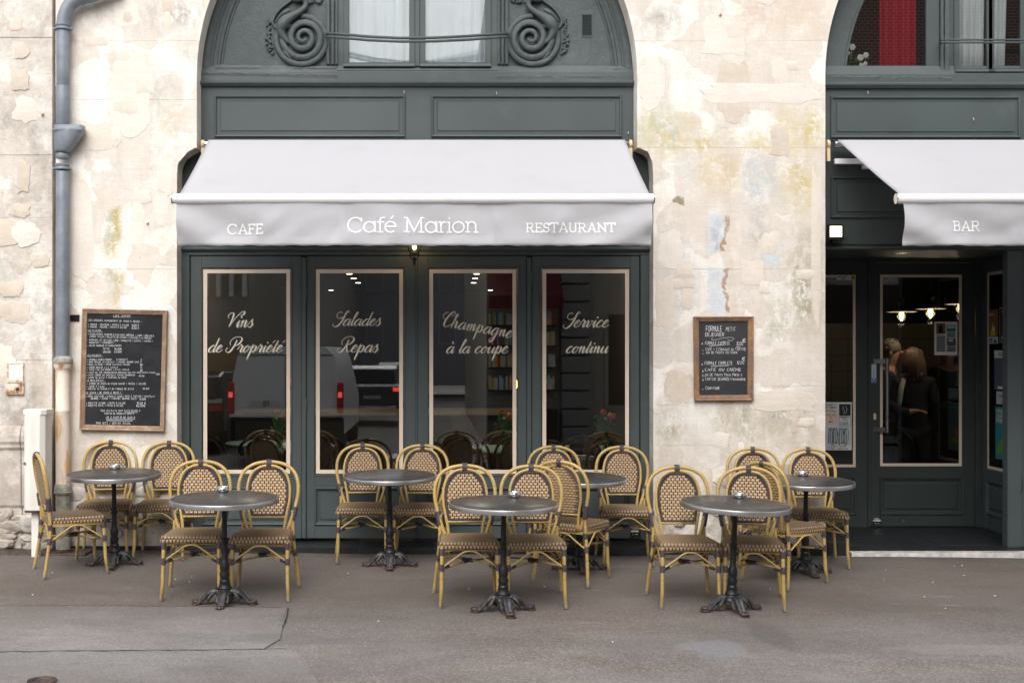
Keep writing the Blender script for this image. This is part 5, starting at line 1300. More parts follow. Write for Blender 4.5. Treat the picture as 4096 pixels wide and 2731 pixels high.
paper('pull_sticker','narrow tirez sticker with blue square beside the door handle','sticker',DX(3486),DX(3505),DZ(1530),DZ(1456),DY-.001,M['sky'],[('rect',M['blue'],(.06,.02,.94,.24)),('strokes',Wh,(.03,[[(.35,.08),(.35,.17),(.7,.17),(.7,.12)]]))]+[('text',K,(c,.36,.86-.145*i,.095,.16)) for i,c in enumerate('tirez')])
paper('small_notice','tiny black notice with white lines low on the bar door','sticker',DX(3492),DX(3523),DZ(2097),DZ(2068),DY-.001,M['blk'],[('rect',Wh,(.0,.46,1,.62)),('text',Wh,('06.36.38.30',.08,.84,.1,.2)),('text',Wh,('24 . 24H',.2,.14,.12,.2)),('lines',Wh,(.1,.68,.9,.78,1))])
# same notice on the café front
xa,xb=X(2523,GY),X(2554,GY)
paper('small_notice','tiny black notice with white lines at the foot of the café window frame','sticker',xa,xb,Z(2141,GY),Z(2108,GY),GY-.0095,M['blk'],[('rect',Wh,(.0,.46,1,.62)),('text',Wh,('06.36.38.30',.08,.84,.1,.2)),('text',Wh,('24 . 24H',.2,.14,.12,.2)),('lines',Wh,(.1,.68,.9,.78,1))])
heads=[]
for cx_ in(.33,.46,.66,.82):
    heads.append([(cx_-.10,.14),(cx_-.11,.30),(cx_-.07,.42),(cx_,.46),(cx_+.05,.42),(cx_+.07,.33),(cx_+.04,.28),(cx_+.06,.22),(cx_,.13)])
hatch=[[(u_,.12+.03*math.sin(u_*30)),(u_+.012,.30),(u_-.006,.46)] for u_ in(.24,.29,.34,.39,.44,.5,.58,.64,.70,.75,.80)]
px0_=X(3296,GY)-.04
paper('gallery_poster','black and white Galerie Saint Simon exhibition poster stuck on the narrow side light','poster',DX(3286),DX(3408),DZ(1800),DZ(1608),DY+.0085,M['paper'],[('rect',M['sky'],(.06,.86,.52,.98)),('text',K,('GALERIE',.12,.925,.032,.16)),('text',K,('SAINT SIMON',.0,.865,.038,.17)),('rect',M['skinp'],(.02,.52,.54,.85)),
  ('poly',M['redp'],[(.22,.585),(.30,.575),(.40,.59),(.36,.61),(.31,.60),(.27,.612)]),('strokes',M['brownp'],(.012,[[(.16,.73),(.24,.745),(.29,.73)],[(.36,.73),(.42,.745),(.47,.72)],[(.31,.73),(.30,.66),(.33,.645)],[(.08,.80),(.25,.83),(.45,.81)]])),
  ('rect',K,(.58,.72,.96,.96)),('strokes',M['sky'],(.008,[[(.72,.92),(.70,.86),(.76,.82),(.74,.75)],[(.80,.92),(.84,.84),(.80,.76)]])),('strokes',K,(.008,[[(.58,.51),(.96,.51),(.96,.70),(.58,.70),(.58,.51)]])),('text',K,('TOILES',.63,.655,.032,.17)),('strokes',K,(.007,[[(.70,.615),(.76,.632),(.84,.618),(.88,.632)]])),('text',K,('JEAN-CLAUDE',.60,.57,.022,.16)),('text',K,('LOUBRIER',.61,.53,.03,.18)),
  ('rect',M['sky'],(.14,.11,.96,.50)),('strokes',M['grayp'],(.012,heads)),('strokes',K,(.014,hatch)),('text',K,('NOV. AU 01 DEC. - 13/19H',.04,.065,.030,.16)),('text',K,('RUE ST SIMON - VERSAILLES',.02,.02,.030,.16))])
paper('newspaper_clipping','white magazine clipping with three photos taped inside the bar door glass','paper',DX(3739),DX(3831),DZ(1420),DZ(1286),DY+.0085,M['paper'],[('rect',M['brownp'],(.08,.64,.48,.95)),('poly',M['blk'],[(.2,.66),(.2,.85),(.28,.93),(.36,.85),(.36,.66)]),('rect',M['tealp'],(.52,.70,.92,.90)),('rect',M['sky'],(.56,.80,.88,.88)),('text',K,('Nouveau cafe',.09,.595,.028,.2)),('lines',M['grayp'],(.08,.10,.48,.57,22)),('lines',M['grayp'],(.53,.53,.92,.68,7)),('rect',M['grayp'],(.53,.28,.92,.50)),('rect',M['sky'],(.6,.40,.8,.48)),('lines',M['grayp'],(.53,.10,.92,.26,8))])
xs_=XS+.0085
def spost(name,label,y0,y1,pyb,pyt,mat,prints):
    return paper(name,label,'poster',y0,y1,Z(pyb,.95),Z(pyt,.95),xs_,mat,prints,'x')
spost('event_poster','dark café-rencontre poster with white edge, upper right in the porch side window',.60,1.06,1370,1228,M['blk'],[('strokes',Wh,(.015,[[(.02,.02),(.98,.02),(.98,.98),(.02,.98),(.02,.02)]])),('text',Wh,('CAFE-RENCONTRE',.12,.84,.06,.2)),('text',Wh,('DES RIDEAUX',.18,.75,.06,.2)),('poly',M['grayp'],[(.3,.3),(.4,.6),(.7,.62),(.8,.3)]),('rect',M['redp'],(.4,.28,.7,.36)),('lines',Wh,(.1,.08,.6,.18,3))])
spost('concert_poster','sepia avenue poster, upper left in the porch side window',1.09,1.28,1342,1235,M['brownp'],[('text',Wh,('ROCKES',.1,.78,.08,.18)),('poly',M['yellow'],[(.2,.0),(.5,.55),(.8,.0)]),('rect',Wh,(.45,.2,.7,.34))])
spost('small_card','small pale card under the sepia poster in the porch side window',1.09,1.28,1374,1345,M['sky'],[('lines',K,(.1,.2,.45,.8,3)),('poly',K,[(.6,.1),(.7,.8),(.9,.1)])])
spost('dance_poster','blue-edged Versailles dance poster, middle of the porch side window',.66,1.16,1560,1400,M['grayp'],[('rect',Wh,(.0,.80,1,.99)),('text',K,('VERSAILLES',.16,.85,.08,.14)),('strokes',M['blue'],(.02,[[(.01,.0),(.01,.8)],[(.99,.0),(.99,.8)]])),('poly',M['skinp'],[(.35,.1),(.42,.45),(.38,.62),(.5,.70),(.6,.6),(.75,.66),(.6,.5),(.58,.2),(.64,.1)]),('rect',Wh,(.15,.02,.6,.09))])
spost('text_poster','white text poster between two pictures in the porch side window',.66,1.12,1618,1566,M['sky'],[('text',K,('JEROME ROBBINS',.1,.55,.16,.14)),('text',K,("L'ETERNEL",.3,.3,.14,.14)),('lines',K,(.2,.08,.8,.2,1))])
spost('exhibition_poster','turquoise exposition aquarelles brodées poster low in the porch side window',.66,1.14,1840,1628,M['tealp'],[('text',Wh,('EXPOSITION',.05,.88,.07,.16)),('text',Wh,('AQUARELLES',.05,.79,.07,.16)),('text',Wh,('BRODEES',.05,.70,.07,.16)),('poly',M['petalr'],[(.2,.2),(.35,.5),(.6,.4),(.75,.55),(.8,.25),(.5,.1)]),('poly',M['leaf'],[(.05,.1),(.2,.4),(.4,.25),(.9,.4),(.95,.1)]),('poly',M['yellow'],[(.55,.15),(.65,.3),(.8,.2)])])
# porch floor of black tiles and pale threshold
pf=thing('porch_floor','shiny black tiled floor of the bar porch behind the pale threshold','floor',(4.2,.8,0))
xs=[2.9]+[X(3520)+.62*k for k in range(0,4)]; xs=[X(3296),X(3520)-.62+.0,]+[X(3520)+.62*k for k in range(3)]+[XS-.01]; ysl=[.03,.33,.93,DY+.04]
for a,b in zip(xs,xs[1:]):
    if b-a<.05: continue
    for c,d in zip(ysl,ysl[1:]): MB().box(a+.0025,b-.0025,c+.0025,d-.0025,-.05,.002).build('tile',M['tileb'],pf,bevel=.0015)
MB().box(X(3296),XS,.03,DY+.05,-.06,-.002).build('grout',M['grout'],pf)
th=thing('threshold','pale worn stone threshold strip in front of the bar porch','threshold',(X(3800),0,gz(4,0)))
mb=MB(); n=40; xa,xb=X(3398),X(5000)
for i in range(n+1):
    x=xa+(xb-xa)*i/n; f=rb.uniform(-.004,.004); mb.v+=[(x,.03,.003),(x,-.055+f,.0),(x,-.068+f,gz(x,0)-.02),(x,.03,-.05)]
for i in range(n):
    for k in range(4): l=(k+1)%4; mb.f.append((i*4+k,i*4+l,(i+1)*4+l,(i+1)*4+k))
mb.f+=[(0,1,2,3)[::-1],tuple(n*4+k for k in range(4))]
mb.build('strip',plain('worn_pale_stone',(.50,.48,.46),.7,0,.3,14,.01),th)
st_=MB(); st_.tube([(XS-.06,.55,.012),(XS-.08,.3,.016),(XS-.06,.1,.016),(XS+.05,-.02,.012)],[.02,.035,.045,.05],8,flat=.5); o=st_.build('broken_kerb_stone',M['mossy'],th,True)
t=thing('step_block','black tiled step block left of the bar threshold','step',(X(3345),0,0)); 
for k in range(1): MB().box(X(3304),X(3392),-.03,.12,-.05,.085).build('tile',M['tileb'],t,bevel=.004)
# recessed ceiling light of the porch
t=thing('porch_downlight','small round lit downlight in the ceiling of the bar porch','lamp',(4.08,.52,CZ))
MB().lathe((4.08,.52,CZ-.004),[(.045,0),(.062,0),(.064,.004),(.045,.005)],20).build('trim_ring',M['steel'],t); MB().lathe((4.08,.52,CZ-.002),[(.001,0),(.044,.0),(.044,.002),(.001,.002)],20).build('lens',M['bulbs'],t)
# floodlight
fy=GY-.10; t=thing('floodlight','small square LED floodlight, lit warm white, at the left of the bar fascia','lamp',(X(3340,fy),fy,Z(930,fy)))
x0f,x1f,z0f,z1f=X(3311,fy),X(3376,fy),Z(960,fy),Z(898,fy)
mb=MB(); mb.box(x0f,x1f,fy,fy+.035,z0f,z1f); mb.obox(((x0f+x1f)/2,fy+.06,z0f-.005),(.02,0,0),(0,.04,0),(0,0,.018)); mb.build('housing',M['blk'],t,bevel=.004)
MB().box(x0f+.018,x1f-.018,fy-.003,fy-.0005,z0f+.026,z1f-.014).build('light_panel',M['flood'],t)
# ---- tympanum 2
ty2=thing('bar_tympanum','green painted arched upper window frame above the bar frieze','tympanum',(X(3900,GY),GY,Z(300,GY)))
def arc2(rad,n=40): return [(XC2+rad*math.cos(R(180-180*i/n)),ZC+rad*math.sin(R(180-180*i/n))) for i in range(n+1)]
def band(par,ra_,rb_,y,mat,name):
    mb=MB(); A2,B2=arc2(ra_),arc2(rb_); A2=[(A2[0][0],Z(292,y))]+A2; B2=[(B2[0][0],Z(292,y))]+B2
    for i in range(len(A2)-1):
        p,q,r_,s=A2[i],A2[i+1],B2[i+1],B2[i]
        mb.quad((p[0],y,p[1]),(q[0],y,q[1]),(r_[0],y,r_[1]),(s[0],y,s[1])); mb.quad((s[0],y,s[1]),(r_[0],y,r_[1]),(r_[0],y+.05,r_[1]),(s[0],y+.05,s[1]))
    return mb.build(name,mat,par,'auto')
rg=XC2-X(3385,yT); band(ty2,RA+.02,rg,yT,M['green_old'],'arch_frame')
mb=MB(); mb.tube([(XC2-rg-.012,yT-.002,Z(285,yT))]+[(a,yT-.002,b) for a,b in arc2(rg+.012)],.012,8); mb.tube([(XC2-RA+.03,yT,Z(285,yT))]+[(a,yT,b) for a,b in arc2(RA-.03)],.02,8); mb.build('arch_moulding',M['green_old'],ty2,True)
f=MB(); pbox(f,3705,3757,-560,292,yT-.004,yT+.05,yT); pbox(f,3380,3705,280,296,yT-.003,yT+.05,yT); f.build('window_frame',M['green'],ty2,bevel=.004)
g=MB(); pbox(g,3370,3705,-560,282,yT+.02,yT+.026,yT); g.build('pane',M['glassU'],ty2)
for a,b in((3758,3770),(3774,3794)): f=MB(); pbox(f,a,b,-560,292,yT-.03,yT+.01,yT); f.build('pilaster',M['green_old'],ty2,bevel=.005)
casement(ty2,3790,4200,300,-560,((3836,3950),(3967,4078)),yT-.006,0,1,0)
f=MB(); pbox(f,4100,5000,-560,300,yT,yT+.05,yT); f.build('panel',M['green_old'],ty2)
rough_board(wob(3306,3760,lambda t:290,lambda t:300),yT-.012,.016,par=ty2); rough_board(wob(3320,3800,lambda t:298+2*t,lambda t:322+2*t+8*max(0,t-.85)*6),yT-.02,.028,par=ty2)
extr(MB(),[(yT-.01,292),(yT-.034,297),(yT-.04,304),(yT-.032,309),(yT-.032,322),(yT-.026,327),(yT+.02,327)],X(3796,yT),X(5000,yT),yT).build('window_sill',M['green'],ty2)
rl=thing('guard_rail','thin straight green iron rail across the upper bar window','rail',(X(4000,yT),0,Z(165,yT)))
mb=MB()
for d,r_ in((0,.008),(11,.009)): mb.tube([(X(3764,yT),yT,Z(160+d,yT)),(X(3766,.08),.08,Z(160+d,.08)),(X(3900,.05),.05,Z(160+d,.05)),(X(4700,.05),.05,Z(161+d,.05))],r_,8)
mb.build('bar',M['green'],rl,True)
curtain('red_curtain','deep red curtain behind the arched upper bar window',3520,3668,-560,279,yT+.10,M['red'],5,.025)
curtain('sheer_curtain','white sheer curtain gathered left behind the upper bar casement',3836,3945,-560,268,yT+.05,M['sheerB'],5,.012,gather=lambda u,v:3838+u*(112-14*v))
curtain('sheer_curtain','white sheer curtain drawn back behind the right pane of the upper bar casement',3968,4045,-560,268,yT+.05,M['sheerB'],4,.012,gather=lambda u,v:3968+u*(78-26*v))
rf=random.Random(2)
fl=thing('flowering_plant','white flowering pot plant inside the lower left corner of the arched window','plant',(X(3420,yT+.08),yT+.08,Z(282,yT+.08)))
mb=MB()
for i in range(70):
    x,z=X(3395+rf.uniform(-6,75),yT+.08),Z(rf.uniform(215,280),yT+.08); a=rf.uniform(0,6.3); d=rf.uniform(.012,.03); mb.quad((x,yT+.08,z),(x+d*math.cos(a),yT+.07,z+d*math.sin(a)),(x+d*1.3*math.cos(a+.4),yT+.08,z+d*1.3*math.sin(a+.4)),(x+d*.6*math.cos(a+.7),yT+.09,z+d*.6*math.sin(a+.7)))
mb.build('foliage',M['leaf'],fl,kind='stuff')
for px,py,r_ in((3408,190,.028),(3388,214,.024),(3441,232,.028),(3463,222,.024),(3461,256,.018),(3444,260,.016),(3452,262,.014)):
    mb=MB(); x,z=X(px,yT+.07),Z(py,yT+.07)
    for k in range(6): a=k*1.05; mb.ball((x+.55*r_*math.cos(a),yT+.065,z+.55*r_*math.sin(a)),r_*.55,6,4,(1,.5,1))
    mb.tube([(x,yT+.07,z),(x-.01,yT+.075,z-.10)],.0015,4); mb.build('flower',M['petalw'],fl,True)
# ================================================================ PIPE, CABINET, BOXES
dp=thing('drainpipe','grey zinc and peeling cream cast iron drainpipe with a hopper, left of the café','drainpipe',(X(248),-.09,gz(-3.1,0)))
yp=-.085; 
def PL(par,px,items,mat,name,n=20):
    mb=MB(); mb.lathe((X(px,yp),yp,0),[(w_/2/484,Z(py,yp)) for py,w_ in items],n); return mb.build(name,mat,par,'auto')
mb=MB(); r0=26/484
cur=cr([(X(480,yp),yp,Z(-60,yp)),(X(370,yp),yp,Z(-18,yp)),(X(310,yp),yp,Z(-2,yp)),(X(275,yp),yp,Z(25,yp)),(X(256,yp),yp,Z(70,yp)),(X(252,yp),yp,Z(110,yp))],5)
mb.tube(cur,r0*1.02,20); mb.tube(cur[8:10],r0*1.10,20); mb.build('elbow',M['zinc'],dp,'auto')
PL(dp,252,[(345,48),(340,52),(100,52),(98,50)],M['zinc'],'pipe'); PL(dp,251,[(512,50),(508,54),(350,54),(342,49),(338,52)],M['zinc'],'pipe')
PL(dp,249,[(635,47),(632,51),(618,51),(612,47)],M['zinc'],'pipe'); PL(dp,250,[(1432,52),(1400,52),(1395,54),(690,52),(686,50)],M['zinc'],'pipe')
for px,py in((252,110),(249,668)):
    c_=PL(dp,px,[(py+12,52),(py+10,60),(py+4,61),(py+2,55),(py-2,55),(py-4,60),(py-9,61),(py-12,52)],M['zinc'],'collar')
    mb=MB(); z=Z(py+8,yp); x=X(px,yp); r=32/484; mb.lathe((x,yp,z-.008),[(r*.98,0),(r,.002),(r,.014),(r*.98,.016)],20)
    for s in(-1,1): mb.box(x+s*(r+.004)-.01,x+s*(r+.004)+.01,yp-.006,yp+.006,z-.014,z+.014); mb.lathe((x+s*(r+.006),yp-.01,z),[(.005,-.006),(.006,.0),(.003,.004)],8,'y')
    mb.box(x-.006,x+.006,yp+.05,0.01,z-.008,z+.008); mb.build('clamp',M['zinc'],c_,'auto')
# hopper: funnel open to the right
mb=MB(); prof=[(338,505,220),(338,528,221),(310,565,222),(282,600,224),(276,612,226)]
b=len(mb.v); hy=.075
for xr_,py,xl_ in prof:
    w_=(X(xr_,yp)-X(xl_,yp)); d=min(hy,w_/2)
    for q in range(12):
        a=2*PI*q/12; mb.v.append((X((xr_+xl_)/2,yp)+w_/2*math.copysign(abs(math.cos(a))**.6,math.cos(a)),yp+d*math.copysign(abs(math.sin(a))**.6,math.sin(a)),Z(py,yp)))
for i in range(4):
    for q in range(12): l=(q+1)%12; mb.f.append((b+i*12+q,b+i*12+l,b+(i+1)*12+l,b+(i+1)*12+q))
hp=mb.build('hopper',M['zinc'],dp,'auto'); md=hp.modifiers.new('thick','SOLIDIFY'); md.thickness=.004
mb=MB(); x0h,x1h=X(219,yp),X(339,yp); mb.box(x0h,x1h,yp-hy-.003,yp-hy+.001,Z(527,yp),Z(519,yp)); mb.build('bead',M['zinc'],hp,bevel=.001)
PL(dp,252,[(1455,76),(1450,78),(1436,76),(1430,66),(1424,54)],M['mossy'],'mortar_ring')
PL(dp,252,[(1480,56),(1478,62),(1470,70),(1456,74),(1440,74),(1438,70)],M['rusty2'],'cast_socket'); PL(dp,252,[(1484,60),(1480,58),(1476,60)],M['rusty'],'socket_ring')
PL(dp,251,[(1960,54),(1700,56),(1646,56),(1644,58),(1640,58),(1638,56),(1482,56)],M['pipe'],'cast_pipe')
PL(dp,252,[(1978,60),(1966,66),(1950,68),(1934,60)],M['mossy'],'base_collar'); PL(dp,253,[(1972,72),(1966,76),(1964,72)],M['mossy'],'clamp'); PL(dp,254,[(2200,58),(1976,54)],M['mossy'],'base_pipe')
# cabinet
cy0,cy1=-.42,-.22
cab=thing('utility_cabinet','slim ivory plastic utility cabinet standing on a post before the left wall','cabinet',(X(130,cy0),-.33,gz(-3.4,-.3)))
def cab_prism(px0,px1,pyt,pyb,name,par,g=0,mat=M['cabinet'],slope=0,ch=.055):
    x0_,x1_=X(px0,cy0),X(px1,cy0); z0_,z1_=Z(pyb,cy0),Z(pyt,cy0); pts=[(x0_,cy0+.02),(x0_+.02,cy0),(x1_-ch,cy0),(x1_,cy0+ch),(x1_,cy1+g),(x0_,cy1+g)]
    mb=MB(); n=len(pts); mb.v=[(a,b,z0_) for a,b in pts]+[(a,b,z1_+(slope if b<cy0+.1 else 0)*0) for a,b in pts]; mb.f=[tuple(range(n))[::-1],tuple(range(n,2*n))]+[(i,(i+1)%n,n+(i+1)%n,n+i) for i in range(n)]
    return mb.build(name,mat,par,bevel=.004)
bd_=cab_prism(93,176,1657,2042,'body',cab,ch=.035); cab_prism(88,181,1638,1660,'lid',cab,.01,ch=.035); cab_prism(95,174,2042,2050,'bottom_edge',cab,-.005,M['grout'])
for k in range(9): MB().box(X(120,cy0)+k*.0052,X(120,cy0)+k*.0052+.0025,cy0-.0015,cy0+.001,Z(2030,cy0),Z(1665,cy0)).build('rib',M['cabinet'],bd_)
mb=MB(); mb.lathe((X(99,cy0),cy0-.002,Z(1853,cy0)),[(.012,-.002),(.012,.004),(.004,.005)],14,'y'); mb.build('lock',M['steel'],cab,'auto')
mb=MB(); mb.box(X(135,-.3),X(164,-.3),-.36,-.30,gz(-3.4,-.3)-.02,Z(2046,-.3)); mb.build('post',M['cabinet'],cab,bevel=.004)
t=thing('meter_hatch','square cream hatch in a rusty frame over a small rusted flap','hatch',(X(63),-.01,Z(1575)))
mb=MB(); mb.ring(RX(30,95,1450,1524,0),[(0,.01),(.0,-.014),(.012,-.014),(.012,-.004)]); mb.build('frame',M['rusty'],t); mb=MB(); pbox(mb,35,90,1455,1519,-.010,.01,0); mb.build('door',M['cabinet'],t,bevel=.002)
mb=MB(); mb.ring(RX(25,97,1526,1576,0),[(0,.01),(0,-.02),(.010,-.02),(.012,-.004)],True); mb.build('flap_frame',M['rusty'],t); mb=MB(); pbox(mb,30,86,1534,1570,-.024,-.004,0); fo=mb.build('flap',M['rusty'],t,bevel=.004)
mb=MB(); mb.lathe((X(75),-.026,Z(1556)),[(.012,-.004),(.016,0),(.005,.004)],12,'y'); mb.build('knob',M['ironB'],fo,'auto')
o=MB().box(X(281),X(318),-.010,.004,Z(1285),Z(1259)).build('black_plate',M['blk'],bevel=.002); tag(o,'small black plate stuck on the wall left of the big menu board','plate')
for px,py,l in((2880,60,'on the middle pier near the top edge'),(170,458,'in the neighbour wall beside the drainpipe top'),(590,893,'on the first pier left of the awning')):
    mb=MB(); mb.ball((X(px),-.004,Z(py)),.014,7,5,(1,.7,.8)); mb.tube([(X(px),0,Z(py)),(X(px)+.008,-.02,Z(py)-.01)],.004,5); o=mb.build('rusty_nail',M['rusty']); tag(o,'rusty nail stub '+l,'nail','rusty nail stubs in the stone')
# ================================================================ MENU BOARDS
def board(name,label,corners,inner,y,fm,bm,lines,org,scl,base,th,extra=None,thick=.10):
    c3=[(X(a,y),Z(b,y)) for a,b in corners]; t=thing(name,label,'menu board',(sum(c[0] for c in c3)/4,y,min(c[1] for c in c3)))
    names=['frame_rail']*4; n=len(c3); ctr=Vector((sum(c[0] for c in c3)/4,sum(c[1] for c in c3)/4)); inn=[(X(a,y),Z(b,y)) for a,b in inner]
    for k in range(4):
        a,b=Vector(c3[k]),Vector(c3[(k+1)%4]); ia,ib=Vector(inn[k]),Vector(inn[(k+1)%4]); mb=MB(); pr=[(0,.0),(0,-.030),(.12,-.036),(.3,-.034),(.42,-.026),(.6,-.027),(.72,-.021),(.88,-.020),(1,-.012),(1,-.004)]
        for f,d in pr: p=a.lerp(ia,f); q=b.lerp(ib,f); mb.v+=[(p.x,y+.035+d,p.y),(q.x,y+.035+d,q.y)]
        for i in range(len(pr)-1): mb.f.append((2*i,2*i+1,2*i+3,2*i+2))
        mb.build('frame_rail',fm,t)
    yb_=y+.028; mb=MB(); q=[(p[0],p[1]) for p in c3]; mb.prism([(ctr.x+(p[0]-ctr.x)*.97,ctr.y+(p[1]-ctr.y)*.97) for p in c3],yb_,y+.05); bo=mb.build('slate',bm,t)
    rg=random.Random(9)
    for ln in lines:
        zx,zy,tx,sz,en=ln[:5]; un=len(ln)>5 and ln[5]
        mp=lambda u,v:(X(org[0]+u/scl,yb_),yb_-.0012,Z(org[1]-v/scl,yb_))
        tilt=ln[6] if len(ln)>6 else 0
        # fit the line to the width it has in the photograph
        tmp=MB(); w0=hand(tmp,tx,0,0,sz,lambda u,v:(u,0,v),th); k=(en-zx)/max(1,w0)
        mb=MB(); hand(mb,tx,0,0,sz,lambda u,v:mp(zx+u*k,-(zy)+v-tilt*u*k),th,.03,rng=rg,under=un); mb.build('chalk_line',M['chalk'],bo)
    if extra:
        for pts,wd in extra: mb=MB(); ribbon(mb,pts,lambda a,b,c:wd,lambda u,v:(X(org[0]+u/scl,yb_),yb_-.0012,Z(org[1]-v/scl,yb_))); mb.build('underline',M['chalk'],bo)
    return t
L=[(485,188,'CAFE MARION',22,678,True),(210,234,'LES CROQUES (UNIQUEMENT DE 11H30 À 18H30) :',20,803,False,.03),(205,281,'v CROQUE - MONSIEUR / FRITES & SALADE',19,663,False,.02),(690,296,'14.00 €',26,775),(205,308,'v CROQUE - MADAME / FRITES & SALADE',19,640,False,.02),(690,326,'15.00 €',22,775),
(202,350,'LES PLANCHES :',20,368,True),(200,388,'v CHARCUTERIES (CHORIZO & SAUCISSON IBÉRIQUE / LOMO / BRESAOLA',19,945,False,.03),(218,416,'JAMBON ITALIEN / RILLETTE DE CANARD / SAUCISSE À LA PERCHE)',19,918,False,.03),(196,455,'v FROMAGES (ST NECTAIRE / BRIE / MIMOLETTE / CANTAL / CHÈVRE /',19,930,False,.02),(216,486,'ROQUEFORT / CAMEMBERT)',19,495),(196,520,'v MIXTE FROMAGE & CHARCUTERIES',19,578),
(372,556,'PETITE',20,446),(495,558,'16.00€',22,583),(372,590,'GRANDE',20,462),(495,590,'24.00€',22,583),(196,630,'LES DESSERTS :',20,368,True),(192,676,'v CRUMBLE POIRES/POMMES',19,475),(520,674,'& CHOCOLAT',18,650),(792,680,'9',20,806),(192,702,'v DOME MOUSSE AU CHOCOLAT / CARAMEL BEURRE SALÉ',18,775),(790,704,'9',20,806),(190,730,'v BABA AU RHUM / CRÈME CHANTILLY MAISON',18,675),(780,734,'10',20,816),(190,762,'v CRÈME BRULÉE A LA VANILLE',18,543),(790,768,'9.',20,812),
(190,788,'v TARTE FINE AUX POMMES / GLACE VANILLE',18,665),(782,798,'10',20,816),(188,820,'v CAFÉ OU THÉ GOURMAND',20,495),(498,818,'(mini creme brulee, panna cotta, mousse chocolat, financier)',18,958),(962,838,'9.00€',22,1006),(186,848,'v CAFÉ CRÈME OU CHOCOLAT CHAUD GOURMAND',19,730),(768,858,'10.80',18,838),(186,876,'v COUPE DE GLACE 3 PARFUMS AU CHOIX',18,637),(190,908,'LE MENU ENFANT :',20,398,True),
(188,946,'v JAMBON DE PARIS OU STEAK HACHÉ / FRITES / SALADE',20,855),(184,976,'v SIROP À L\'EAU',19,388),(184,1003,'v MOUSSE AU CHOCOLAT OU 1 BOULE DE GLACE',20,720),(812,1000,'12.50',19,890),(180,1046,'LE SNACK ( DE 15H00 À 18H30 ) :',21,592,True),(178,1087,'v CRÊPE (CONFITURE / CHOCOLAT CHAUD / PÂTE À TARTINER / CHANTILLY/',20,955),(234,1112,'BEURRE / SUCRE / CARAMEL BEURRE SALÉ)',20,752),(780,1120,'5.00€',24,855),
(180,1162,'v OMELETTE NATURE / FRITES & SALADE',20,624),(748,1165,'15.00 €',24,852),(180,1190,'v OMELETTE MIXTE / FRITES & SALADE',20,600),(738,1194,'16.00€',22,850),(340,1248,'TOUS LES PLATS SONT FAITS MAISON À',21,790),(388,1280,'PARTIR DE PRODUITS BRUTS',20,718),(404,1324,'CB À PARTIR DE 8.00 €',22,733,True),(294,1388,'PRIX NETS / SERVICE INCLUS.',22,682)]
board('menu_board','large framed blackboard menu covered in white handwriting on the first pier',[(328,1233),(669,1241),(656,1726),(316,1720)],[(346,1254),(648,1260),(637,1705),(337,1698)],-.045,M['frameL'],M['boardF'],L,(280,1200),2.8,0,.10,[([(612,-1256),(760,-1258)],3),([(408,-1338),(715,-1338)],3),([(408,-1350),(700,-1353)],3)])
L2=[(304,350,'FORMULE',88,578),(635,345,'PETIT',62,800),(295,432,'DEJEUNER',58,612),(225,580,'*',40,268),(290,572,'FORMULE EXPRESS',54,700,False),(812,585,'8.00',62,925),(912,532,'€',62,982),(298,668,'CAFÉ + 1 Croissant ou TARTINE',48,970,False,.0),(240,682,'+',34,272),(300,718,'Jus de Fruits AU Choix',44,826),(244,735,'+',34,272),(225,920,'*',40,262),(284,902,'FORMULE COMPLETE',54,748),(812,892,'12.00',50,940),(904,832,'€',56,970),
(232,1030,'1',36,268),(286,1006,'CAFÉ OU CRÈME',46,896),(232,1102,'1',36,266),(280,1086,'Jus DE Fruits Frais Pressés',44,903),(236,1174,'1',36,268),(284,1160,'TARTINE BEURRÉE+Viennoiserie',44,962),(242,1325,'+',36,272),(296,1308,'Confiture',50,536)]
board('menu_board','small worn-framed breakfast blackboard headed Formule Petit Dejeuner on the middle pier',[(2776,1266),(3016,1265),(3015,1602),(2779,1604)],[(2798,1287),(2994,1285),(2993,1579),(2800,1581)],-.04,M['frameR'],M['board'],L2,(2750,1240),4.127,0,.095,[([(425,-455),(395,-470),(400,-490),(450,-492),(560,-465),(680,-450),(750,-455),(768,-475),(740,-500),(690,-505),(660,-480)],4),([(355,-590),(600,-575)],6),([(380,-928),(685,-914)],6),([(805,-608),(860,-608)],6)])
# ================================================================ LANTERN
ly=-.02; lx=X(1657,ly); t=thing('lantern','black hanging lantern with a glowing bulb just under the awning edge','lantern',(lx,ly,Z(985,ly)))
zt_=Z(940,ly)
mb=MB(); a,b=.028,.062
def taper(mb,z0,z1,w0,w1,th):
    for sx,sy in((-1,-1),(1,-1),(1,1),(-1,1)): mb.tube([(lx+sx*w0,ly+sy*w0,z0),(lx+sx*w1,ly+sy*w1,z1)],th,5)
z0_,z1_=Z(1014,ly),Z(960,ly); taper(mb,z0_,z1_,.036,.066,.005)
for z,w_ in((z0_,.036),(z1_,.066)):
    for k in range(4): c=[(-1,-1),(1,-1),(1,1),(-1,1)]; p,q=c[k],c[(k+1)%4]; mb.tube([(lx+p[0]*w_,ly+p[1]*w_,z),(lx+q[0]*w_,ly+q[1]*w_,z)],.006,5)
mb.lathe((lx,ly,z1_),[(.088,0),(.085,.01),(.03,.07),(.012,.09)],4); mb.box(lx-.038,lx+.038,ly-.038,ly+.038,z0_-.008,z0_)
for s in(-1,1): mb.tube(cr([(lx+s*.038,ly,z0_-.004),(lx+s*.034,ly,z0_-.028),(lx+s*.016,ly,z0_-.05),(lx,ly,z0_-.056)],4),.0055,6)
mb.lathe((lx,ly,z0_-.105),[(.001,0),(.012,.018),(.008,.034),(.011,.042),(.008,.052),(.014,.06),(.010,.075)],10); mb.tube([(lx,ly,z1_+.09),(lx,GY+.02,z1_+.12)],.008,6); mb.build('frame',M['blk'],t,'auto')
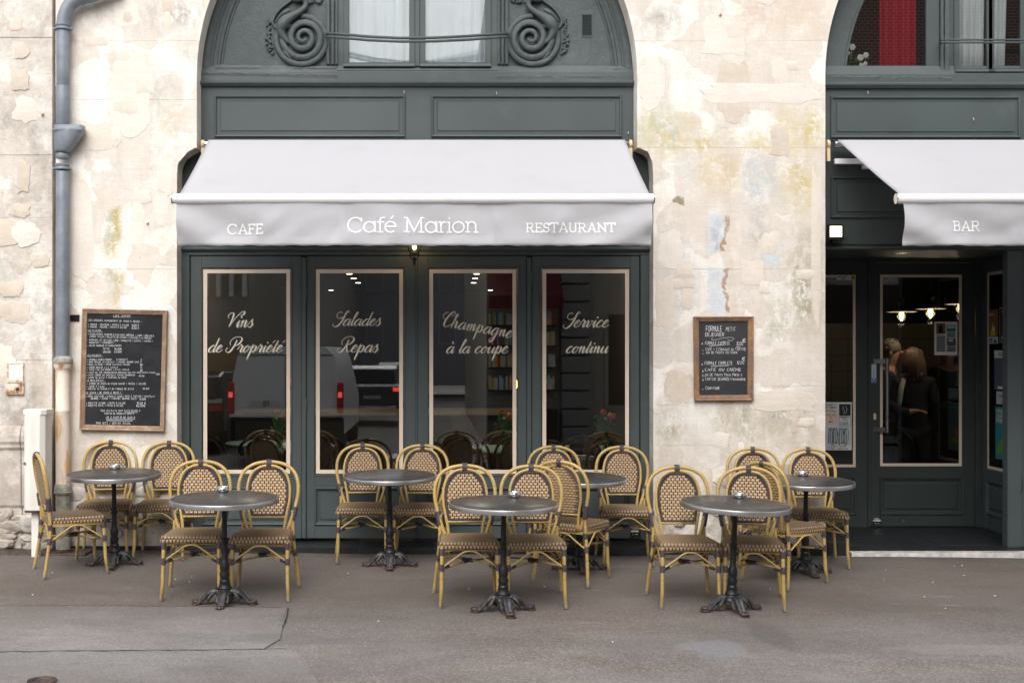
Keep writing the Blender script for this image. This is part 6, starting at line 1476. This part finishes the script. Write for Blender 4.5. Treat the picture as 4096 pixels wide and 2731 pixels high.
for k in range(4):
    c=[(-1,-1),(1,-1),(1,1),(-1,1)]; p,q=c[k],c[(k+1)%4]; mb=MB(); mb.quad((lx+p[0]*.036,ly+p[1]*.036,z0_),(lx+q[0]*.036,ly+q[1]*.036,z0_),(lx+q[0]*.066,ly+q[1]*.066,z1_),(lx+p[0]*.066,ly+p[1]*.066,z1_)); mb.build('pane',M['glassv'],t)
mb=MB(); mb.lathe((lx,ly,z0_+.03),[(.004,0),(.014,.012),(.018,.03),(.012,.05),(.009,.06)],12); mb.build('bulb',M['bulb'],t,True)
pl_=bpy.data.lights.new('lantern_light','POINT'); pl_.energy=1.5; pl_.color=(1,.62,.28); pl_.shadow_soft_size=.02; po=bpy.data.objects.new('lantern_light',pl_); COL.objects.link(po); po.location=(0,0,z0_+.09-t.location.z); po.parent=t
# ================================================================ CAFE INTERIOR
def room(name,x0,x1,y0,y1,z0,z1,wm,fm):
    for nm,bx in(('interior_floor',(x0,x1,y0,y1,z0-.05,z0)),):
        o=MB().box(*bx).build(nm,fm); o['kind']='structure'
    for bx in((x0-.05,x0,y0,y1+.05,z0,z1),(x1,x1+.05,y0,y1+.05,z0,z1),(x0,x1,y1,y1+.05,z0,z1)):
        o=MB().box(*bx).build('interior_wall',wm); o['kind']='structure'
    o=MB().box(x0-.05,x1+.05,y0,y1+.05,z1,z1+.05).build('interior_ceiling',wm); o['kind']='structure'
room('cafe',-2.25,1.95,GY+.10,9.3,.02,2.62,M['dark'],M['darkf'])
room('upper',-2.25,6.9,.42,3.6,3.6,7.3,M['dark'],M['darkf'])
room('bar',2.9,6.8,DY+.08,5.6,.0,2.95,M['dark'],M['darkf'])
for k,(x,y,n_) in enumerate(((-1.08,4.7,1),(-1.09,5.6,1),(-1.1,6.6,1),(-1.65,8.6,1),(.48,4.7,1),(.49,5.6,1),(.50,6.6,1),(.82,8.6,1))):
    t=thing('ceiling_spot',('first','second','third','fourth and deepest')[k%4]+' ceiling spot from the glass, seen in the '+('Salades Repas','Champagne')[k//4]+' window','lamp',(x,y,2.62),group='ceiling spots inside the café'); MB().lathe((x,y,2.612),[(.001,0),(.035,0),(.037,.006)],14).build('lens',M['bulbs'],t)
for k,(x,y,z,l) in enumerate(((1.12,4.0,1.62,'upper warm filament wall bulb inside the café behind Service continu'),(.96,4.6,1.22,'lower warm filament wall bulb inside the café behind Service continu'))):
    mb=MB(); mb.lathe((x,y,z),[(.004,0),(.010,.02),(.008,.09),(.004,.10)],8); o=mb.build('wall_bulb',M['filament'],smooth=True); tag(o,l,'lamp')
for x,l in((-1.5,'Vins de Propriété'),(.15,'Champagne'),(1.45,'Service continu')):  # added lamps, hidden above the pane tops, to brighten the mint tables
    t=thing('ceiling_spot','added unseen ceiling spot brightening the mint table behind the '+l+' window','lamp',(x,1.9,2.62)); MB().lathe((x,1.9,2.612),[(.001,0),(.035,0),(.037,.006)],14).build('lens',M['bulbs'],t)
    pl_=bpy.data.lights.new('table_fill_light','POINT'); pl_.energy=16; pl_.color=(1,.84,.62); pl_.shadow_soft_size=.04; po=bpy.data.objects.new('table_fill_light',pl_); COL.objects.link(po); po.location=(0,0,-.06); po.parent=t
t=thing('counter_shelf','pale timber counter edge inside the café','shelf',(0,3.0,0)); MB().box(-2.2,1.0,3.0,3.5,.98,1.03).build('top',flatm('oak_top',(.30,.22,.13),.4),t); MB().box(-2.2,1.0,3.05,3.45,.02,.98).build('front',M['dark'],t)
def mint_table(x,y,r,label):
    t=thing('mint_table',label,'table',(x,y,.02),group='mint green round tables inside the café')
    MB().lathe((0,0,.745),[(.02,-.022),(r-.01,-.024),(r,-.018),(r+.002,-.006),(r-.006,0),(.02,0)],40).build('tabletop',M['mint'],t,'auto',True); MB().lathe((0,0,0),[(.19,0),(.19,.012),(.03,.04),(.022,.7),(.05,.72)],16).build('pedestal',M['blk'],t,'auto',True); return t
mint_table(-1.34,1.25,.38,'mint green round table behind the Vins de Propriété window'); mint_table(-1.75,1.95,.36,'mint green round table deeper in the room at far left'); mint_table(.52,1.25,.38,'mint green round table behind the Champagne window'); mint_table(1.35,1.25,.38,'mint green round table behind the Service continu window')
def bouquet(x,y,z,label,main):
    t=thing('flower_vase',label,'vase',(x,y,z)); rf=random.Random(int(x*100)&255)
    MB().lathe((0,0,0),[(.028,0),(.030,.01),(.028,.15),(.034,.17)],16).build('vase',M['glassv'],t,True,True)
    mb=MB()
    for k in range(14): a=rf.uniform(0,6.3); d=rf.uniform(.02,.09); h=rf.uniform(.2,.34); mb.tube([(0.01*math.cos(a),.01*math.sin(a),.02),(d*.4*math.cos(a),d*.4*math.sin(a),.18),(d*math.cos(a),d*math.sin(a),h)],.0022,4)
    for k in range(160): a=rf.uniform(0,6.3); d=rf.uniform(0,.10); h=rf.uniform(.17,.33); s_=rf.uniform(.012,.03); b=rf.uniform(0,6.3); p=Vector((d*math.cos(a),d*math.sin(a),h)); q=Vector((math.cos(b),rf.uniform(-.5,.5),math.sin(b)))*s_; r_=Vector((-math.sin(b),.2,math.cos(b)))*s_*.5; mb.quad(tuple(p),tuple(p+q*.5+r_),tuple(p+q),tuple(p+q*.5-r_))
    mb.build('stems_and_leaves',M['leaf'],t,False,True,kind='stuff')
    for k in range(7):
        m_=(main,M['petalw'],M['petalp'],main,M['petalw'],main,M['petalw'])[k]; a=k*1.1; d=.03+.022*(k%3); c=(d*math.cos(a),d*math.sin(a)*.8-.03,.30+.018*(k%4)); s_=.026 if m_ is main else .013
        f_=MB()
        for q in range(7): f_.ball((c[0]+s_*.55*math.cos(q*.9),c[1]-.004*q*.3,c[2]+s_*.55*math.sin(q*.9)),s_*.55,6,5)
        f_.build('flower',m_,t,True,True)
bouquet(-1.44,.95,.765,'vase of coral and plum flowers on the mint table behind the Vins window',M['petalr']); bouquet(.62,.95,.765,'vase of orange and white flowers at the right edge of the Champagne window',flatm('orange_petal',(.8,.25,.03))); bouquet(1.54,.95,.765,'vase of red flowers behind the Service continu window',M['petalr'])
# bar interior: tiled wall, counter, pendants
tw=thing('tiled_wall','cream tiled wall behind the bar counter','wall',(5.4,4.9,1.0)); MB().box(4.2,6.75,4.93,4.98,1.0,2.0).build('grout',M['grout'],tw)
for i in range(10):
    for j in range(5): MB().box(4.3+i*.2+.003,4.3+(i+1)*.2-.003,4.915,4.935,1.02+j*.2+.003,1.02+(j+1)*.2-.003).build('tile',M['tilec'],tw)
t=thing('bar_counter','dark bar counter with a green top in front of the cream tiles','counter',(5.4,4.3,0)); MB().box(4.2,6.7,4.1,4.5,1.0,1.05).build('top',flatm('dark_green_top',(.03,.07,.055),.3),t); MB().box(4.2,6.7,4.15,4.45,.0,.998).build('front',M['dark'],t)
for k,(px,py,l) in enumerate(((3606,1247,'left enamel pendant lamp seen through the bar door'),(3722,1235,'middle enamel pendant lamp seen through the bar door'),(3842,1216,'right enamel pendant lamp half hidden by the door frame'))):
    yy=(2.5,2.3,2.1)[k]; x,z=X(px,yy),Z(py,yy); r_=.152
    t=thing('pendant_lamp',l,'lamp',(x,yy,z)); mb=MB(); mb.lathe((x,yy,z),[(r_,0),(r_,.003),(r_*.5,.012),(.075,.03),(.06,.06),(.035,.075),(.032,.10),(.045,.12),(.03,.15),(.008,.17)],28); mb.build('shade',M['blk'],t,'auto')
    mb=MB(); mb.lathe((x,yy,z-.002),[(.03,0),(r_*.97,0),(r_*.97,.001),(.03,.001)],28); mb.build('reflector',flatm('white_enamel_reflector',(.85,.8,.7),.4),t)
    mb=MB(); mb.lathe((x,yy,z-.10),[(.008,0),(.03,.02),(.052,.06),(.058,.10)],16); mb.build('glass_globe',M['glassv'],t,True)
    mb=MB(); mb.lathe((x,yy,z-.085),[(.004,0),(.016,.02),(.026,.05),(.02,.08)],12); mb.build('bulb',M['bulb'],t,True); mb=MB(); mb.tube([(x,yy,z+.16),(x,yy,2.95)],.004,5); mb.build('cord',M['blk'],t)
    pl_=bpy.data.lights.new('pendant_light','POINT'); pl_.energy=1.5; pl_.color=(1,.76,.5); pl_.shadow_soft_size=.03; po=bpy.data.objects.new('pendant_light',pl_); COL.objects.link(po); po.location=(0,0,-.13); po.parent=t
# ---- people inside the bar
def skinned(name,V,E,mat,par,sub=2,root=0):
    me=bpy.data.meshes.new(name); me.from_pydata([v[:3] for v in V],E,[]); ob=bpy.data.objects.new(name,me); COL.objects.link(ob); ob.parent=par
    sk=ob.modifiers.new('skin','SKIN'); sk.use_smooth_shade=True
    if not me.skin_vertices: me.attributes.new
    bm=bmesh.new(); bm.from_mesh(me); ly_=bm.verts.layers.skin.verify(); bm.verts.ensure_lookup_table()
    for i,v in enumerate(V): bm.verts[i][ly_].radius=(v[3],v[4] if len(v)>4 else v[3]); bm.verts[i][ly_].use_root=(i==root)
    bm.to_mesh(me); bm.free(); sb=ob.modifiers.new('sub','SUBSURF'); sb.levels=sub; sb.render_levels=sub; me.materials.append(mat); return ob
def person(label,x,y,rz,h,hair,hairm,cloth,lean=0,glasses=False,scarf=False,floor=0.0):
    k=h/1.72; t=thing('person',label,'person',(x,y,floor),rz); L_=lean
    V=[(0,0,.95,.145,.11),(0,0,1.10,.13,.10),(0,-.01*L_,1.30,.155,.11),(0,-.03*L_,1.42,.12,.09),(0,-.045*L_,1.49,.052),(0,-.06*L_-.005,1.56,.062,.07),(0,-.065*L_-.01,1.64,.078,.092),(0,-.06*L_,1.70,.058,.07)]
    E=[(i,i+1) for i in range(7)]
    for s in(-1,1):
        b=len(V); V+= [(s*.17,-.03*L_,1.40,.055),(s*.215,.02,1.15,.045),(s*.17,-.20,1.02,.034),(s*.13,-.30,1.04,.030)]; E+=[(3,b),(b,b+1),(b+1,b+2),(b+2,b+3)]
        for f,(dx_,dz_,ln) in enumerate(((-.030,0,.07),(-.010,.004,.08),(.010,.004,.076),(.028,0,.062))):
            q=len(V); V+= [(s*.13+dx_,-.345,1.04+dz_,.0095),(s*.13+dx_*1.1,-.345-ln*.55,1.035+dz_,.0085),(s*.13+dx_*1.1,-.345-ln,1.015+dz_,.007)]; E+=[(b+3,q),(q,q+1),(q+1,q+2)]
        q=len(V); V+=[(s*.13-s*.045,-.32,1.03,.011),(s*.13-s*.055,-.355,1.02,.008)]; E+=[(b+3,q),(q,q+1)]
        b=len(V); V+=[(s*.095,.0,.86,.088),(s*.10,-.01,.50,.058),(s*.10,.02,.09,.042),(s*.10,-.12,.035,.036)]; E+=[(0,b),(b,b+1),(b+1,b+2),(b+2,b+3)]
    S=lambda v:tuple(c*k for c in v)
    skinned('body',[S(v) for v in V],E,M['skin'],t)
    C=[(0,0,.70,.18,.14),(0,0,.96,.175,.135),(0,0,1.15,.15,.12),(0,-.01*L_,1.32,.175,.13),(0,-.03*L_,1.43,.12,.10),(0,-.04*L_,1.475,.07,.07)]; CE=[(i,i+1) for i in range(5)]
    for s in(-1,1): b=len(C); C+=[(s*.175,-.03*L_,1.40,.072),(s*.225,.02,1.15,.062),(s*.175,-.19,1.02,.05),(s*.14,-.265,1.035,.044)]; CE+=[(4,b),(b,b+1),(b+1,b+2),(b+2,b+3)]
    skinned('jacket',[S(v) for v in C],CE,cloth,t)
    T=[(0,0,.93,.15,.12)]; TE=[]
    for s in(-1,1): b=len(T); T+=[(s*.095,.0,.84,.10),(s*.10,-.01,.50,.075),(s*.10,.02,.10,.062)]; TE+=[(0,b),(b,b+1),(b+1,b+2)]
    skinned('trousers',[S(v) for v in T],TE,M['dark'],t)
    hy_,hz=(-.065*L_)*k,1.655*k
    mb=MB(); r=.098*k
    mb.ball((0,hy_+.018,hz+.025),r,18,14,(.93,1.06,1.0))
    rf=random.Random(int(x*50))
    if hair=='long':
        for i in range(90):
            a=rf.uniform(-.15,PI+.15); p=[(math.cos(a)*r*.72*(1+.1*rf.random()),hy_+.02+math.sin(a)*r*.85,hz+.085),(math.cos(a)*r*1.08,hy_+.03+math.sin(a)*r*1.12,hz-.02),(math.cos(a)*r*1.12+rf.uniform(-.01,.01),hy_+.03+math.sin(a)*r*1.15,hz-.11),(math.cos(a)*r*1.05+rf.uniform(-.025,.025),hy_+.03+math.sin(a)*r*1.0,hz-.19-rf.uniform(0,.05))]
            mb.tube(cr(p,3),[.016]*7+[.013,.010,.005],5)
    else:
        for i in range(120):
            a=rf.uniform(0,2*PI); e=rf.uniform(.1,1.35); 
            if math.sin(a)<-.3 and e<.75: continue
            n_=Vector((math.cos(a)*math.cos(e),math.sin(a)*math.cos(e),math.sin(e))); p=Vector((0,hy_+.018,hz+.025))+Vector((n_.x*r*.93,n_.y*r*1.06,n_.z*r)); q=p+n_*.012+Vector((rf.uniform(-.02,.02),.02,-.02)); mb.tube([tuple(p-n_*.01),tuple(p+n_*.008),tuple(q)],[.008,.007,.003],4)
    mb.build('hair',hairm,t,True,True)
    mb=MB(); 
    for s in(-1,1): mb.ball((s*.032*k,hy_-.088*k,hz-.01),.011,8,6)
    mb.build('eye',M['paper'],t,True,True)
    mb=MB(); mb.tube([(0,hy_-.082*k,hz+.005),(0,hy_-.108*k,hz-.03),(0,hy_-.088*k,hz-.04)],[.008,.014,.010],7); 
    for s in(-1,1): mb.ball((s*.078*k,hy_+.01,hz-.02),.026,8,6,(.35,.7,1.1))
    mb.tube([(-.022,hy_-.082*k,hz-.068),(0,hy_-.088*k,hz-.07),(.022,hy_-.082*k,hz-.068)],.005,6); mb.build('face',M['skin'],t,True,True)
    if glasses:
        mb=MB()
        for s in(-1,1): mb.tube([(s*.034+.024*math.cos(a*.7),hy_-.096*k,hz-.008+.018*math.sin(a*.7)) for a in range(9)],.0025,5,closed=True); mb.tube([(s*.058,hy_-.09,hz-.004),(s*.084,hy_+.02,hz-.006)],.0025,5)
        mb.build('glasses',M['blk'],t,False,True)
    if scarf:
        mb=MB(); mb.tube(cr([(-.09,0,1.47*k),(-.06,.08,1.49*k),(.04,.09,1.49*k),(.10,.02,1.46*k),(.06,-.08,1.44*k),(-.05,-.09,1.44*k)],4,True),.034,8,closed=True); mb.tube(cr([(.09,.06,1.45*k),(.13,.12,1.32*k),(.15,.13,1.15*k)],4),[.03]*7+[.028,.024],8,flat=.5); mb.build('scarf',M['scarf'],t,True,True)
    return t
person('woman with long light brown hair seen from behind in a dark coat and pale scarf',X(3652,2.6),2.6,R(165),1.66,'long',M['hairb'],M['coat'],.2,scarf=True)
person('man with short greying hair and glasses bending his head beside the woman',X(3545,2.75),2.75,R(60),1.74,'short',M['hairg'],M['coat'],1,glasses=True)
person('barman in a black t-shirt standing behind the counter, head hidden by the clipping',X(3800,4.7),4.75,R(0),1.74,'short',M['blk'],M['coat'],.2,floor=.0)
# ================================================================ STREET BEHIND THE CAMERA (seen in the glass)
def simple_building(name,label,x0,x1,y0,y1,h,mat,wins,face='y',wm=None,pm=None):
    t=thing(name,label,'building',((x0+x1)/2,y0,-.2)); MB().box(x0,x1,y1,y0,-.4,h).build('wall',mat,t)
    for (cx,cz,w_,hh) in wins:
        f=MB(); f.box(cx-w_/2,cx+w_/2,y0,y0+.05,cz-hh/2,cz+hh/2); fo=f.build('window',wm or M['render1'],t); MB().box(cx-w_/2+.08,cx+w_/2-.08,y0+.052,y0+.06,cz-hh/2+.08,cz+hh/2-.08).build('pane',pm or M['blk'],fo)
    return t
M['render1']=plain('pale_render',(.36,.335,.30),.9,0,.1,2); M['render2']=plain('grey_render',(.27,.26,.25),.9,0,.1,2); M['timber']=flatm('timber_hoarding',(.38,.24,.12)); 
tb_=NT('red_brick'); bk=tb_.n('ShaderNodeTexBrick'); tb_.l(tb_.map(tb_.pos(),(1,1,1)),bk.inputs['Vector']); 
cx_=tb_.n('ShaderNodeCombineXYZ'); sp_=tb_.sep(tb_.pos()); tb_.l(sp_[0],cx_.inputs[0]); tb_.l(sp_[2],cx_.inputs[1]); tb_.l(cx_.outputs[0],bk.inputs['Vector'])
bk.inputs['Scale'].default_value=3.6; bk.inputs['Color1'].default_value=(.40,.10,.06,1); bk.inputs['Color2'].default_value=(.28,.07,.045,1); bk.inputs['Mortar'].default_value=(.8,.75,.68,1); bk.inputs['Mortar Size'].default_value=.03
M['brick']=tb_.fin(bk.outputs['Color'],.85)
lb=simple_building('street_building','pale building with tall fins across the street, seen in the café glass',-16,-4.3,-17,-30,7.5,M['render1'],[(-14.4+1.9*i,z_,1.0,1.7) for i in range(4) for z_ in (1.6,4.6)])
for i in range(14): MB().box(-8.2+i*.29,-8.2+i*.29+.09,-16.98,-16.75,2.9,7.2).build('fin',M['paper'],lb)
simple_building('street_building','farther grey building down the left side of the street, seen in the café glass',-12,-4.6,-31,-60,11,M['render2'],[(-10+2*i,7,1.1,1.8) for i in range(3)])
rb_=simple_building('street_building','cream corner building with banded pier across the street, seen in the café glass',1.0,6.0,-14,-34,9,M['render1'],[(1.9,4.8,1.0,2.0),(3.9,4.8,1.0,2.0),(3.9,1.5,1.0,2.0),(5.2,1.5,.8,2.0),(5.2,4.8,.8,2.0)])
for k in range(12): MB().box(2.5,3.1,-13.98,-13.8,-.2+k*.36,-.2+k*.36+.33).build('pier_block',M['render2'],rb_,bevel=.02)
simple_building('street_building','long hazy grey terrace closing the far end of the street, seen in the café glass',-14,14,-62,-70,13,flatm('fog_grey_render',(.38,.40,.44),.9),[(-6+2.2*i,3+3.2*j,1.1,1.9) for i in range(6) for j in range(3)],wm=flatm('fog_grey_frame',(.55,.57,.60),.9),pm=flatm('fog_grey_pane',(.36,.38,.42),.6))  # street haze is painted into the terrace's greys
simple_building('brick_building','red brick building across the street, seen in the upper bar window',6.1,22,-16,-30,15,M['brick'],[(18,8,1.2,2),(18,12,1.2,2)])
bpy.data.objects['brick_building']; MB().box(6.1,22,-15.99,-15.85,-.4,4.2).build('shop_base',M['dark'],bpy.data.objects['brick_building'])
o=MB().box(-8.5,-4.35,-16.2,-16.12,-.2,1.7).build('timber_hoarding',M['timber']); tag(o,'low timber hoarding across the street, seen in the café glass','hoarding')
t=thing('book_stall','bookshop shelves under a dark red awning, seen in the café glass','book stall',(1.6,-13.7,-.2)); MB().box(1.02,2.4,-13.95,-13.6,-.2,.5).build('base',M['dark'],t)
mb=MB(); mb.v=[(1.0,-13.95,3.4),(2.45,-13.95,3.4),(2.45,-12.9,2.75),(1.0,-12.9,2.75),(1.0,-13.95,3.36),(2.45,-13.95,3.36),(2.45,-12.9,2.5),(1.0,-12.9,2.5)]; mb.f=[(0,1,2,3),(4,7,6,5),(0,3,7,4),(1,5,6,2),(3,2,6,7),(0,4,5,1)]; mb.build('awning',M['redaw'],t)
rk=random.Random(6); bcols=[M['paper'],M['yellow'],M['redp'],M['beige'],M['sky'],M['tealp'],M['cream']]
for lv in(.9,1.35,1.8,2.2):
    sh=MB().box(1.02,2.4,-13.95,-13.65,lv-.03,lv).build('shelf',M['dark'],t); x=1.04
    while x<2.34: w_=rk.uniform(.022,.05); MB().box(x,x+w_-.002,-13.9,-13.68,lv,lv+rk.uniform(.2,.28)).build('book',rk.choice(bcols),sh); x+=w_
# van: seen from behind in the glass
def van(x0,y0,label):
    W,Hh,Ln=1.95,1.96,5.0; g=gz(x0,-6.5)-.13; t=thing('parked_van',label,'van',(x0,y0,g)); B=.42
    sect=[(-W/2,B),(-W/2-.01,.95),(-W/2+.06,1.45),(-W/2+.14,1.80),(-W/2+.30,Hh),(W/2-.30,Hh),(W/2-.14,1.80),(W/2-.06,1.45),(W/2+.01,.95),(W/2,B)]
    st=[(0,1,0),(-.12,1.0,0),(-3.6,1,0),(-4.2,1,-.25),(-4.5,.98,-.75),(-5.0,.9,-.95)]
    mb=MB(); n=len(sect)
    for yy,sx,dz in st:
        for a,b in sect: mb.v.append((a*sx,yy,b if b<1.0 else max(.98,b+dz*(b-1)/.96)))
    for i in range(len(st)-1):
        for k in range(n): l=(k+1)%n; mb.f.append((i*n+k,i*n+l,(i+1)*n+l,(i+1)*n+k))
    mb.f.append(tuple(range(n))); mb.f.append(tuple((len(st)-1)*n+k for k in range(n))[::-1]); vb=mb.build('body',flatm('van_white',(.93,.95,.97),.3),t,'auto',True)
    MB().box(-W/2-.02,W/2+.02,-.15,.09,.30,.74).build('bumper',M['rubber'],t,bevel=.04,local=True)
    for s in(-1,1):
        d_=MB(); d_.ring([(s*.02 if s>0 else -.86,.66),(.86 if s>0 else -.02,.66),(.78 if s>0 else -.02,1.78),(s*.02 if s>0 else -.78,1.78)],[(0,.003),(.0,.018),(.02,.022),(.024,.022)],True); d_=d_.build('rear_door',vb.data.materials[0],t,local=True)
        pn=MB(); pn.ring([(.08 if s>0 else -.74,1.12),(.74 if s>0 else -.08,1.12),(.70 if s>0 else -.08,1.62),(.08 if s>0 else -.70,1.62)],[(0,.023),(.02,.016),(.03,.016)],True); pn.build('pressed_panel',vb.data.materials[0],d_,local=True)
        lamp=MB(); lamp.box(s*(W/2-.03)-.06,s*(W/2-.03)+.05,-.05,.04,.80,1.34); lamp.build('tail_lamp',M['redp'],t,bevel=.02,local=True); MB().box(s*(W/2-.03)-.04,s*(W/2-.03)+.03,.042,.05,1.08,1.17).build('brake_light',M['tail'],t,local=True)
        for yy in(-.95,-4.1):
            wm=MB(); wm.lathe((s*(W/2-.12),yy,.32),[(.2,-.1),(.31,-.1),(.33,-.06),(.33,.06),(.31,.1),(.2,.1)],22,'x'); wh=wm.build('wheel',M['rubber'],t,'auto',True)
    MB().box(-.008,.008,.018,.026,.74,1.80).build('door_seam',M['rubber'],t,local=True); MB().box(-.74,.74,.019,.0245,.80,.812).build('door_seam',M['rubber'],t,local=True); MB().box(-.80,.80,.012,.03,1.805,1.82).build('door_seam',M['rubber'],t,local=True); MB().box(.06,.26,.024,.05,1.20,1.27).build('door_handle',M['rubber'],t,local=True)
    MB().box(.05,.17,.02,.045,1.35,1.41).build('high_brake_light',M['tail'],t,local=True)
    pt=MB().box(-.62,-.10,.024,.034,.92,1.03).build('number_plate',M['paper'],t,local=True)
    mb=MB(); hand(mb,'TD',0,0,.08,lambda u,v:(-.28-u,.036,.935+v),.18); mb.build('plate_letters',K,pt,local=True)
    return t
van(-2.62,-10.35,'white delivery van with lit tail lamps, mirrored in the left café windows')
def car(x,y,col,label,lit=True,rz=0):
    g=gz(x,-6.5)-.13; t=thing('parked_car',label,'car',(x,y,g),rz); prof=[(0,.45),(.03,.85),(-.12,.95),(-.45,1.38),(-.9,1.46),(-2.0,1.44),(-2.9,.98),(-3.9,.85),(-4.1,.6),(-4.1,.3),(0,.3)]
    mb=MB(); n=len(prof)
    for sx,ins in((-.86,0),(.86,0)):
        for a,b in prof: mb.v.append((sx*(1 if b<1 else .82),a,b))
    mb.f=[tuple(range(n)),tuple(range(n,2*n))[::-1]]+[((i+1)%n,i,n+i,n+(i+1)%n) for i in range(n)]; mb.build('body',flatm('car_paint',col,.2,.3),t,bevel=.03,local=True)
    mb=MB(); mb.v=[(-.68,-.13,.98),(.68,-.13,.98),(.60,-.42,1.34),(-.60,-.42,1.34)]; mb.v=[(a,b+.02,c) for a,b,c in mb.v]; mb.f=[(0,1,2,3)]; mb.build('rear_window',M['blk'],t,local=True)
    for s in(-1,1):
        MB().box(s*.72-.12,s*.72+.12,-.02,.05,.72,.84).build('tail_lamp',M['tail'] if lit else M['redp'],t,local=True)
        for yy in(-.75,-3.3): w_=MB(); w_.lathe((s*.78,yy,.3),[(.2,-.09),(.29,-.09),(.31,-.05),(.31,.05),(.29,.09),(.2,.09)],20,'x'); w_.build('wheel',M['rubber'],t,'auto',True)
    p_=MB().box(-.25,.25,.0,.04,.5,.6).build('number_plate',M['paper'],t,local=True)
    return t
car(-4.95,-12.5,(.02,.02,.022),'black estate car mirrored at the left edge of the first café window',False); car(-1.9,-24.5,(.18,.2,.22),'grey car far down the street, mirrored in the Salades window'); car(-1.6,-36,(.5,.5,.5),'pale car farthest down the street, mirrored in the Salades window')
o=sheet('far_pavement',.4,20,-34,-13.0,M['asphalt2'],4,1,-.05)
# ================================================================ FURNITURE
chair0=make_chair(); table0=make_table(); ash0=make_ashtray()
used={}
def put(proto,x,y,rz,label,group,z=None):
    o=proto if not used.get(proto.name) else copy_tree(proto); used[proto.name]=True
    o.location=(x,y,gz(x,y) if z is None else z); 
    tx,ty_=math.atan(.015),-math.atan(-.008)
    o.rotation_euler=(0,0,rz)
    o['label']=label; o['group']=group; return o
GC='cane bistro chairs on the terrace'
for x,y,rz,l in(
 (-2.76,-.93,118,'cane chair turned sideways at far left, beside the white cabinet'),
 (-2.69,-.26,7,'cane chair against the pier under the left part of the large menu board'),
 (-2.226,-.26,2,'cane chair against the pier just right of the large menu board'),
 (-1.678,-1.68,3,'cane chair behind the front left table, left of its column, one leg tip worn white'),
 (-1.202,-1.69,0,'cane chair behind the front left table, right of its column'),
 (-.605,-.34,3,'cane chair left of the table under the Salades Repas window'),
 (-.142,-.34,-4,'cane chair right of the table under the Salades Repas window'),
 (.204,-1.83,3,'cane chair behind the front middle table, left of its column'),
 (.656,-1.83,0,'cane chair behind the front middle table, right of its column'),
 (.956,-.36,0,'cane chair under the Service continu window, mostly hidden by the turned chair'),
 (1.01,-1.09,150,'cane chair turned to show its back, between the front middle table and the Service window'),
 (1.512,-.34,-2,'cane chair under the right edge of the Service continu window'),
 (1.683,-1.82,0,'cane chair behind the front right table, left of its column'),
 (2.138,-1.83,-10,'cane chair behind the front right table, right of its column'),
 (2.575,-.40,-3,'cane chair against the middle pier below the small breakfast board, half hidden'),
 (2.577,-1.13,124,'cane chair turned diagonally with its back to us, behind the front right table'),
 (3.03,-.40,-3,'rightmost cane chair at the corner of the pier beside the bar porch')): put(chair0,x,y,R(rz),l,GC)
GT='round zinc bistro tables on the terrace'; TT={}
for k,(x,y,rz,l) in enumerate(((-2.51,-.68,8,'round zinc table at back left below the large menu board'),(-1.42,-1.99,0,'round zinc table at front left'),(-.372,-.63,2,'round zinc table under the Salades Repas window, without ashtray'),(.431,-2.11,12,'round zinc table at front middle'),(1.10,-.70,4,'round zinc table under the Service continu window, half hidden by the turned chair'),(1.945,-2.05,14,'round zinc table at front right'),(2.82,-.79,8,'round zinc table at back right beside the bar porch'))):
    o=put(table0,x,y,R(rz),l,GT); TT[k]=o; o.rotation_euler=((.030,.026,.034,.022,.03,.034,.026)[k],(0,.0,-.004,0,0,.028,0)[k],R(rz))
# cast leg tilt of the front right table
for k,px,py,l in((0,461,1868,'back left table'),(1,889,1960,'front left table'),(3,2058,1985,'front middle table'),(5,2958,1987,'front right table'),(6,3205,1891,'back right table')):
    tb=TT[k]; zt_=tb.location.z+.7152; d=4800*(CH-zt_)/(py+5-HY); x=(px-CX)*d/4800; y=d-10
    v=Vector((x-tb.location.x,y-tb.location.y)); 
    if v.length>.26: v=v.normalized()*.26
    zt_+=.03*v.y-(.028*v.x if k==5 else 0)
    put(ash0,tb.location.x+v.x,tb.location.y+v.y,R(40*k),'round steel ashtray on the '+l,'steel ashtrays on the tables',zt_)
# dark chairs inside the café
dk=copy_tree(chair0); dk.rotation_euler=(0,0,PI)
def darken(o):
    for c in o.children:
        c.data.materials  # shared mesh: override on the object
        for s in c.material_slots: s.link='OBJECT'; s.material=M['blk'] if c.name.startswith(('leg','outer','inner','arch','cross','bind','seat_frame')) else M['caneB']
darken(dk); dk.location=(-1.55,.82,.02); dk.name='dark_chair'; dk['category']='chair'; dk['group']='dark chairs inside the café'; dk['label']='dark chair with its back to the glass behind the Vins de Propriété window'
for x,y,a,l in((-2.0,.95,160,'dark chair at the left edge behind the Vins de Propriété window'),(-1.02,.86,180,'dark chair with its back to the glass behind the Salades Repas window'),(.26,.84,176,'dark chair behind the left half of the Champagne window'),(.70,.84,184,'dark chair behind the right half of the Champagne window'),(1.30,.86,180,'dark chair behind the Service continu window')):
    c=copy_tree(dk); c.location=(x,y,.02); c.rotation_euler.z=R(a); c['label']=l
